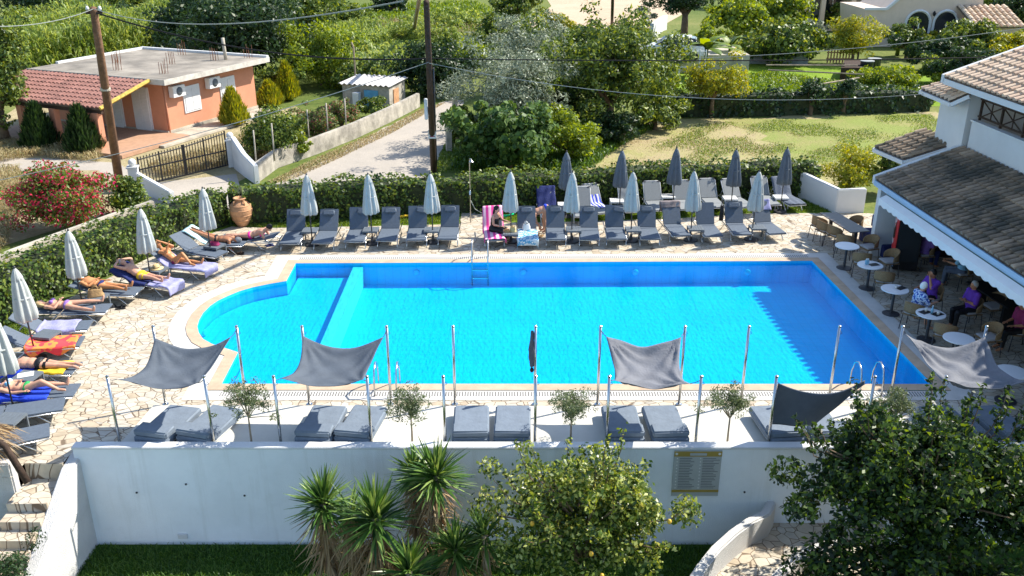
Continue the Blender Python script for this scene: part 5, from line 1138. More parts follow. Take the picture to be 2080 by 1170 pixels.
l_, r_ = seat_at(16); person('person in a dark patterned top drinking behind the white haired woman', sit(0.42, 0.1, ('face', 'table')), l_, R(200), M['skin_tan'], M['hair_black'], (('top', 'shirt', M['cloth_purple']), ('trousers', 'trousers', M['black'])), female=True)
l_, r_ = seat_at(13); person('man in a maroon shirt sitting at the right edge of the terrace', sit(0.42, 0.05, ('lap', 'lap')), l_, R(185), M['skin_tan'], None, (('shirt', 'shirt', M['cloth_maroon']), ('trousers', 'trousers', M['black'])), fat=1.15)
# ---------------- loose things by the pool ----------------
def jar():
    p = G(493, 458); r = empty('clay_jar', (p.x, p.y, -0.01), 0, 'big ribbed terracotta jar standing in front of the hedge corner', 'jar'); r.scale = (0.86,)*3
    prof = [(0.2, 0), (0.25, 0.08), (0.4, 0.4), (0.46, 0.68), (0.42, 0.88), (0.28, 1.03), (0.2, 1.07), (0.2, 1.12), (0.26, 1.16), (0.26, 1.2), (0.2, 1.2), (0.17, 1.1)]
    MB().lathe(prof, 32, rf=lambda t, s: 1).build('body', M['clay'], r, smooth=True)
    for z, q in ((0.3, 0.375), (0.5, 0.435), (0.72, 0.462), (0.9, 0.412)): MB().lathe([(q-0.01, z-0.025), (q+0.012, z), (q-0.01, z+0.025)], 32).build('rib', M['clay'], r, smooth=True)
    for a_ in (0.9, 2.3, 4.2, 5.5): MB().tube([(0.2*math.cos(a_), 0.2*math.sin(a_), 1.1), (0.34*math.cos(a_), 0.34*math.sin(a_), 1.1), (0.35*math.cos(a_), 0.35*math.sin(a_), 0.95)], 0.03, 8).build('handle', M['clay'], r, smooth=True)
jar()
def blob_bag(name, loc, d, m, label, cat, handles=True, seed=0):
    r = empty(name, loc, random.uniform(-.5, .5), label, cat); rs = random.Random(seed); ph = rs.uniform(0, 6)
    b = MB().grid(lambda u, v: (d[0]/2*(abs(math.cos(2*PI*u))**0.6)*math.copysign(1, math.cos(2*PI*u))*(1-0.25*v+0.05*math.sin(9*v+ph)), d[1]/2*(abs(math.sin(2*PI*u))**0.6)*math.copysign(1, math.sin(2*PI*u))*(1-0.5*v), d[2]*(v+0.05*math.sin(6*PI*u+ph)*v)), 24, 8)
    thick(b.build('body', m, r, smooth=True), 0.012)
    MB().box((0, 0, 0.01), (d[0]*0.9, d[1]*0.9, 0.02)).build('bottom', m, r)
    if handles:
        for s in (-1, 1): MB().tube([(-d[0]*.2, s*d[1]*.2, d[2]*.95), (-d[0]*.1, s*d[1]*.22, d[2]*1.35), (d[0]*.1, s*d[1]*.22, d[2]*1.35), (d[0]*.2, s*d[1]*.2, d[2]*.95)], 0.01, 6).build('handle', m, r, smooth=True)
    return r
t = TAB[10].location; blob_bag('beach_bag', (t.x, t.y, 0.44), (0.42, 0.24, 0.22), M['cloth_tan_bag'], 'tan and brown beach bag on a side table beside the man in navy trunks', 'bag', seed=1)
t = TAB[8].location; blob_bag('beach_bag', (t.x, t.y, 0.44), (0.32, 0.24, 0.1), M['cloth_maroon'], 'small maroon pouch on the side table by the man in black trunks', 'bag', False, seed=2)
t = TAB[3].location; blob_bag('beach_bag', (t.x+0.08, t.y+.05, 0.44), (0.22, 0.16, 0.16), M['cloth_straw'], 'straw pouch among the clutter on the table beside the woman in black', 'bag', seed=3)
blob_bag('beach_bag', (t.x-0.12, t.y, 0.44), (0.2, 0.14, 0.1), M['cloth_tan_bag'], 'brown pouch at the left of the cluttered side table', 'bag', False, seed=4)
o = LOUNGE[7].matrix_basis @ V(0.95, 0.02, 0.37); blob_bag('carrier_bag', tuple(o), (0.28, 0.2, 0.2), M['board_white'], 'white carrier bag lying on the blue checked towel', 'bag', seed=5)
o = LOUNGE[14].matrix_basis @ V(1.5, 0.38, 0.35); blob_bag('hanging_bag', tuple(o), (0.14, 0.22, 0.5), M['black'], 'dark bag hanging beside a lounger back, second from the right end', 'bag', seed=6)
t = TAB[9].location; hb = empty('straw_hat', (t.x, t.y, 0.445), 0, 'straw sun hat lying on a side table by the man in yellow shorts', 'hat')
MB().lathe([(0.2, 0), (0.2, 0.01), (0.1, 0.025), (0.095, 0.1), (0.06, 0.13), (0.01, 0.135)], 24).build('brim_and_crown', M['cloth_straw'], hb, smooth=True); MB().lathe([(0.101, 0.03), (0.1, 0.055)], 24).build('ribbon', M['black'], hb)
p = LF['f'][0].matrix_basis @ V(1.83, -0.2, 0.5); h2 = empty('sun_hat', tuple(p), 0, 'pale bucket hat beside the face of the man in navy trunks', 'hat'); MB().lathe([(0.17, 0), (0.165, 0.015), (0.1, 0.06), (0.09, 0.13), (0.01, 0.15)], 22).build('fabric', M['cloth_aqua'], h2, smooth=True); MB().lathe([(0.103, 0.06), (0.1, 0.08)], 22).build('ribbon', M['cloth_taupe'], h2)
t = TAB[12].location; pp_ = empty('paper', (t.x-0.03, t.y+0.02, 0.443), 0.4, 'white printed paper lying on a side table at the left edge', 'paper'); MB().box((0, 0, 0.003), (0.34, 0.24, 0.004)).build('sheet', M['board_white'], pp_)
tx = MB()
for i in range(5): tx.box((random.uniform(-.1, .1), -0.08+i*0.04, 0.0065), (0.1, 0.014, 0.002))
tx.build('print', M['board_text'], pp_)
def flipflops(px, py, m, label, rz=0.0):
    p = G(px, py); r = empty('sandals', (p.x, p.y, 0.002), rz, label, 'sandals')
    for s in (-1, 1):
        MB().prism([(-0.13, s*0.07-0.03), (-0.05, s*0.07-0.035), (0.1, s*0.07-0.045), (0.14, s*0.07), (0.1, s*0.07+0.045), (-0.05, s*0.07+0.035), (-0.13, s*0.07+0.03)], 0, 0.025).build('sole', m, r)
        MB().tube([(0.0, s*0.07-0.04, 0.02), (0.05, s*0.07, 0.07), (0.0, s*0.07+0.04, 0.02)], 0.012, 6).build('strap', m, r, smooth=True)
    return r
flipflops(245, 626, M['black'], 'black sandals on the flagstones below the man in navy trunks', 0.3); flipflops(548, 499, M['cloth_navy'], 'dark sandals left of the first lounger of the far row', 0.5)
flipflops(487, 516, M['wood_dark'], 'brown sandals under the hands of the man lying face down', 0.2); flipflops(1096, 480, M['cloth_tan_bag'], 'tan sandals at the feet of the bending woman', 1.0)
p = G(245, 626); blob_bag('black_pouch', (p.x-0.3, p.y+0.05, 0.0), (0.3, 0.18, 0.08), M['black'], 'flat black pouch on the flagstones under the lounger of the woman in lilac', 'bag', False, seed=8)
# garden shower, hose, yellow pipe
p = G(956, 452); sh = empty('garden_shower', (p.x, p.y, 0), 0, 'steel garden shower on a tall post in front of the hedge', 'shower')
MB().tube([(0, 0, 0), (0, 0, 2.25), (0.02, -0.05, 2.33), (0.06, -0.22, 2.35)], 0.018, 8).build('post', M['steel'], sh, smooth=True); MB().lathe([(0.02, 0.06), (0.08, 0.0), (0.075, -0.01)], 16, c=(0.07, -0.25, 2.27)).build('shower_head', M['steel'], sh); MB().box((0, -0.03, 1.1), (0.06, 0.06, 0.14)).build('mixer_tap', M['steel'], sh)
p = G(1020, 437); cts = []
for i in range(90):
    a_ = i*0.42; q = 0.3+0.03*math.sin(i*1.3); cts.append((q*math.cos(a_)*1.3, q*math.sin(a_), 0.03+0.012*(i/15)+0.01*math.sin(i)))
ho = MB().tube(cts, 0.014, 6).build('garden_hose', mat('hose', (0.0, 0.42, 0.2), rough=0.4), smooth=True); ho.location = (p.x, p.y, -0.01); tag(ho, 'bright green hose coiled on the grass behind the woman in black', 'hose')
A, B = G(805, 446), G(836, 440); yp = MB().tube([(A.x, A.y, 0.05), ((A.x+B.x)/2, (A.y+B.y)/2+.02, 0.07), (B.x, B.y, 0.05)], 0.05, 8).build('yellow_pipe', M['cloth_yellow'], smooth=True); tag(yp, 'yellow pipe lying on the grass behind the far row of loungers', 'pipe')
A, B, C_ = G(955, 405, .6), G(965, 425, .3), G(985, 436, 0.02); wp = MB().tube([A, B, C_], 0.012, 6).build('water_hose', M['canvas_pale'], smooth=True); tag(wp, 'thin pale hose hanging down the hedge beside the shower', 'hose')
A, B = G(1470, 365, 0.5), G(1626, 357, 0.5); tag(MB().tube([A, A.lerp(B, .5)-V(0, 0, 0.03), B], 0.022, 6).build('rail', M['white_metal'], smooth=True), 'white rail along the hedge behind the right end of the back row', 'rail')
# thatched umbrella bottom left
p = G(58, 985, -0.05); th = empty('thatched_parasol', (p.x, p.y, 0.0), 0, 'dry thatch parasol edge on a leaning brown wooden post beside the steps', 'parasol')
B = GY(12, 850, p.y+0.4); MB().tube([(0, 0, 0), (-0.4, 0.2, 0.7), (-1.2, 0.3, 1.3)], [0.07, 0.06, 0.05], 8).build('post', M['wood_dark'], th, smooth=True)
P_ = RS.uniform(0, 1, (1300, 2)); aa = P_[:, 0]*2*PI; rr = 0.15+0.75*P_[:, 1]; pts = np.stack([-1.35+rr*np.cos(aa), 0.3+rr*np.sin(aa), 1.1-0.5*rr+RS.normal(0, .02, 1300)], 1)
dd = np.stack([np.cos(aa), np.sin(aa), -0.7+RS.normal(0, .15, 1300)], 1); link('thatch', blade_mesh('thatch', pts, dd, 0.3, 0.02, 0.3), M['lf_yucca_dry'], th)
# ---------------- pink house ----------------
zr = 2.62
mat('roof_edge', (0.5, 0.47, 0.42), var=.2, scale=2)
g0 = G(362, 268); 
H0 = V(g0.x, g0.y, 0)                       # front right wall corner (on the ground)
rc = [G(45, 141, zr+.15), G(333, 166, zr+.15), G(573, 121, zr+.15), G(318, 95, zr+.15)]  # roof slab corners: front-left, front-right, back-right, back-left
ax = (rc[1]-rc[0]).normalized(); ay = (rc[2]-rc[1]); ay = ay-ax*ay.dot(ax); ay.normalize()
hz_ = math.atan2(ax.y, ax.x); org = rc[1].copy(); org.z = 0
hs = empty('pink_house', org, hz_, 'low salmon pink house with a flat concrete roof, rusty rebar and a red tiled porch', 'house')
Wd = 8.9; Ld = (rc[2]-rc[1]).length
hw0, hl0 = -Wd, Ld
MB().box((-Wd/2, Ld/2, zr+0.1), (Wd, Ld, 0.22)).build('roof_slab', M['roof_concrete'], hs, bevel=0.01)
MB().box((0.012, Ld/2, zr+0.1), (0.03, Ld+0.04, 0.26)).build('roof_edge', M['roof_edge'], hs); MB().box((-Wd/2, -0.012, zr+0.1), (Wd+0.02, 0.03, 0.26)).build('roof_edge', M['roof_edge'], hs)
MB().box((-Wd/2, Ld-0.1, zr+0.26), (Wd, 0.18, 0.14)).build('roof_upstand', M['white_wall'], hs); MB().box((-Wd+0.1, Ld*0.6, zr+0.26), (0.18, Ld*0.75, 0.12)).build('roof_upstand', M['white_wall'], hs)
wx = -0.75; wy0 = 0.6; wy1 = Ld-0.5
MB().box(((-Wd+0.5+wx)/2, (wy0+wy1)/2, zr/2), (Wd-0.5+wx, wy1-wy0, zr-0.02)).build('wall', M['pink_wall'], hs)
MB().box(((-Wd+0.5+wx)/2-0.0, (wy0+wy1)/2, 0.11), (Wd-0.4+wx, wy1-wy0+0.1, 0.24)).build('plinth', M['concrete'], hs)
def shutter_window(y, z, w_, h, side=True, x=None, nm='window'):
    fb = MB(); 
    if side: c = (wx, y, z); fb.box((wx+0.02, y, z), (0.06, w_+0.16, h+0.16))
    else: fb.box((x, wy0-0.02, z), (w_+0.16, 0.06, h+0.16))
    o = fb.build(nm, M['shutter'], hs, bevel=0.008)
    for s in (-1, 1):
        b = MB()
        for i in range(int(h/0.07)):
            zz = z-h/2+0.035+i*0.07
            if side: b.box((wx+0.06, y+s*w_/4, zz), (0.03, w_/2-0.03, 0.055))
            else: b.box((x+s*w_/4, wy0-0.06, zz), (w_/2-0.03, 0.03, 0.055))
        b.build('shutter', M['shutter'], o)
    return o
shutter_window(wy0+1.9, 1.5, 1.05, 1.15); shutter_window(wy0+Ld*0.58, 1.5, 1.05, 1.15)
for y in (wy0+0.75, wy0+Ld*0.42):
    b = MB(); b.box((wx+0.2, y, 2.08), (0.3, 0.85, 0.55)); o = b.build('air_conditioner', M['shutter'], hs, bevel=0.015)
    MB().lathe([(0.2, 0), (0.2, 0.02), (0.03, 0.03)], 18).build('fan_grille', M['table_grey'], o, smooth=True)
    f = o.children[0] if o.children else None
    KIDS[o.name][0].location = (wx+0.35, y, 2.08); KIDS[o.name][0].rotation_euler = (0, R(90), 0)
MB().tube([(wx+0.05, wy0+0.06, 0.1), (wx+0.05, wy0+0.06, zr-.1)], 0.04, 8).build('downpipe', M['pink_wall'], hs, smooth=True)
shutter_window(0, 1.15, 0.95, 2.1, False, -2.2, 'door'); shutter_window(0, 1.15, 0.95, 2.1, False, -4.0, 'door'); shutter_window(0, 1.5, 1.0, 1.0, False, -5.6); shutter_window(0, 1.5, 0.9, 1.0, False, -7.4)
# porch
pd = 3.6; pw0, pw1 = -Wd+0.4, -1.2
tile_roof('porch_roof', (pw0-0.5, -pd+0.4, 2.0), (pw1+0.3, -pd+0.4, 2.0), (pw0-0.5, -0.03, zr+0.12), (pw1+0.3, -0.03, zr+0.12), M['tiles_red'], hs, cw=0.26, rl=0.42, r=0.1)
MB().tube([(pw1+0.32, -pd+0.4, 2.02), (pw1+0.32, -0.03, zr+0.15)], 0.09, 6).build('verge_tiles', mat('verge', (0.5, 0.36, 0.08), var=0.3, scale=6), hs)
MB().box(((pw0+pw1)/2, -pd+0.55, 1.83), (pw1-pw0+0.5, 0.14, 0.16)).build('porch_beam', M['wood_dark'], hs)
for x in (pw1-0.1, (pw0+pw1)/2+0.9, (pw0+pw1)/2-1.2, pw0+0.1): MB().box((x, -pd+0.55, 0.9), (0.32, 0.32, 1.75)).build('porch_column', M['pink_wall'], hs, bevel=0.01)
MB().box(((pw0+pw1)/2+0.6, -1.6, 0.08), (pw1-pw0+2.4, 4.4, 0.16)).build('porch_floor', mat('porch_tile', (0.42, 0.25, 0.16), var=.1, scale=4), hs)
MB().box(((wx+0.9), Ld/2-1, 0.05), (1.5, Ld+1, 0.1)).build('side_path', M['concrete'], hs)
rb_ = [(-1.4, 1.6), (-4.3, 1.5), (-3.2, 4.4), (-6.2, 3.6), (-2.0, 6.6), (-5.0, 7.6), (-0.9, 8.2)]
for i, (x, y) in enumerate(rb_):
    y = y*Ld/9.0; b = MB()
    for k in range(6): a_, c_ = (k % 3-1)*0.16, (k//3)*0.22; b.tube([(x+a_, y+c_, zr+.15), (x+a_+random.uniform(-.05, .05), y+c_, zr+0.15+random.uniform(0.5, 0.85))], 0.014, 5)
    b.build('rebar_bundle', mat('rust', (0.16, 0.07, 0.04), var=.3), hs)
MB().tube([(-1.6, Ld*0.8, zr+.15), (-1.65, Ld*0.8, zr+1.35)], 0.09, 10).build('flue_pipe', M['concrete'], hs, smooth=True)
# ---------------- shed ----------------
A, B, C_ = G(698, 216), G(792, 222), G(835, 208)
sx = (B-A).normalized(); rz = math.atan2(sx.y, sx.x); sw = (B-A).length; sdp = max(2.2, (C_-B).length)
sd_ = empty('garden_shed', A, rz, 'small pale garden shed with a corrugated roof and a blue door by the lane', 'shed')
MB().box((sw/2, sdp/2, 0.62), (sw, sdp, 1.24)).build('wall', M['concrete_wall'], sd_)
def corr(u, v): return (-0.15+(sw+0.3)*u, -0.2+(sdp+0.4)*v, 1.3+0.04*math.sin(u*sw*22)+0.1*v)
thick(MB().grid(corr, 120, 2).build('corrugated_roof', M['cushion'], sd_), 0.02)
MB().box((sw*0.62, -0.02, 0.55), (0.85, 0.05, 0.9)).build('door', mat('blue_door', (0.1, 0.32, 0.5), rough=.5), sd_)
MB().box((sw+0.015, sdp*0.4, 0.55), (0.05, 0.7, 0.9)).build('side_door', M['clay'], sd_)
MB().box((sw*0.36, -0.35, 0.45), (0.35, 0.35, 0.9)).build('meter_pillar', M['white_wall'], sd_)
P = G(738, 200); mp_ = empty('service_pole', (P.x-0.3, P.y-.5, 0), 0, 'thin grey service pole rising through the shed roof', 'pole'); MB().tube([(0, 0, 0), (0, 0, 3.0), (-0.1, 0, 3.3)], 0.05, 8).build('pole', M['bark_pale'], mp_, smooth=True); MB().tube([(0, 0, 1.5), (0.5, -.2, 1.2), (0.9, 0, 1.1)], 0.03, 6).build('cable', M['white_metal'], mp_, smooth=True)
# ---------------- lane wall, gate ----------------
lane = [G(522, 368), G(560, 340), G(640, 312), G(720, 280), (G(790, 247)), G(850, 216)]
wl = wall_strip('lane_wall', [p.xy for p in lane], 0.22, -0.05, [0.75]*6, M['concrete_wall'], 'low weathered concrete wall along the left side of the lane')
for i, (x, y) in enumerate(((524, 362), (560, 345), (630, 312), (668, 296), (705, 285))):
    p = G(x, y); h = 1.6 if i < 5 else 1.2; o = MB().tube([(0, 0, 0), (0.02, 0, h)], 0.035, 6).build('fence_post', M['concrete'] , smooth=True); o.location = p+V(0, 0.0, 0.4)
    tag(o, ['grey fence post at the near end of the lane wall', 'grey fence post second from the gate on the lane wall', 'grey fence post under the dark round bush', 'grey fence post in front of the oleanders', 'grey fence post at the far end of the oleanders'][i], 'fence post', 'posts on the lane wall')
def pillar(px, py, label, h=1.15):
    p = G(px, py); r = empty('gate_pillar', p, 0.2, label, 'pillar', 'white gate pillars with globe lamps'); MB().box((0, 0, h/2), (0.36, 0.36, h)).build('shaft', M['white_wall'], r, bevel=.01); MB().box((0, 0, h+0.03), (0.44, 0.44, 0.06)).build('cap', M['white_wall'], r)
    MB().ell((0, 0, h+0.2), 0.15, 0.15, 0.15, seg=18, rings=12).build('globe_lamp', M['board_white'], r, smooth=True); return p
pA = pillar(277, 385, 'white gate pillar with a globe lamp at the left of the black gate', 0.9); pB = pillar(474, 338, 'white gate pillar with a globe lamp at the right of the black gate')
wall_strip('gate_wing_wall', [G(480, 340).xy, G(500, 356).xy, G(523, 372).xy], 0.22, -.05, [1.35, .95, .75], M['white_wall'], 'sloping white wing wall between the right gate pillar and the lane wall')
wall_strip('gate_wing_wall', [G(285, 390).xy, G(318, 400).xy, G(352, 415).xy], 0.2, -.05, [0.8, .6, .5], M['white_wall'], 'sloping white wing wall below the left gate pillar')
gd = (pB-pA); gl = gd.length-0.5; gt = empty('driveway_gate', pA+gd.normalized()*0.25, math.atan2(gd.y, gd.x), 'black iron double gate of vertical bars across the driveway', 'gate')
for k in (0, 1):
    b = MB(); L2 = gl/2-0.04; x0 = k*(gl/2+0.04)
    for z0_, z1_ in ((0.12, 0.12), (0.75, 0.75)): b.box((x0+L2/2, 0, z0_), (L2, 0.05, 0.05))
    top = lambda f: 1.15+(0.22*f if k else 0.0)+(0.12*f if not k else 0.12)
    b.tube([(x0, 0, top(0)), (x0+L2, 0, top(1))], 0.03, 6)
    n_ = int(L2/0.13)
    for i in range(n_+1):
        f = i/n_; b.box((x0+L2*f, 0, (0.1+top(f)+0.1)/2), (0.05 if i in (0, n_//2, n_) else 0.026,)*2+(top(f)+0.12-0.1,))
    b.build('gate_leaf', M['black'], gt)
# ---------------- utility poles and cables ----------------
def upole(name, bx, by, tx, ty, h, r, m, label, sign=False):
    base = G(bx, by); top = G(tx, ty, h) if ty is not None else base+V(0, 0, h); rt = empty(name, base, 0, label, 'utility pole')
    d = top-base; MB().tube([(0, 0, -0.2), d*0.5, d], [r*1.15, r, r*0.8], 12).build('pole', m, rt, smooth=True); return rt, base, top
# near left pole: base hidden behind hedge
P0, b0, t0 = upole('utility_pole', 243, 375, 190, 18, 7.3, 0.15, M['wood_pole'], 'thick brown wooden utility pole leaning in front of the pink house')
d = t0-b0
MB().box(d*0.985, (0.5, 0.1, 0.1), rz=0.3).build('crossbar', M['wood_dark'], P0)
for s in (-1, 1): MB().lathe([(0.04, 0), (0.06, 0.06), (0.03, 0.14)], 10).build('insulator', M['board_white'], P0, smooth=True).location = d*0.985+V(s*0.2, 0, 0.05)
MB().lathe([(0.17, -0.06), (0.18, 0), (0.17, 0.06)], 14).build('band', M['concrete'], P0).location = d*0.6
P1, b1, t1 = upole('utility_pole', 881, 352, 866, 4, 7.8, 0.11, M['wood_dark'], 'slim black utility pole at the edge of the lane carrying a small white notice')
d1 = t1-b1; nb = MB().box(d1*0.31+V(0.02, -0.16, 0), (0.3, 0.02, 0.34)).build('notice', M['board_white'], P1); nt_ = MB()
for i in range(3): nt_.box(d1*0.31+V(0.02, -0.175, 0.09-i*0.09), (0.2, 0.006, 0.03))
nt_.build('notice_print', M['cloth_maroon'], nb)
MB().box(d1*0.47+V(-0.17, -0.05, 0), (0.12, 0.14, 0.75)).build('meter_box', M['white_wall'], P1, bevel=.02); MB().tube([V(0.13, 0, 0), d1*0.7+V(0.14, 0, 0)], 0.03, 6).build('conduit', M['dark_metal'], P1, smooth=True)
P2, b2, t2 = upole('utility_pole', 838, 75, 862, -60, 8.0, 0.12, M['bark_pale'], 'pale slanting utility pole standing far behind the reeds')
P3, b3, t3 = upole('utility_pole', 1243, 48, 1246, -50, 6.5, 0.13, M['wood_dark'], 'dark utility pole at the near edge of the ploughed field')
def cable(a, b, sag, r, m, label, n=24):
    a, b = Vector(a), Vector(b); pts = [a.lerp(b, i/n)-V(0, 0, sag*4*(i/n)*(1-i/n)) for i in range(n+1)]
    return tag(MB().tube(pts, r, 5, cap=False).build('overhead_cable', m, smooth=True), label, 'cable', 'overhead cables')
mat('cable_black', (0.01, 0.01, 0.012), var=0); mat('cable_pale', (0.25, 0.27, 0.25), var=0, rough=.5)
at1 = b1+d1*0.75
cable(t0-V(0, 0, .1), at1, 0.5, 0.026, M['cable_black'], 'thick black cable between the brown pole and the slim black pole')
q = G(2300, 108, 5.6); cable(at1, q, 0.15, 0.02, M['cable_black'], 'thick black cable running right from the slim pole across the trees')
cable(G(1420, 118, 5.2), G(2150, 46, 6.5), 0.2, 0.013, M['cable_pale'], 'pale cable rising to the right above the banana plant and villa garden')
cable(at1-V(0, 0, 0.15), G(2200, 150, 5.4), 1.0, 0.01, M['cable_pale'], 'pale cable sagging right from the slim pole over the tan field')
cable(at1-V(0, 0, 0.12), G(-30, 372, 2.8), 0.25, 0.012, M['cable_pale'], 'pale cable running down left from the slim pole past the gate')
cable(t0, G(-60, 52, 7.5), 0.2, 0.012, M['cable_pale'], 'pale cable leaving the brown pole toward the top left corner')
cable(t0, G(820, 2, 9), 0.4, 0.012, M['cable_pale'], 'pale cable from the brown pole over the dark trees to the upper middle')
cable(t0-V(0, 0, .2), G(480, 330, 3.2), .1, 0.012, M['cable_black'], 'thin dark cable from the brown pole down to the pink house side') if False else None
# ---------------- far right villas ----------------
def villa():
    A = G(1790, 95, 0); B = G(1985, 95, 0); r = empty('cream_villa', A, 0.0, 'cream villa with a stepped white parapet and two arched openings, top right', 'house')
    def pz(px, py): p = GY(px, py, A.y); return (p.x-A.x, p.z)
    top = [pz(*q) for q in ((1757, 18), (1800, 18), (1832, -8), (1900, -30), (2000, -30))]
    outline = [(pz(1757, 98)[0], 0)]+[(x, z) for x, z in top]+[(pz(1990, 98)[0], 0)]
    def yext(poly, y0, y1, nm, m):
        n = len(poly); vs = [(x, y0, z) for x, z in poly]+[(x, y1, z) for x, z in poly]
        return MB().add(vs, [tuple(range(n)), tuple(range(2*n-1, n-1, -1))]+[((i+1) % n, i, n+i, n+(i+1) % n) for i in range(n)]).build(nm, m, r)
    yext(outline, 0, 6, 'wall', M['cream_wall'])
    cb = MB()
    for a_, b_ in zip(top[:-1], top[1:]): cb.tube([(a_[0], -0.05, a_[1]), (b_[0], -0.05, b_[1])], 0.14, 4)
    cb.build('parapet_coping', M['white_wall'], r)
    for cx_, wdt in ((1868, 50), (1924, 48)):
        x0, zt_ = pz(cx_-wdt/2, 20); x1, _ = pz(cx_+wdt/2, 20); rad = (x1-x0)/2; cxx = (x0+x1)/2; zs = zt_-rad-0.05
        arc = [(cxx+rad*math.cos(t), zs+rad*math.sin(t)) for t in np.linspace(0, PI, 14)]
        o = yext([(cxx-rad, 0.02), (cxx+rad, 0.02)]+arc, -0.02, 0.3, 'arched_opening', M['glass_dark'])
        fr = MB(); fr.tube([(cxx+rad, -0.06, 0.02)]+[(x, -0.06, z) for x, z in arc]+[(cxx-rad, -0.06, 0.02)], 0.11, 5); f_ = fr.build('arch_trim', M['white_wall'], o)
        MB().box((cxx+0.1, -0.04, zs*0.5), (0.08, 0.06, zs)).build('door_frame', M['white_metal'], o)
    x, z = pz(1896, 27); MB().lathe([(0.05, -0.2), (0.14, 0), (0.04, 0.2)], 8).build('wall_lamp', M['black'], r).location = (x, -0.2, z)
    tile_roof('annex_roof', (pz(1940, 62)[0], -3.2, 1.9), (pz(2040, 62)[0], -3.2, 1.9), (pz(1940, 30)[0], 0, 3.2), (pz(2040, 30)[0], 0, 3.2), M['tiles_cream'], r, cw=0.5, rl=0.6, r=0.2)
    MB().box(((pz(1940, 62)[0]+pz(2040, 62)[0])/2, -1.4, 0.95), (5, 2.6, 1.9)).build('annex_wall', M['cream_wall'], r)
villa()
def villa2():
    A = G(1625, 62, 0); r = empty('veranda_house', A, 0, 'house with a shaded dark veranda and cream pillars behind the light green trees, top right', 'house')
    def px_(px): return GY(px, 40, A.y).x-A.x
    x0, x1 = px_(1618), px_(1762)
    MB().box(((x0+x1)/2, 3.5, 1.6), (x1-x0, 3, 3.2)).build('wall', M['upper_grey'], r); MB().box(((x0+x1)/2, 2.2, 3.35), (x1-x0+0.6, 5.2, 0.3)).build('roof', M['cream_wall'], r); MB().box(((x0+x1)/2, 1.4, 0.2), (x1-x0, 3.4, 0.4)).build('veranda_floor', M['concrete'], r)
    for x in (1637, 1668, 1728, 1752): MB().box((px_(x), 0, 1.75), (0.4, 0.4, 2.9)).build('pillar', M['cream_wall'], r)
    for a_, b_ in ((1676, 1700), (1700, 1724)):
        o = MB().box(((px_(a_)+px_(b_))/2, 1.95, 1.7), (px_(b_)-px_(a_)-0.1, 0.08, 2.2)).build('glass_door', M['glass_dark'], r); MB().box((px_(a_)+0.05, 1.88, 1.7), (0.08, 0.08, 2.2)).build('frame', M['white_metal'], o)
    MB().box((px_(1756), -0.2, 1.0), (1.2, 0.3, 0.8)).build('brick_panel', M['pink_wall'], r)
villa2()
# garden walls, barrels, pergola frame, racks
def gw(pts, h, m, lab, name='garden_wall'): wall_strip(name, [G(*p).xy for p in pts], 0.25, -0.05, h, m, lab)
mat('grey_wall', (0.3, 0.32, 0.32), var=.2, scale=1)
gw([(1500, 128), (1640, 130)], 0.95, M['grey_wall'], 'grey garden wall behind the young yellow green tree'); gw([(1345, 145), (1420, 146)], 1.2, M['grey_wall'], 'blue grey retaining wall under the parked white car')
gw([(1340, 95), (1350, 88), (1412, 90)], 0.6, M['white_wall'], 'low white wall behind the parked car'); gw([(1322, 80), (1345, 62), (1352, 60)], 1.3, M['white_wall'], 'white entrance wall left of the dark round tree')
def barrel(px, py, label, first=[None]):
    p = G(px, py)
    if first[0]: return copy_tree(first[0], p, 0, label)
    r = first[0] = empty('water_barrel', p, 0, label, 'barrel', 'dark water barrels in the far garden'); MB().lathe([(0.4, 0), (0.43, 0.5), (0.42, 1.05), (0.44, 1.1), (0.4, 1.1)], 24).build('drum', M['glass_dark'], r, smooth=True); MB().lathe([(0.45, 1.08), (0.45, 1.12), (0.05, 1.13)], 24).build('lid', M['grey_wall'], r); return r
barrel(1757, 158, 'nearer dark water barrel in the far garden'); barrel(1772, 153, 'farther dark water barrel in the far garden, half hidden by the other')
pg = empty('pergola_frame', G(1650, 160), 0, 'bare frame of pale poles lying over dark supports in the far garden', 'frame'); o_ = G(1650, 160)
for (a_, b_, h) in (((1556, 132), (1742, 133), 1.4), ((1560, 142), (1755, 151), 1.3), ((1672, 170), (1745, 158), 1.0)): MB().tube([G(*a_, .9)-o_, G(*b_, .9)-o_], 0.05, 6).build('pole', M['bark_pale'], pg)
for x, y in ((1740, 135), (1752, 150), (1710, 160)): p = G(x, y, 0)-o_; MB().box((p.x, p.y, 0.5), (0.1, 0.1, 1.0)).build('support', M['wood_dark'], pg)
MB().prism([(G(*q)-o_).xy for q in ((1705, 163), (1750, 163), (1748, 146), (1712, 146))], 0.1, 0.8).build('stacked_planks', M['wood_dark'], pg)
wf = empty('white_frame', G(1395, 165), 0, 'white metal frame of posts and rails in front of the parked car', 'frame'); o_ = G(1395, 165)
for x in (1364, 1378, 1418, 1430): p = G(x, 165)-o_; MB().tube([(p.x, p.y, 0), (p.x, p.y, 2.0)], 0.04, 6).build('post', M['white_metal'], wf)
for z in (0.9, 1.9): a_, b_ = G(1350, 165)-o_, G(1430, 165)-o_; MB().tube([(a_.x, a_.y, z), (b_.x, b_.y, z)], 0.035, 6).build('rail', M['white_metal'], wf)
# picket gate
pk = empty('picket_fence', G(1708, 128), 0, 'short brown picket fence under the pale shrub in the far garden', 'fence')
b = MB(); [b.box((i*0.22-1, 0, 0.5), (0.1, 0.03, 1.0)) for i in range(9)]; b.box((-0.1, 0.03, 0.3), (2, 0.03, 0.08)); b.box((-0.1, 0.03, 0.75), (2, 0.03, 0.08)); b.build('pickets', M['clay'], pk)
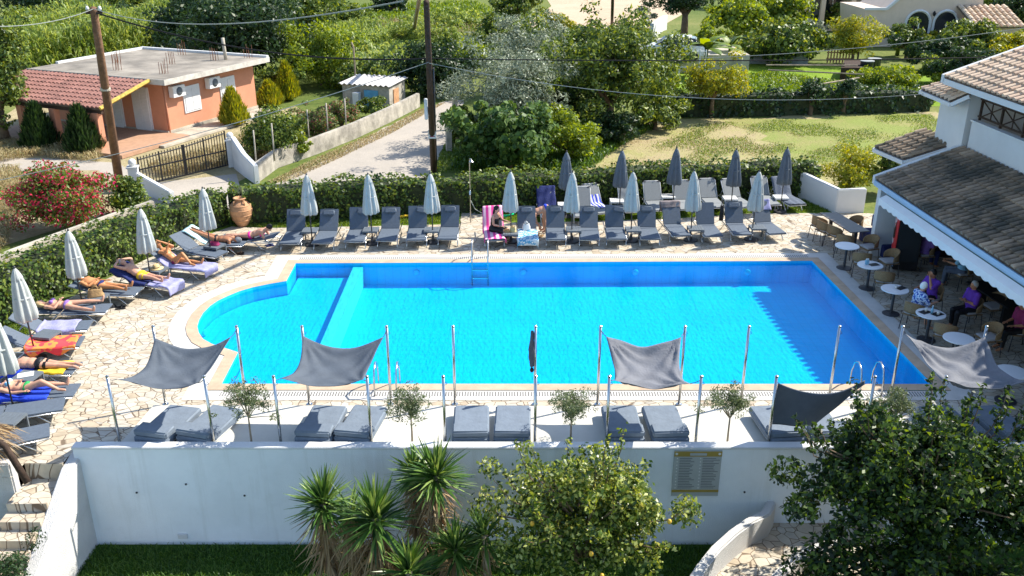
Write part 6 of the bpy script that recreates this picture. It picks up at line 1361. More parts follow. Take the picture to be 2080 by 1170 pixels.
# parked car
def car():
    p = G(1372, 134, 1.2); r = empty('parked_car', (p.x+.3, p.y+3.0, 1.18), R(168), 'white parked car behind the big leafy tree, seen over a grey wall', 'car')
    prof = [(-2.05, 0.35), (-2.05, 0.8), (-1.95, 0.95), (-1.2, 1.02), (1.1, 1.0), (1.95, 0.82), (2.1, 0.6), (2.08, 0.35)]
    cab = [(-1.75, 0.98), (-1.45, 1.42), (-0.6, 1.5), (0.3, 1.45), (1.15, 1.0)]
    def ex(poly, w0, w1, nm, m, par=r, bv=0.05):
        n = len(poly); zm = max(z for _, z in poly); vs = []
        for s in (-1, 1):
            for x, z in poly: wv = w1 if z > zm-0.3 else w0; vs.append((x, s*wv, z))
        return MB().add(vs, [tuple(range(n-1, -1, -1)), tuple(range(n, 2*n))]+[(i, (i+1) % n, n+(i+1) % n, n+i) for i in range(n)]).build(nm, m, par, bevel=bv, bseg=3)
    pt_ = mat('car_white', (0.75, 0.75, 0.75), rough=0.2, var=0.01, spec=0.6)
    ex(prof, 0.86, 0.84, 'body', pt_); ex(cab, 0.8, 0.66, 'cabin_glass', M['glass_dark'])
    MB().box((-0.5, 0, 1.49), (1.3, 1.28, 0.05)).build('roof', pt_, r, bevel=.02)
    for s in (-1, 1):
        for x in (-1.35, 1.35):
            w_ = MB().lathe([(0.2, -0.1), (0.31, -0.09), (0.33, 0), (0.31, 0.09), (0.2, 0.1)], 22).build('wheel', M['black'], r, smooth=True); w_.location = (x, s*0.78, 0.33); w_.rotation_euler = (R(90), 0, 0)
            MB().lathe([(0.19, -0.105), (0.19, 0.105)], 14).build('rim', M['steel'], w_)
        MB().box((2.0, s*0.62, 0.7), (0.16, 0.32, 0.14)).build('headlight', M['glass_dark'], r, bevel=.03); MB().box((0.85, s*0.92, 1.02), (0.14, 0.16, 0.12)).build('mirror', pt_, r, bevel=.03)
        MB().tube([(1.15, s*0.72, 1.02), (0.3, s*0.66, 1.46)], 0.035, 5).build('windscreen_pillar', pt_, r); MB().tube([(-0.5, s*0.78, 1.02), (-0.5, s*0.67, 1.46)], 0.035, 5).build('door_pillar', pt_, r)
    MB().box((2.07, 0, 0.5), (0.05, 0.9, 0.12)).build('grille', M['black'], r); MB().box((-2.07, 0, 0.55), (0.03, 0.5, 0.12)).build('number_plate', M['board_white'], r)
car()
MB().box((G(1372, 134).x, G(1372, 150).y+5, 0.59), (9, 9, 1.18)).build('parking_terrace', M['concrete'])['kind'] = 'structure'
# gate posts on the lane
for x, y, h, lab in ((912, 306, 1.5, 'pale gate post on the right side of the lane in front of the fig bush'), (925, 262, 1.5, 'dark gate post on the right side of the lane under the olive tree')):
    p = G(x, y); r = empty('lane_gate_post', p, 0.3, lab, 'post', 'posts right of the lane'); MB().box((0, 0, h/2), (0.25, 0.25, h)).build('shaft', M['concrete'], r, bevel=.01); MB().box((0, 0, h+.03), (0.33, 0.33, .06)).build('cap', M['concrete'], r)
# ---------------- hedges ----------------
def hedge(name, base, th, h, label, mt, dens=150, leaf=0.12, lump=0.12, seed=0, cat='hedge'):
    "base: front edge polyline (world xy), thickness th to the left of travel"
    r = empty(name, (0, 0, 0), 0, label, cat); rs = np.random.RandomState(seed); B = [Vector(p[:2]) for p in base]; hh = h if hasattr(h, '__len__') else [h]*len(B)
    segs = [(B[i], B[i+1], hh[i], hh[i+1]) for i in range(len(B)-1)]; P_, N_ = [], []; core = MB()
    for a, b, h0, h1 in segs:
        d = b-a; L_ = d.length; d.normalize(); n = Vector((-d.y, d.x)); f = np.array([-n.x, -n.y, 0]); A = np.array([a.x, a.y, 0]); D = np.array([d.x, d.y, 0]); Nv = np.array([n.x, n.y, 0])
        for kind, area, nn in (('front', L_*h0, f), ('top', L_*th, np.array([0, 0, 1.0])), ('back', L_*h0*0.5, -f)):
            k = int(area*dens*(1.0 if kind != 'back' else 0.6)); u = rs.uniform(0, L_, k); w_ = rs.uniform(0, 1, k)
            H_ = h0+(h1-h0)*u/L_; bump = lump*(np.sin(u*2.1+A[0])+np.sin(u*4.7+w_*5+A[1]))*0.5+rs.normal(0, 0.05, k)
            if kind == 'front': pos = A+D*u[:, None]+f*(bump*0.8)[:, None]; pos[:, 2] = w_*H_
            elif kind == 'back': pos = A+D*u[:, None]+Nv*(th+bump*0.8)[:, None]; pos[:, 2] = w_*H_
            else: pos = A+D*u[:, None]+Nv*(w_*th)[:, None]; pos[:, 2] = H_+bump-0.12*(2*np.abs(w_-0.5))**4
            P_.append(pos); N_.append(np.tile(nn*1.0, (k, 1))+np.array([0, 0, 0.35]))
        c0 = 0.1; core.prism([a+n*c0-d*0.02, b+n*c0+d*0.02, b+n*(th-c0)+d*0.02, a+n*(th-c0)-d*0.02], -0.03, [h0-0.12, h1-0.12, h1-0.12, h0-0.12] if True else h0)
    P_, N_ = np.concatenate(P_), np.concatenate(N_)
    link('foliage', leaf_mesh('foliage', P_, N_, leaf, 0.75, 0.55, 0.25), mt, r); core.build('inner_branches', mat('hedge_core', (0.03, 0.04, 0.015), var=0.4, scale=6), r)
    return r
hb_ = [G(1660, 400), G(1580, 403), G(1450, 408), G(1300, 414), G(1180, 422), G(1040, 430), G(900, 436), G(760, 443), G(640, 449), G(545, 455), G(500, 458)]
hb_ = hb_[::-1]
hedge('hedge', hb_, 1.15, [1.2, 1.28, 1.2, 1.3, 1.22, 1.3, 1.24, 1.34, 1.26, 1.36, 1.3], 'long clipped green hedge behind the far loungers', M['lf_hedge'], 190, 0.13, 0.2, seed=1)
hl_ = [G(-160, 770), G(-60, 700), G(20, 655), G(110, 603), G(210, 560), G(300, 522), G(380, 490), G(470, 456), G(490, 455)]
hedge('hedge', hl_, 1.1, [1.2, 1.25, 1.15, 1.25, 1.2, 1.28, 1.2, 1.25, 1.2], 'clipped green hedge running diagonally along the left side loungers', M['lf_hedge'], 210, 0.12, 0.18, seed=2)
bw = []
for i, p in enumerate(hl_[:-1]):
    d = (hl_[i+1]-p).normalized(); bw.append((p+Vector((-d.y, d.x, 0))*1.4).xy)
bw = bw[:-1]
wall_strip('boundary_wall', bw, 0.2, -.05, 1.22, M['concrete'], 'pale boundary wall just behind the diagonal left hedge')
hm = [G(1372, 238), G(1450, 238), G(1560, 236), G(1700, 232), G(1800, 230), G(1890, 226)]
hedge('ivy_hedge', hm, 1.3, [1.1, 1.15, 1.2, 1.15, 1.2, 1.0], 'dark ivy covered fence between the tan field and the far garden', M['lf_dark'], 60, 0.22, 0.3, seed=3)
for x, y, lab in ((1645, 233, 'ivy covered stump rising from the dark ivy fence, left one'), (1712, 231, 'ivy covered stump rising from the dark ivy fence, right one')):
    plant('ivy_stump', G(x, y), 2.3, (0.7, 0.7, 1.1), lab, 'shrub', M['lf_dark'], 900, 0.2, 14, crown_z=1.3, trunk=0.12)
# ---------------- trees ----------------
LC = [0]
def T(px, py, hpx, wpx, mt, label, n=4500, leaf=0.22, name='tree', cat='tree', crown=0.75, **k):
    w0_ = wpx/(F*(SP+(py-585)/F*CP)/HC)/2; wpx *= 1.2; hpx *= 1.05; n = int(n*1.5); leaf *= 1.1; k.setdefault('clumps', 30); k['clumps'] = int(k['clumps']*1.5); k['clump_r'] = k.get('clump_r', max(w0_*0.3, 0.3))*0.85; k.setdefault('lumpy', .3); k.setdefault('flip', crown < 0.86)
    "tree with base at pixel, crown height and width in pixels"
    p = G(px, py); D = SP+(py-585)/F*CP; s = F*D/HC; h = hpx/(s*0.95); w_ = wpx/s/2; rz = h*crown/2
    return plant(name, p, h, (w_, w_*0.9, rz), label, cat, M[mt], n, leaf, crown_z=h-rz, **k)
T(1238, 268, 215, 250, 'lf_mid', 'large dark leafy tree at the left end of the tan field', 13000, 0.2, clumps=90, clump_r=0.85, trunk=0.22, crown=0.92)
T(1030, 300, 205, 225, 'lf_olive', 'big silvery olive tree at the right of the lane', 12000, 0.17, aspect=0.3, clumps=80, clump_r=0.75, trunk=0.22, crown=0.92)
T(1035, 345, 130, 190, 'lf_fig', 'bushy fig with big glossy leaves behind the hedge by the lane', 5200, 0.24, aspect=0.75, clumps=45, clump_r=0.6, crown=0.97, cat='shrub', name='fig_bush')
T(1160, 325, 92, 130, 'lf_light', 'bright yellow green bush between the fig and the tan field', 3200, 0.17, clumps=30, clump_r=0.45, crown=0.97, cat='shrub', name='bush')
T(1068, 190, 150, 150, 'lf_olive', 'grey green olive tree behind the big silvery olive', 6000, 0.2, aspect=0.35, clumps=45, clump_r=0.7, crown=0.95)
T(1258, 130, 80, 110, 'lf_mid', 'leafy tree behind the large dark tree, near the ploughed field', 3500, 0.25, clumps=30, clump_r=0.9, crown=0.95)
T(1310, 75, 75, 40, 'lf_olive', 'slim grey green tree left of the dark round tree', 1500, 0.22, aspect=.35, clumps=16, crown=.9)
T(1388, 82, 98, 95, 'lf_dark', 'dark round crowned tree with a bare trunk behind the parked car', 6500, 0.24, clumps=60, clump_r=0.8, trunk=0.3, crown=0.62)
T(1442, 125, 75, 70, 'lf_light', 'pale green loose tree left of the banana plant', 2200, 0.22, clumps=22, crown=.9)
T(1445, 238, 105, 120, 'lf_yellow', 'young yellow green tree standing at the ivy fence', 4200, 0.17, clumps=34, clump_r=0.55, crown=0.8)
T(1330, 235, 105, 110, 'lf_light', 'light green tree between the large dark tree and the young yellow one', 3600, 0.18, clumps=30, clump_r=.6, crown=.9)
T(1500, 95, 92, 120, 'lf_light', 'vine leaved tree left of the veranda house', 4500, 0.3, aspect=.8, clumps=40, clump_r=1.0, crown=.85)
T(1588, 72, 75, 110, 'lf_light', 'light green tree just left of the veranda house pillars', 4200, 0.3, aspect=.8, clumps=36, clump_r=1.0, crown=.9)
T(1600, 128, 80, 150, 'lf_mid', 'broad leafy tree above the grey garden wall', 5600, 0.28, aspect=.8, clumps=46, clump_r=0.9, crown=.92)
T(1655, 85, 42, 60, 'lf_olive', 'pale wispy shrub in front of the veranda', 1400, 0.25, aspect=.25, clumps=16, crown=.95, cat='shrub', name='shrub')
T(1730, 130, 90, 95, 'lf_yellow', 'pale feathery shrub in front of the cream villa corner', 3600, 0.25, aspect=.3, clumps=34, clump_r=.7, crown=.95, cat='shrub', name='shrub')
T(1840, 118, 68, 90, 'lf_mid', 'leafy shrub left of the first villa arch', 2600, 0.24, clumps=26, crown=.95, cat='shrub', name='shrub')
T(1895, 145, 70, 100, 'lf_dark', 'dark shrub below the villa arches', 3200, 0.24, clumps=30, crown=.95, cat='shrub', name='shrub')
T(1985, 120, 70, 130, 'lf_mid', 'leafy shrub in front of the villa annex roof', 3600, 0.26, clumps=36, crown=.95, cat='shrub', name='shrub')
T(1965, 180, 82, 110, 'lf_dark', 'dark tree just above the small eyebrow roof', 3600, 0.22, clumps=32, crown=.95)
T(1905, 170, 55, 85, 'lf_mid', 'round shrub left of the restaurant roof corner', 2400, 0.2, clumps=24, crown=.97, cat='shrub', name='shrub')
T(2050, 130, 60, 110, 'lf_yellow', 'yellowish shrub above the restaurant roof', 2600, 0.24, clumps=24, crown=.95, cat='shrub', name='shrub')
T(2070, 70, 90, 120, 'lf_dark', 'dark tree at the top right corner', 4200, 0.3, clumps=36, crown=.95)
T(2010, 32, 60, 90, 'lf_mid', 'tree behind the villa annex at the top right', 2800, 0.32, clumps=24, crown=.95)
T(1725, 385, 80, 110, 'lf_yellow', 'straggly reddish yellow bush behind the white garden wall', 3600, 0.14, aspect=.35, clumps=34, clump_r=0.45, crown=.97, cat='shrub', name='bush')
T(1800, 395, 95, 80, 'lf_mid', 'green bush under the small porch roof of the restaurant', 2200, 0.15, clumps=22, crown=.97, cat='shrub', name='bush')
# left and back left
T(1250, 292, 62, 110, 'lf_dark', 'dark bush added for the shade around the trunk of the large dark tree', 2600, 0.17, clumps=26, crown=.97, cat='shrub', name='thicket')  # added dark leaves stand in for the deep shadow at the tree's foot
T(1100, 300, 120, 110, 'lf_mid', 'green bush filling the gap right of the silvery olive', 4200, 0.18, clumps=30, crown=.97, cat='shrub', name='bush')
T(940, 300, 90, 70, 'lf_mid', 'ivy covered growth beside the lane gate posts', 3000, 0.16, clumps=24, crown=.97, cat='shrub', name='thicket')
T(640, 30, 60, 120, 'lf_mid', 'bushy tree at the top edge, above the ivy hung shrub', 3600, 0.32, clumps=30, crown=.97)
T(830, 120, 80, 90, 'lf_reed', 'clump of tall reeds left of the slim black pole', 4200, 0.24, clumps=34, crown=.97, cat='reeds', name='reed_clump', aspect=.25)
T(900, 130, 80, 80, 'lf_reed', 'clump of tall reeds right of the slim black pole', 4200, 0.24, clumps=34, crown=.97, cat='reeds', name='reed_clump', aspect=.25)
T(250, 70, 60, 160, 'lf_dark', 'dark bushes between the reeds and the top edge, left', 4200, 0.3, clumps=34, crown=.97, cat='shrub', name='thicket')
T(1330, 262, 60, 120, 'lf_mid', 'low bushy growth right of the trunk of the large dark tree', 3000, 0.17, clumps=26, crown=.97, cat='shrub', name='bush')
T(1130, 262, 90, 120, 'lf_dark', 'dark thicket between the silvery olive and the large dark tree', 4500, 0.2, clumps=36, crown=.97, cat='shrub', name='thicket')
T(1180, 110, 60, 150, 'lf_mid', 'broad green bush in front of the ploughed field', 4200, 0.24, clumps=40, crown=.97, cat='shrub', name='bush')
T(1120, 70, 36, 90, 'lf_yellow', 'yellowish low bush at the lower left of the ploughed field', 2200, 0.24, clumps=24, crown=.97, cat='shrub', name='bush')
T(1010, 95, 50, 100, 'lf_mid', 'green bush above the silvery olive tree', 3000, 0.24, clumps=26, crown=.97, cat='shrub', name='bush')
T(930, 60, 36, 110, 'lf_reed', 'pale green bush right of the slim black pole in the far meadow', 2600, 0.26, clumps=26, crown=.97, cat='shrub', name='bush')
T(690, 70, 60, 120, 'lf_mid', 'leafy bush in the far meadow behind the ivy hung shrub', 4000, 0.28, clumps=36, crown=.97, cat='shrub', name='bush')
T(740, 130, 70, 110, 'lf_reed', 'pale reedy bush above the shed', 4200, 0.24, clumps=36, crown=.97, cat='shrub', name='bush')
T(560, 40, 70, 150, 'lf_dark', 'dark tree at the top behind the tallest dark tree', 4500, 0.32, clumps=40, crown=.97)
T(1690, 60, 42, 60, 'lf_mid', 'round tree hiding the right end of the veranda', 2000, 0.26, clumps=20, crown=.95)
T(1560, 45, 50, 90, 'lf_mid', 'bright tree at the top left of the veranda house', 3000, 0.3, clumps=26, crown=.95)
T(1880, 100, 30, 60, 'lf_yellow', 'yellow bush at the foot of the right villa arch', 1400, 0.22, clumps=16, crown=.97, cat='shrub', name='shrub')
T(1800, 175, 34, 140, 'lf_light', 'low spreading vegetable growth left of the restaurant roof', 3600, 0.2, clumps=40, crown=.97, cat='shrub', name='shrub', clump_r=.5)
T(14, 290, 270, 130, 'lf_mid', 'tall leafy tree at the left edge beside the porch', 9000, 0.2, clumps=70, clump_r=.7, crown=.95, trunk=.2)
T(505, 165, 190, 210, 'lf_dark', 'very dark tall tree behind the right end of the pink house', 12000, 0.28, clumps=90, clump_r=1.3, crown=.97, trunk=.3)
T(400, 120, 130, 140, 'lf_dark', 'dark tree behind the middle of the pink house roof', 6500, 0.28, clumps=55, clump_r=1.1, crown=.97)
T(600, 105, 130, 150, 'lf_mid', 'dark green tree right of the tallest tree, behind the pink house', 7000, 0.28, clumps=60, clump_r=1.1, crown=.97)
T(655, 175, 120, 130, 'lf_light', 'ivy hung light green shrub left of the shed', 5000, 0.22, clumps=44, clump_r=.8, crown=.97, cat='shrub', name='shrub')
T(580, 190, 60, 90, 'lf_mid', 'low shrub beside the end of the pink house', 2200, 0.2, clumps=20, crown=.97, cat='shrub', name='shrub')
T(735, 180, 60, 130, 'lf_mid', 'green thicket directly behind the shed', 4200, 0.2, clumps=40, clump_r=.7, crown=.97, cat='shrub', name='thicket')
T(885, 195, 100, 130, 'lf_dark', 'dark thicket behind the slim black pole', 7000, 0.22, clumps=60, clump_r=.8, crown=.97, cat='shrub', name='thicket')
T(960, 150, 65, 110, 'lf_light', 'light green bush left of the silvery olive tree', 3400, 0.24, clumps=30, crown=.97, cat='shrub', name='bush')
T(100, 60, 110, 140, 'lf_dark', 'dark tree in the top left corner', 6000, 0.3, clumps=50, clump_r=1.2, crown=.95)
T(180, 40, 60, 130, 'lf_mid', 'tree at the top left behind the reeds', 4200, 0.32, clumps=36, clump_r=1.2, crown=.95)
T(300, 30, 60, 120, 'lf_mid', 'tree behind the reeds above the house roof', 4200, 0.32, clumps=36, clump_r=1.2, crown=.95)
T(795, 30, 45, 70, 'lf_dark', 'dark round bush in the far meadow left of the slim pole', 2400, 0.32, clumps=22, crown=.95, cat='shrub', name='bush')
T(1050, 40, 50, 90, 'lf_mid', 'green bush at the left edge of the ploughed field', 2800, 0.32, clumps=26, crown=.95, cat='shrub', name='bush')
T(1500, 18, 40, 120, 'lf_dark', 'dark tree behind the vine leaved tree', 3000, 0.35, clumps=26, crown=.95)
T(560, 322, 100, 112, 'lf_mid', 'dark round bush behind the lane wall', 6500, 0.14, clumps=50, clump_r=.55, crown=.98, cat='shrub', name='round_bush', lumpy=.08)
T(605, 322, 50, 42, 'lf_light', 'small light green bush right of the dark round bush', 1500, 0.13, clumps=14, crown=.98, cat='shrub', name='bush')
T(640, 285, 72, 90, 'lf_oleander', 'pink flowering oleander behind the lane wall', 4200, 0.15, aspect=.3, clumps=36, crown=.98, cat='shrub', name='oleander')
T(695, 262, 62, 75, 'lf_oleander', 'reddish oleander between the first oleander and the shed', 3400, 0.15, aspect=.3, clumps=30, crown=.98, cat='shrub', name='oleander')
T(765, 240, 38, 70, 'lf_mid', 'low green shrub in front of the shed door', 2200, 0.14, clumps=20, crown=.98, cat='shrub', name='shrub')
T(135, 468, 118, 195, 'lf_bougain', 'red flowering bougainvillea bush over the left hedge', 12000, 0.12, clumps=80, clump_r=.5, crown=.9, cat='shrub', name='bougainvillea', trunk=.05)
T(272, 438, 78, 78, 'lf_mid', 'compact green bush right of the red bougainvillea', 3600, 0.12, clumps=30, clump_r=.35, crown=.97, cat='shrub', name='bush', lumpy=.1)
# conifers
def conifer(px, py, hpx, wpx, mt, label, n=2600):
    p = G(px, py); D = SP+(py-585)/F*CP; s = F*D/HC; h = hpx/(s*0.95); w_ = wpx/s/2; r = empty('cypress_shrub', p, 0, label, 'conifer', 'small conical conifers around the pink house')
    v = RS.uniform(0, 1, n)**1.3; a = RS.uniform(0, 2*PI, n); rad = w_*np.minimum(1, (v/0.12))**0.5*(1-v)**0.75*1.15*RS.uniform(0.75, 1.1, n)*(1+0.12*np.sin(a*5))
    P_ = np.stack([rad*np.cos(a), rad*np.sin(a), v*h*0.93], 1); D_ = np.stack([np.cos(a)*0.35, np.sin(a)*0.35, np.ones(n)], 1)+RS.normal(0, .15, (n, 3))
    link('crown', blade_mesh('crown', P_, D_, 0.3, 0.07, 0.02), mt, r); MB().tube([(0, 0, 0), (0, 0, h*0.8)], [0.06, 0.02], 6).build('trunk', M['bark'], r)
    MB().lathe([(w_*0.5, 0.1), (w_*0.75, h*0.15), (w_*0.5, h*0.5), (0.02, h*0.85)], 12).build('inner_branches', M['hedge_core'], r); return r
for a_ in ((476, 254, 70, 52, 'lf_yellow', 'yellow green cone shrub in front of the pink side wall'), (549, 216, 46, 48, 'lf_yellow', 'smaller yellow cone shrub at the far end of the pink wall'), (585, 203, 72, 44, 'lf_yellow', 'tallest yellow cone shrub beyond the pink house'),
           (84, 302, 88, 68, 'lf_dark', 'left dark green cone shrub in front of the porch'), (172, 311, 92, 68, 'lf_dark', 'right dark green cone shrub in front of the porch')): conifer(a_[0], a_[1], a_[2], a_[3], M[a_[4]], a_[5])
# banana plants
def banana(px, py, h, label, n=11, seed=0):
    p = G(px, py); r = empty('banana_plant', p, 0, label, 'banana plant', 'banana plants in the far garden'); rs = random.Random(seed)
    MB().tube([(0, 0, 0), (0.05, 0, h*0.55)], [0.16, 0.1], 10).build('stem', M['lf_mid'], r, smooth=True)
    for i in range(n):
        a = i*2.4+rs.uniform(-.3, .3); el = rs.uniform(0.3, 1.25); L_ = h*rs.uniform(0.5, 0.7); w_ = 0.3*h/3
        def fn(u, v):
            t = u*L_; x = t*math.cos(el)*(1+0.2*u); z = h*0.5+t*math.sin(el)-u*u*L_*0.5; w2 = w_*math.sin(PI*min(1, u*0.93+0.07))**0.5*(v-0.5)*2*(0.15 if u < .15 else 1)
            return (x*math.cos(a)-w2*math.sin(a), x*math.sin(a)+w2*math.cos(a), z-abs(v-.5)*0.12)
        MB().grid(fn, 10, 4).build('leaf', M['lf_light'] if i % 2 else M['lf_mid'], r, smooth=True)
banana(1430, 158, 3.6, 'big banana plant with paddle leaves right of the white frame', 13, 1); banana(1478, 140, 3.0, 'second banana plant, right of the big one', 9, 2); banana(1822, 112, 2.6, 'banana plant in front of the villa', 9, 3)
# reeds and meadow growth (nobody could count it)
def scatter(poly, n, z=0.0):
    P_ = [G(*q) for q in poly]; xs = [p.x for p in P_]; ys = [p.y for p in P_]; out = []
    px = np.array(xs); py = np.array(ys); m_ = len(px)
    while len(out) < n:
        X = RS.uniform(min(xs), max(xs), 4000); Y = RS.uniform(min(ys), max(ys), 4000); ins = np.zeros(4000, bool); j = m_-1
        for i in range(m_):
            c = ((py[i] > Y) != (py[j] > Y)) & (X < (px[j]-px[i])*(Y-py[i])/(py[j]-py[i]+1e-12)+px[i]); ins ^= c; j = i
        out += list(zip(X[ins], Y[ins]))
    a = np.array(out[:n]); return np.concatenate([a, np.full((n, 1), z)], 1)
def growth(name, poly, n, length, width, mt, label, cat, tall=0.0, spread=0.35, bend=0.3, z=-0.03, patch=None):
    P_ = scatter(poly, n, z)
    if patch is not None:
        X, Y = P_[:, 0], P_[:, 1]; q = np.sin(X*0.9+1.3*np.sin(Y*0.7))+np.sin(Y*1.3+X*0.35)+0.8*np.sin(X*2.3-Y*1.7)+RS.normal(0, .5, n); P_ = P_[q > patch]; n = len(P_)
    if tall: P_[:, 2] += RS.uniform(0, 1, n)**0.8*tall*(0.75+0.25*np.sin(P_[:, 0]*0.7)*np.cos(P_[:, 1]*0.5))
    D_ = RS.normal(0, spread, (n, 3)); D_[:, 2] = 1
    o = link(name, blade_mesh(name, P_, D_, length, width, bend), mt); tag(o, label, cat, kind='stuff'); return o
growth('reed_thicket', [(20, 130), (60, 85), (420, 60), (430, 118), (330, 100), (250, 122), (60, 150)], 26000, 0.9, 0.09, M['lf_reed'], 'tall light green reed thicket behind the pink house', 'reeds', tall=3.4, spread=.55, bend=.45)
growth('reed_thicket', [(620, 95), (700, 70), (860, 95), (870, 175), (780, 190), (620, 170)], 16000, 0.8, 0.08, M['lf_reed'], 'reeds and vines filling the ground behind the shed', 'reeds', tall=1.9, spread=.6, bend=.45)
growth('tall_weeds', [(620, 20), (960, 10), (1080, 60), (1060, 110), (900, 100), (700, 75), (600, 60)], 14000, 0.7, 0.12, M['grass_blade'], 'yellow green tall weeds in the far meadow', 'weeds', tall=0.5, bend=.4)
growth('dry_weeds', [(700, 50), (1000, 45), (1040, 90), (860, 88)], 3000, 0.9, 0.05, M['grass_dry'], 'dry straw coloured weeds in the far meadow', 'weeds', tall=0.3)
growth('undergrowth', [(915, 345), (935, 250), (1000, 225), (1250, 245), (1330, 262), (1260, 300), (1190, 348)], 16000, 0.4, 0.06, M['grass_lawn'], 'dark green undergrowth beneath the trees beside the lane', 'undergrowth', tall=.15, bend=.4)
growth('undergrowth', [(1060, 110), (1080, 70), (1300, 62), (1340, 100), (1330, 200), (1100, 180)], 12000, 0.6, 0.1, M['grass_blade'], 'weeds between the trees and the ploughed field', 'undergrowth', tall=.3, bend=.4)
growth('dry_grass', [(300, 345), (470, 300), (520, 260), (560, 285), (545, 318), (480, 330), (420, 345), (330, 360)], 9000, 0.45, 0.022, M['grass_dry'], 'tall dry grass between the pink house and the gate', 'dry grass', tall=.25, bend=.6)
growth('dry_grass', [(-60, 345), (-40, 285), (70, 292), (210, 312), (200, 330), (60, 318)], 6000, 0.45, 0.022, M['grass_dry'], 'dry grass in front of the porch', 'dry grass', tall=.2, bend=.5)
growth('dry_grass', [(-100, 470), (-60, 350), (40, 345), (60, 400), (30, 470), (0, 520), (-60, 560)], 7000, 0.45, 0.022, M['grass_dry'], 'dry grass left of the red bougainvillea', 'dry grass', tall=.25, bend=.5)
growth('roadside_weeds', [(540, 372), (640, 322), (790, 258), (855, 222), (905, 208), (880, 222), (800, 268), (660, 335), (580, 370)], 5200, 0.16, 0.03, M['grass_dry'], 'dry weeds along the foot of the lane wall', 'weeds', bend=.5)
growth('roadside_weeds', [(880, 350), (905, 290), (935, 215), (960, 260), (960, 350)], 3500, 0.2, 0.03, M['grass_blade'], 'green weeds at the right edge of the lane', 'weeds', bend=.5)
growth('garden_weeds', [(1375, 215), (1400, 165), (1560, 150), (1700, 170), (1900, 180), (1900, 212)], 12000, 0.35, 0.07, M['grass_blade'], 'bright green weeds in the far garden', 'weeds', tall=.25, bend=.4)
growth('field_weeds', [(1300, 290), (1420, 250), (1890, 232), (1930, 260), (1740, 330), (1500, 335), (1350, 330)], 26000, 0.14, 0.03, M['grass_blade'], 'patchy green weeds in the tan field', 'weeds', bend=.5, patch=0.2)
growth('field_stubble', [(1190, 350), (1260, 290), (1480, 245), (1760, 300), (1640, 330), (1300, 335)], 9000, 0.1, 0.03, M['grass_dry'], 'dry stubble in the tan field', 'stubble', bend=.6, patch=-0.3)
growth('lawn_grass', [(470, 459), (500, 450), (920, 437), (936, 452), (774, 457), (560, 463)], 9000, 0.1, 0.02, M['grass_blade'], 'green grass strip behind the left half of the far loungers', 'grass', bend=.3, z=-.012)
growth('lawn_grass', [(1000, 449), (1000, 432), (1300, 416), (1640, 404), (1690, 430), (1530, 432), (1368, 443)], 12000, 0.1, 0.02, M['grass_blade'], 'green grass strip under the back row of loungers', 'grass', bend=.3, z=-.012)
growth('lawn_grass', [(60, 645), (20, 645), (-60, 720), (-60, 740), (15, 700), (60, 680)], 3500, 0.1, 0.02, M['grass_blade'], 'small patch of grass under the parasols at the left edge', 'grass', bend=.3, z=-.012)
x_, y_ = RS.uniform(-9.4, 4.5, 42000), RS.uniform(12.2, 15.62, 42000)
o = link('lower_grass', blade_mesh('lower_grass', np.stack([x_, y_, np.full(42000, -2.15)], 1), np.stack([RS.normal(0, .35, 42000), RS.normal(0, .35, 42000), np.ones(42000)], 1), 0.14, 0.016, 0.35), M['grass_lawn']); tag(o, 'dark green lawn grass at the foot of the tall white wall', 'grass', kind='stuff')
# flowers in hedge foot: small olive trees on the platform
def olive(px, label, wpx, hpx, seed):
    wpx *= 1.1
    p = V(GY(px, 905, 16.0).x, 16.12, 0.03); s = 97; h = hpx/(s*0.9); w_ = wpx/s/2
    return plant('olive_tree', p, h, (w_, w_, h*0.34), label, 'small olive tree', M['lf_olive_small'], 2900, 0.065, 46, 0.14, 0.02, aspect=.3, crown_z=h*0.66, group='small olive trees in the daybed row', bark=M['bark_pale'], limbs=14, seed=seed, jit=1.0, lumpy=.32)
olive(508, 'small olive tree in the daybed row, leftmost, over a daybed', 108, 128, 1); olive(836, 'small olive tree second from the left, between the second sail and the furled sail', 92, 122, 2); olive(1160, 'small olive tree right of the furled sail', 104, 122, 3)
olive(1480, 'small olive tree fourth from the left, left of the folded dark sail', 100, 124, 4); olive(1812, 'small olive tree right of the folded dark sail, behind the citrus leaves', 98, 122, 5)
# ---------------- foreground plants ----------------
def big_bush(name, c, rad, clumps, n, leaf, mt, label, cat, trunk, seed, clump_r, spikes=14, **k):
    base = V(c[0], c[1], -2.15); r = plant(name, base, c[2]+rad[2]+2.15, rad, label, cat, mt, n, leaf, clumps, clump_r, trunk, crown_z=c[2]+2.15, seed=seed, limbs=16, aspect=0.55, jit=0.9, droop=0.35, lumpy=.2, **k)
    rs = np.random.RandomState(seed+5); tw = MB(); PP, NN = [], []
    for i in range(spikes):
        u = nrm(rs.normal(0, 1, 3)); u[2] = abs(u[2]); o_ = np.array([0, 0, c[2]+2.15])+u*np.array(rad)*0.8; e = o_+u*np.array([0.3, 0.3, 0.2])*rs.uniform(.8, 1.5)+np.array([0, 0, rs.uniform(.25, .6)])
        tw.tube([(0, 0, c[2]+1.95), tuple(o_*0.6+np.array([0, 0, c[2]+2.0])*0.4), tuple(o_), tuple((o_+e)/2+rs.normal(0, .03, 3)), tuple(e)], [0.03, 0.02, 0.012, 0.008, 0.004], 5); t_ = rs.uniform(0.1, 1.05, 46)[:, None]
        PP.append(o_+(e-o_)*t_+rs.normal(0, .045, (46, 3))); NN.append(rs.normal(0, 1, (46, 3))+np.array([0, 0, .6]))
    tw.build('twigs', M['bark'], r); link('shoots', leaf_mesh('shoots', np.concatenate(PP), np.concatenate(NN), leaf, .55, .6, .1), mt, r); return r
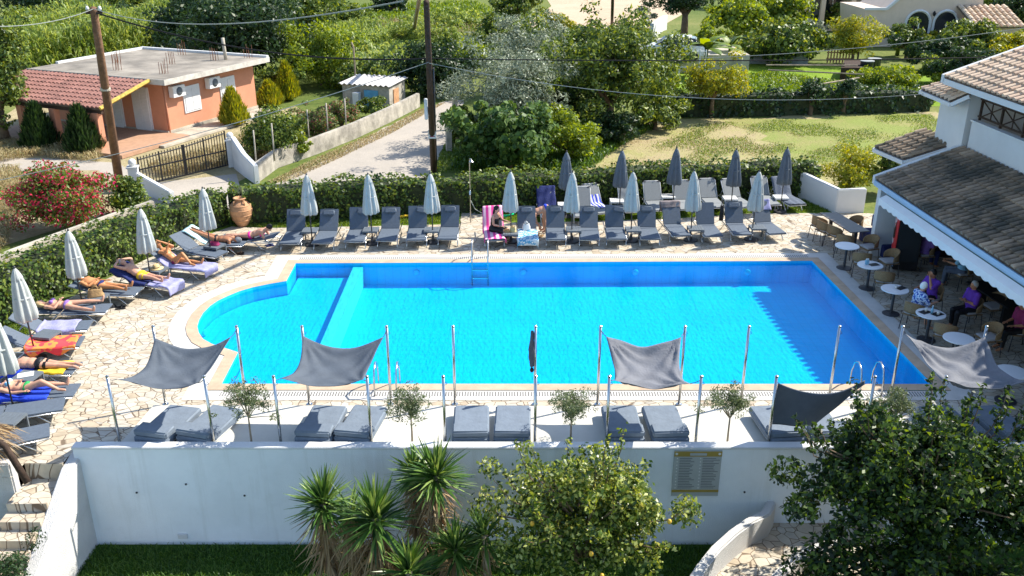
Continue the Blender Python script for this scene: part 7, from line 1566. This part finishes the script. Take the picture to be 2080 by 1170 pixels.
p = GY(1190, 1065, 13.6); LEM = big_bush('lemon_tree', (p.x, 13.6, p.z), (2.0, 1.3, 1.5), 110, 21000, 0.1, M['lf_lemon'], 'yellow green lemon tree in front of the middle of the white wall', 'tree', 0.08, 21, 0.36, 26)
lemon = None
for i in range(7):
    a = random.uniform(PI*1.1, PI*1.9); q = random.uniform(.6, 1); loc = (p.x+1.9*q*math.cos(a), 13.6+1.25*math.sin(a)*q, p.z+random.uniform(-1.0, .7))
    if lemon is None:
        lemon = MB().lathe([(0.002, -0.05), (0.03, -0.035), (0.04, 0), (0.03, 0.035), (0.002, 0.05)], 12).build('lemon', mat('lemon_skin', (0.7, 0.42, 0.05), rough=.4), LEM, smooth=True); o = lemon
    else: o = lemon.copy(); COL.objects.link(o); KIDS[LEM.name].append(o)
    o.location = Vector(loc)-LEM.location
p = GY(1880, 1000, 13.4); big_bush('citrus_tree', (p.x, 13.4, p.z+.1), (2.6, 1.7, 1.6), 190, 33000, 0.12, M['lf_citrus'], 'dense dark glossy citrus tree filling the lower right corner', 'tree', 0.1, 31, 0.34, 40, fill=0.4)
p = GY(1880, 1100, 12.4); plant('citrus_tree', V(p.x, 12.4, -2.15), 3.3, (2.9, 1.0, 1.5), 'dark citrus tree cut by the bottom edge, in front of the dense one', 'tree', M['lf_citrus'], 19000, 0.12, 95, .42, .09, aspect=.55, crown_z=1.3, seed=8)
p = GY(-20, 1060, 13.2); plant('dark_shrub', V(p.x, 13.2, -2.15), 2.3, (0.75, 0.8, 1.0), 'dark leafy shrub at the left edge beside the steps', 'shrub', M['lf_dark'], 3500, 0.07, 30, .25, .05, crown_z=1.3, aspect=.4)
# yuccas
def yucca(px, py, Y, R_, label, n=190, seed=0, skirt=150, tr=None):
    c = GY(px, py, Y); rs = np.random.RandomState(seed); r = empty('yucca', (c.x, c.y, -2.15), 0, label, 'yucca', 'yuccas in front of the tall white wall'); H_ = c.z+2.15
    MB().tube([(0.1, 0.05, 0), (0.03, 0, H_*0.5), (0, 0, H_)], [0.09, 0.075, 0.06], 10).build('trunk', M['bark_pale'], r, smooth=True)
    def dirs(k, e0, e1): a = rs.uniform(0, 2*PI, k); e = rs.uniform(e0, e1, k); return np.stack([np.cos(a)*np.cos(e), np.sin(a)*np.cos(e), np.sin(e)], 1)
    D_ = dirs(n, -0.35, 1.45); o_ = np.array([0, 0, H_])+rs.normal(0, .03, (n, 3)); o_[:, 2] -= (1-D_[:, 2])*0.13
    link('leaves', blade_mesh('leaves', o_+D_*0.04, D_, R_, 0.055, 0.1, .2), M['lf_yucca'], r)
    skirt = int(skirt*1.7); D_ = dirs(skirt, -1.35, -0.35); o_ = np.array([0, 0, H_-0.15])+rs.normal(0, .04, (skirt, 3)); o_[:, 2] -= rs.uniform(0, 1.15, skirt)**1.4; link('dead_leaves', blade_mesh('dead_leaves', o_, D_, R_*0.85, 0.035, 0.2, .25), M['lf_yucca_dry'], r)
yucca(655, 1022, 14.2, 0.68, 'leftmost yucca against the tall white wall', seed=1); yucca(762, 1052, 13.9, 0.78, 'second yucca, lower and in front of the tall one', 190, 2)
yucca(842, 958, 14.7, 0.52, 'left head of the tallest yucca cluster touching the wall top', 120, 3); yucca(885, 965, 14.5, 0.7, 'tallest yucca, its tips above the wall top', 190, 4, 150)
yucca(925, 1112, 13.9, 0.66, 'low yucca at the foot of the lemon tree', 150, 5, 60); yucca(830, 1160, 13.4, 0.66, 'lowest yucca, cut by the bottom edge', 130, 6, 60)
yucca(985, 1085, 13.9, 0.55, 'small dark yucca half hidden in the lemon tree', 90, 7, 30); yucca(712, 1035, 14.1, 0.6, 'dry brown yucca between the two left ones', 40, 9, 190)
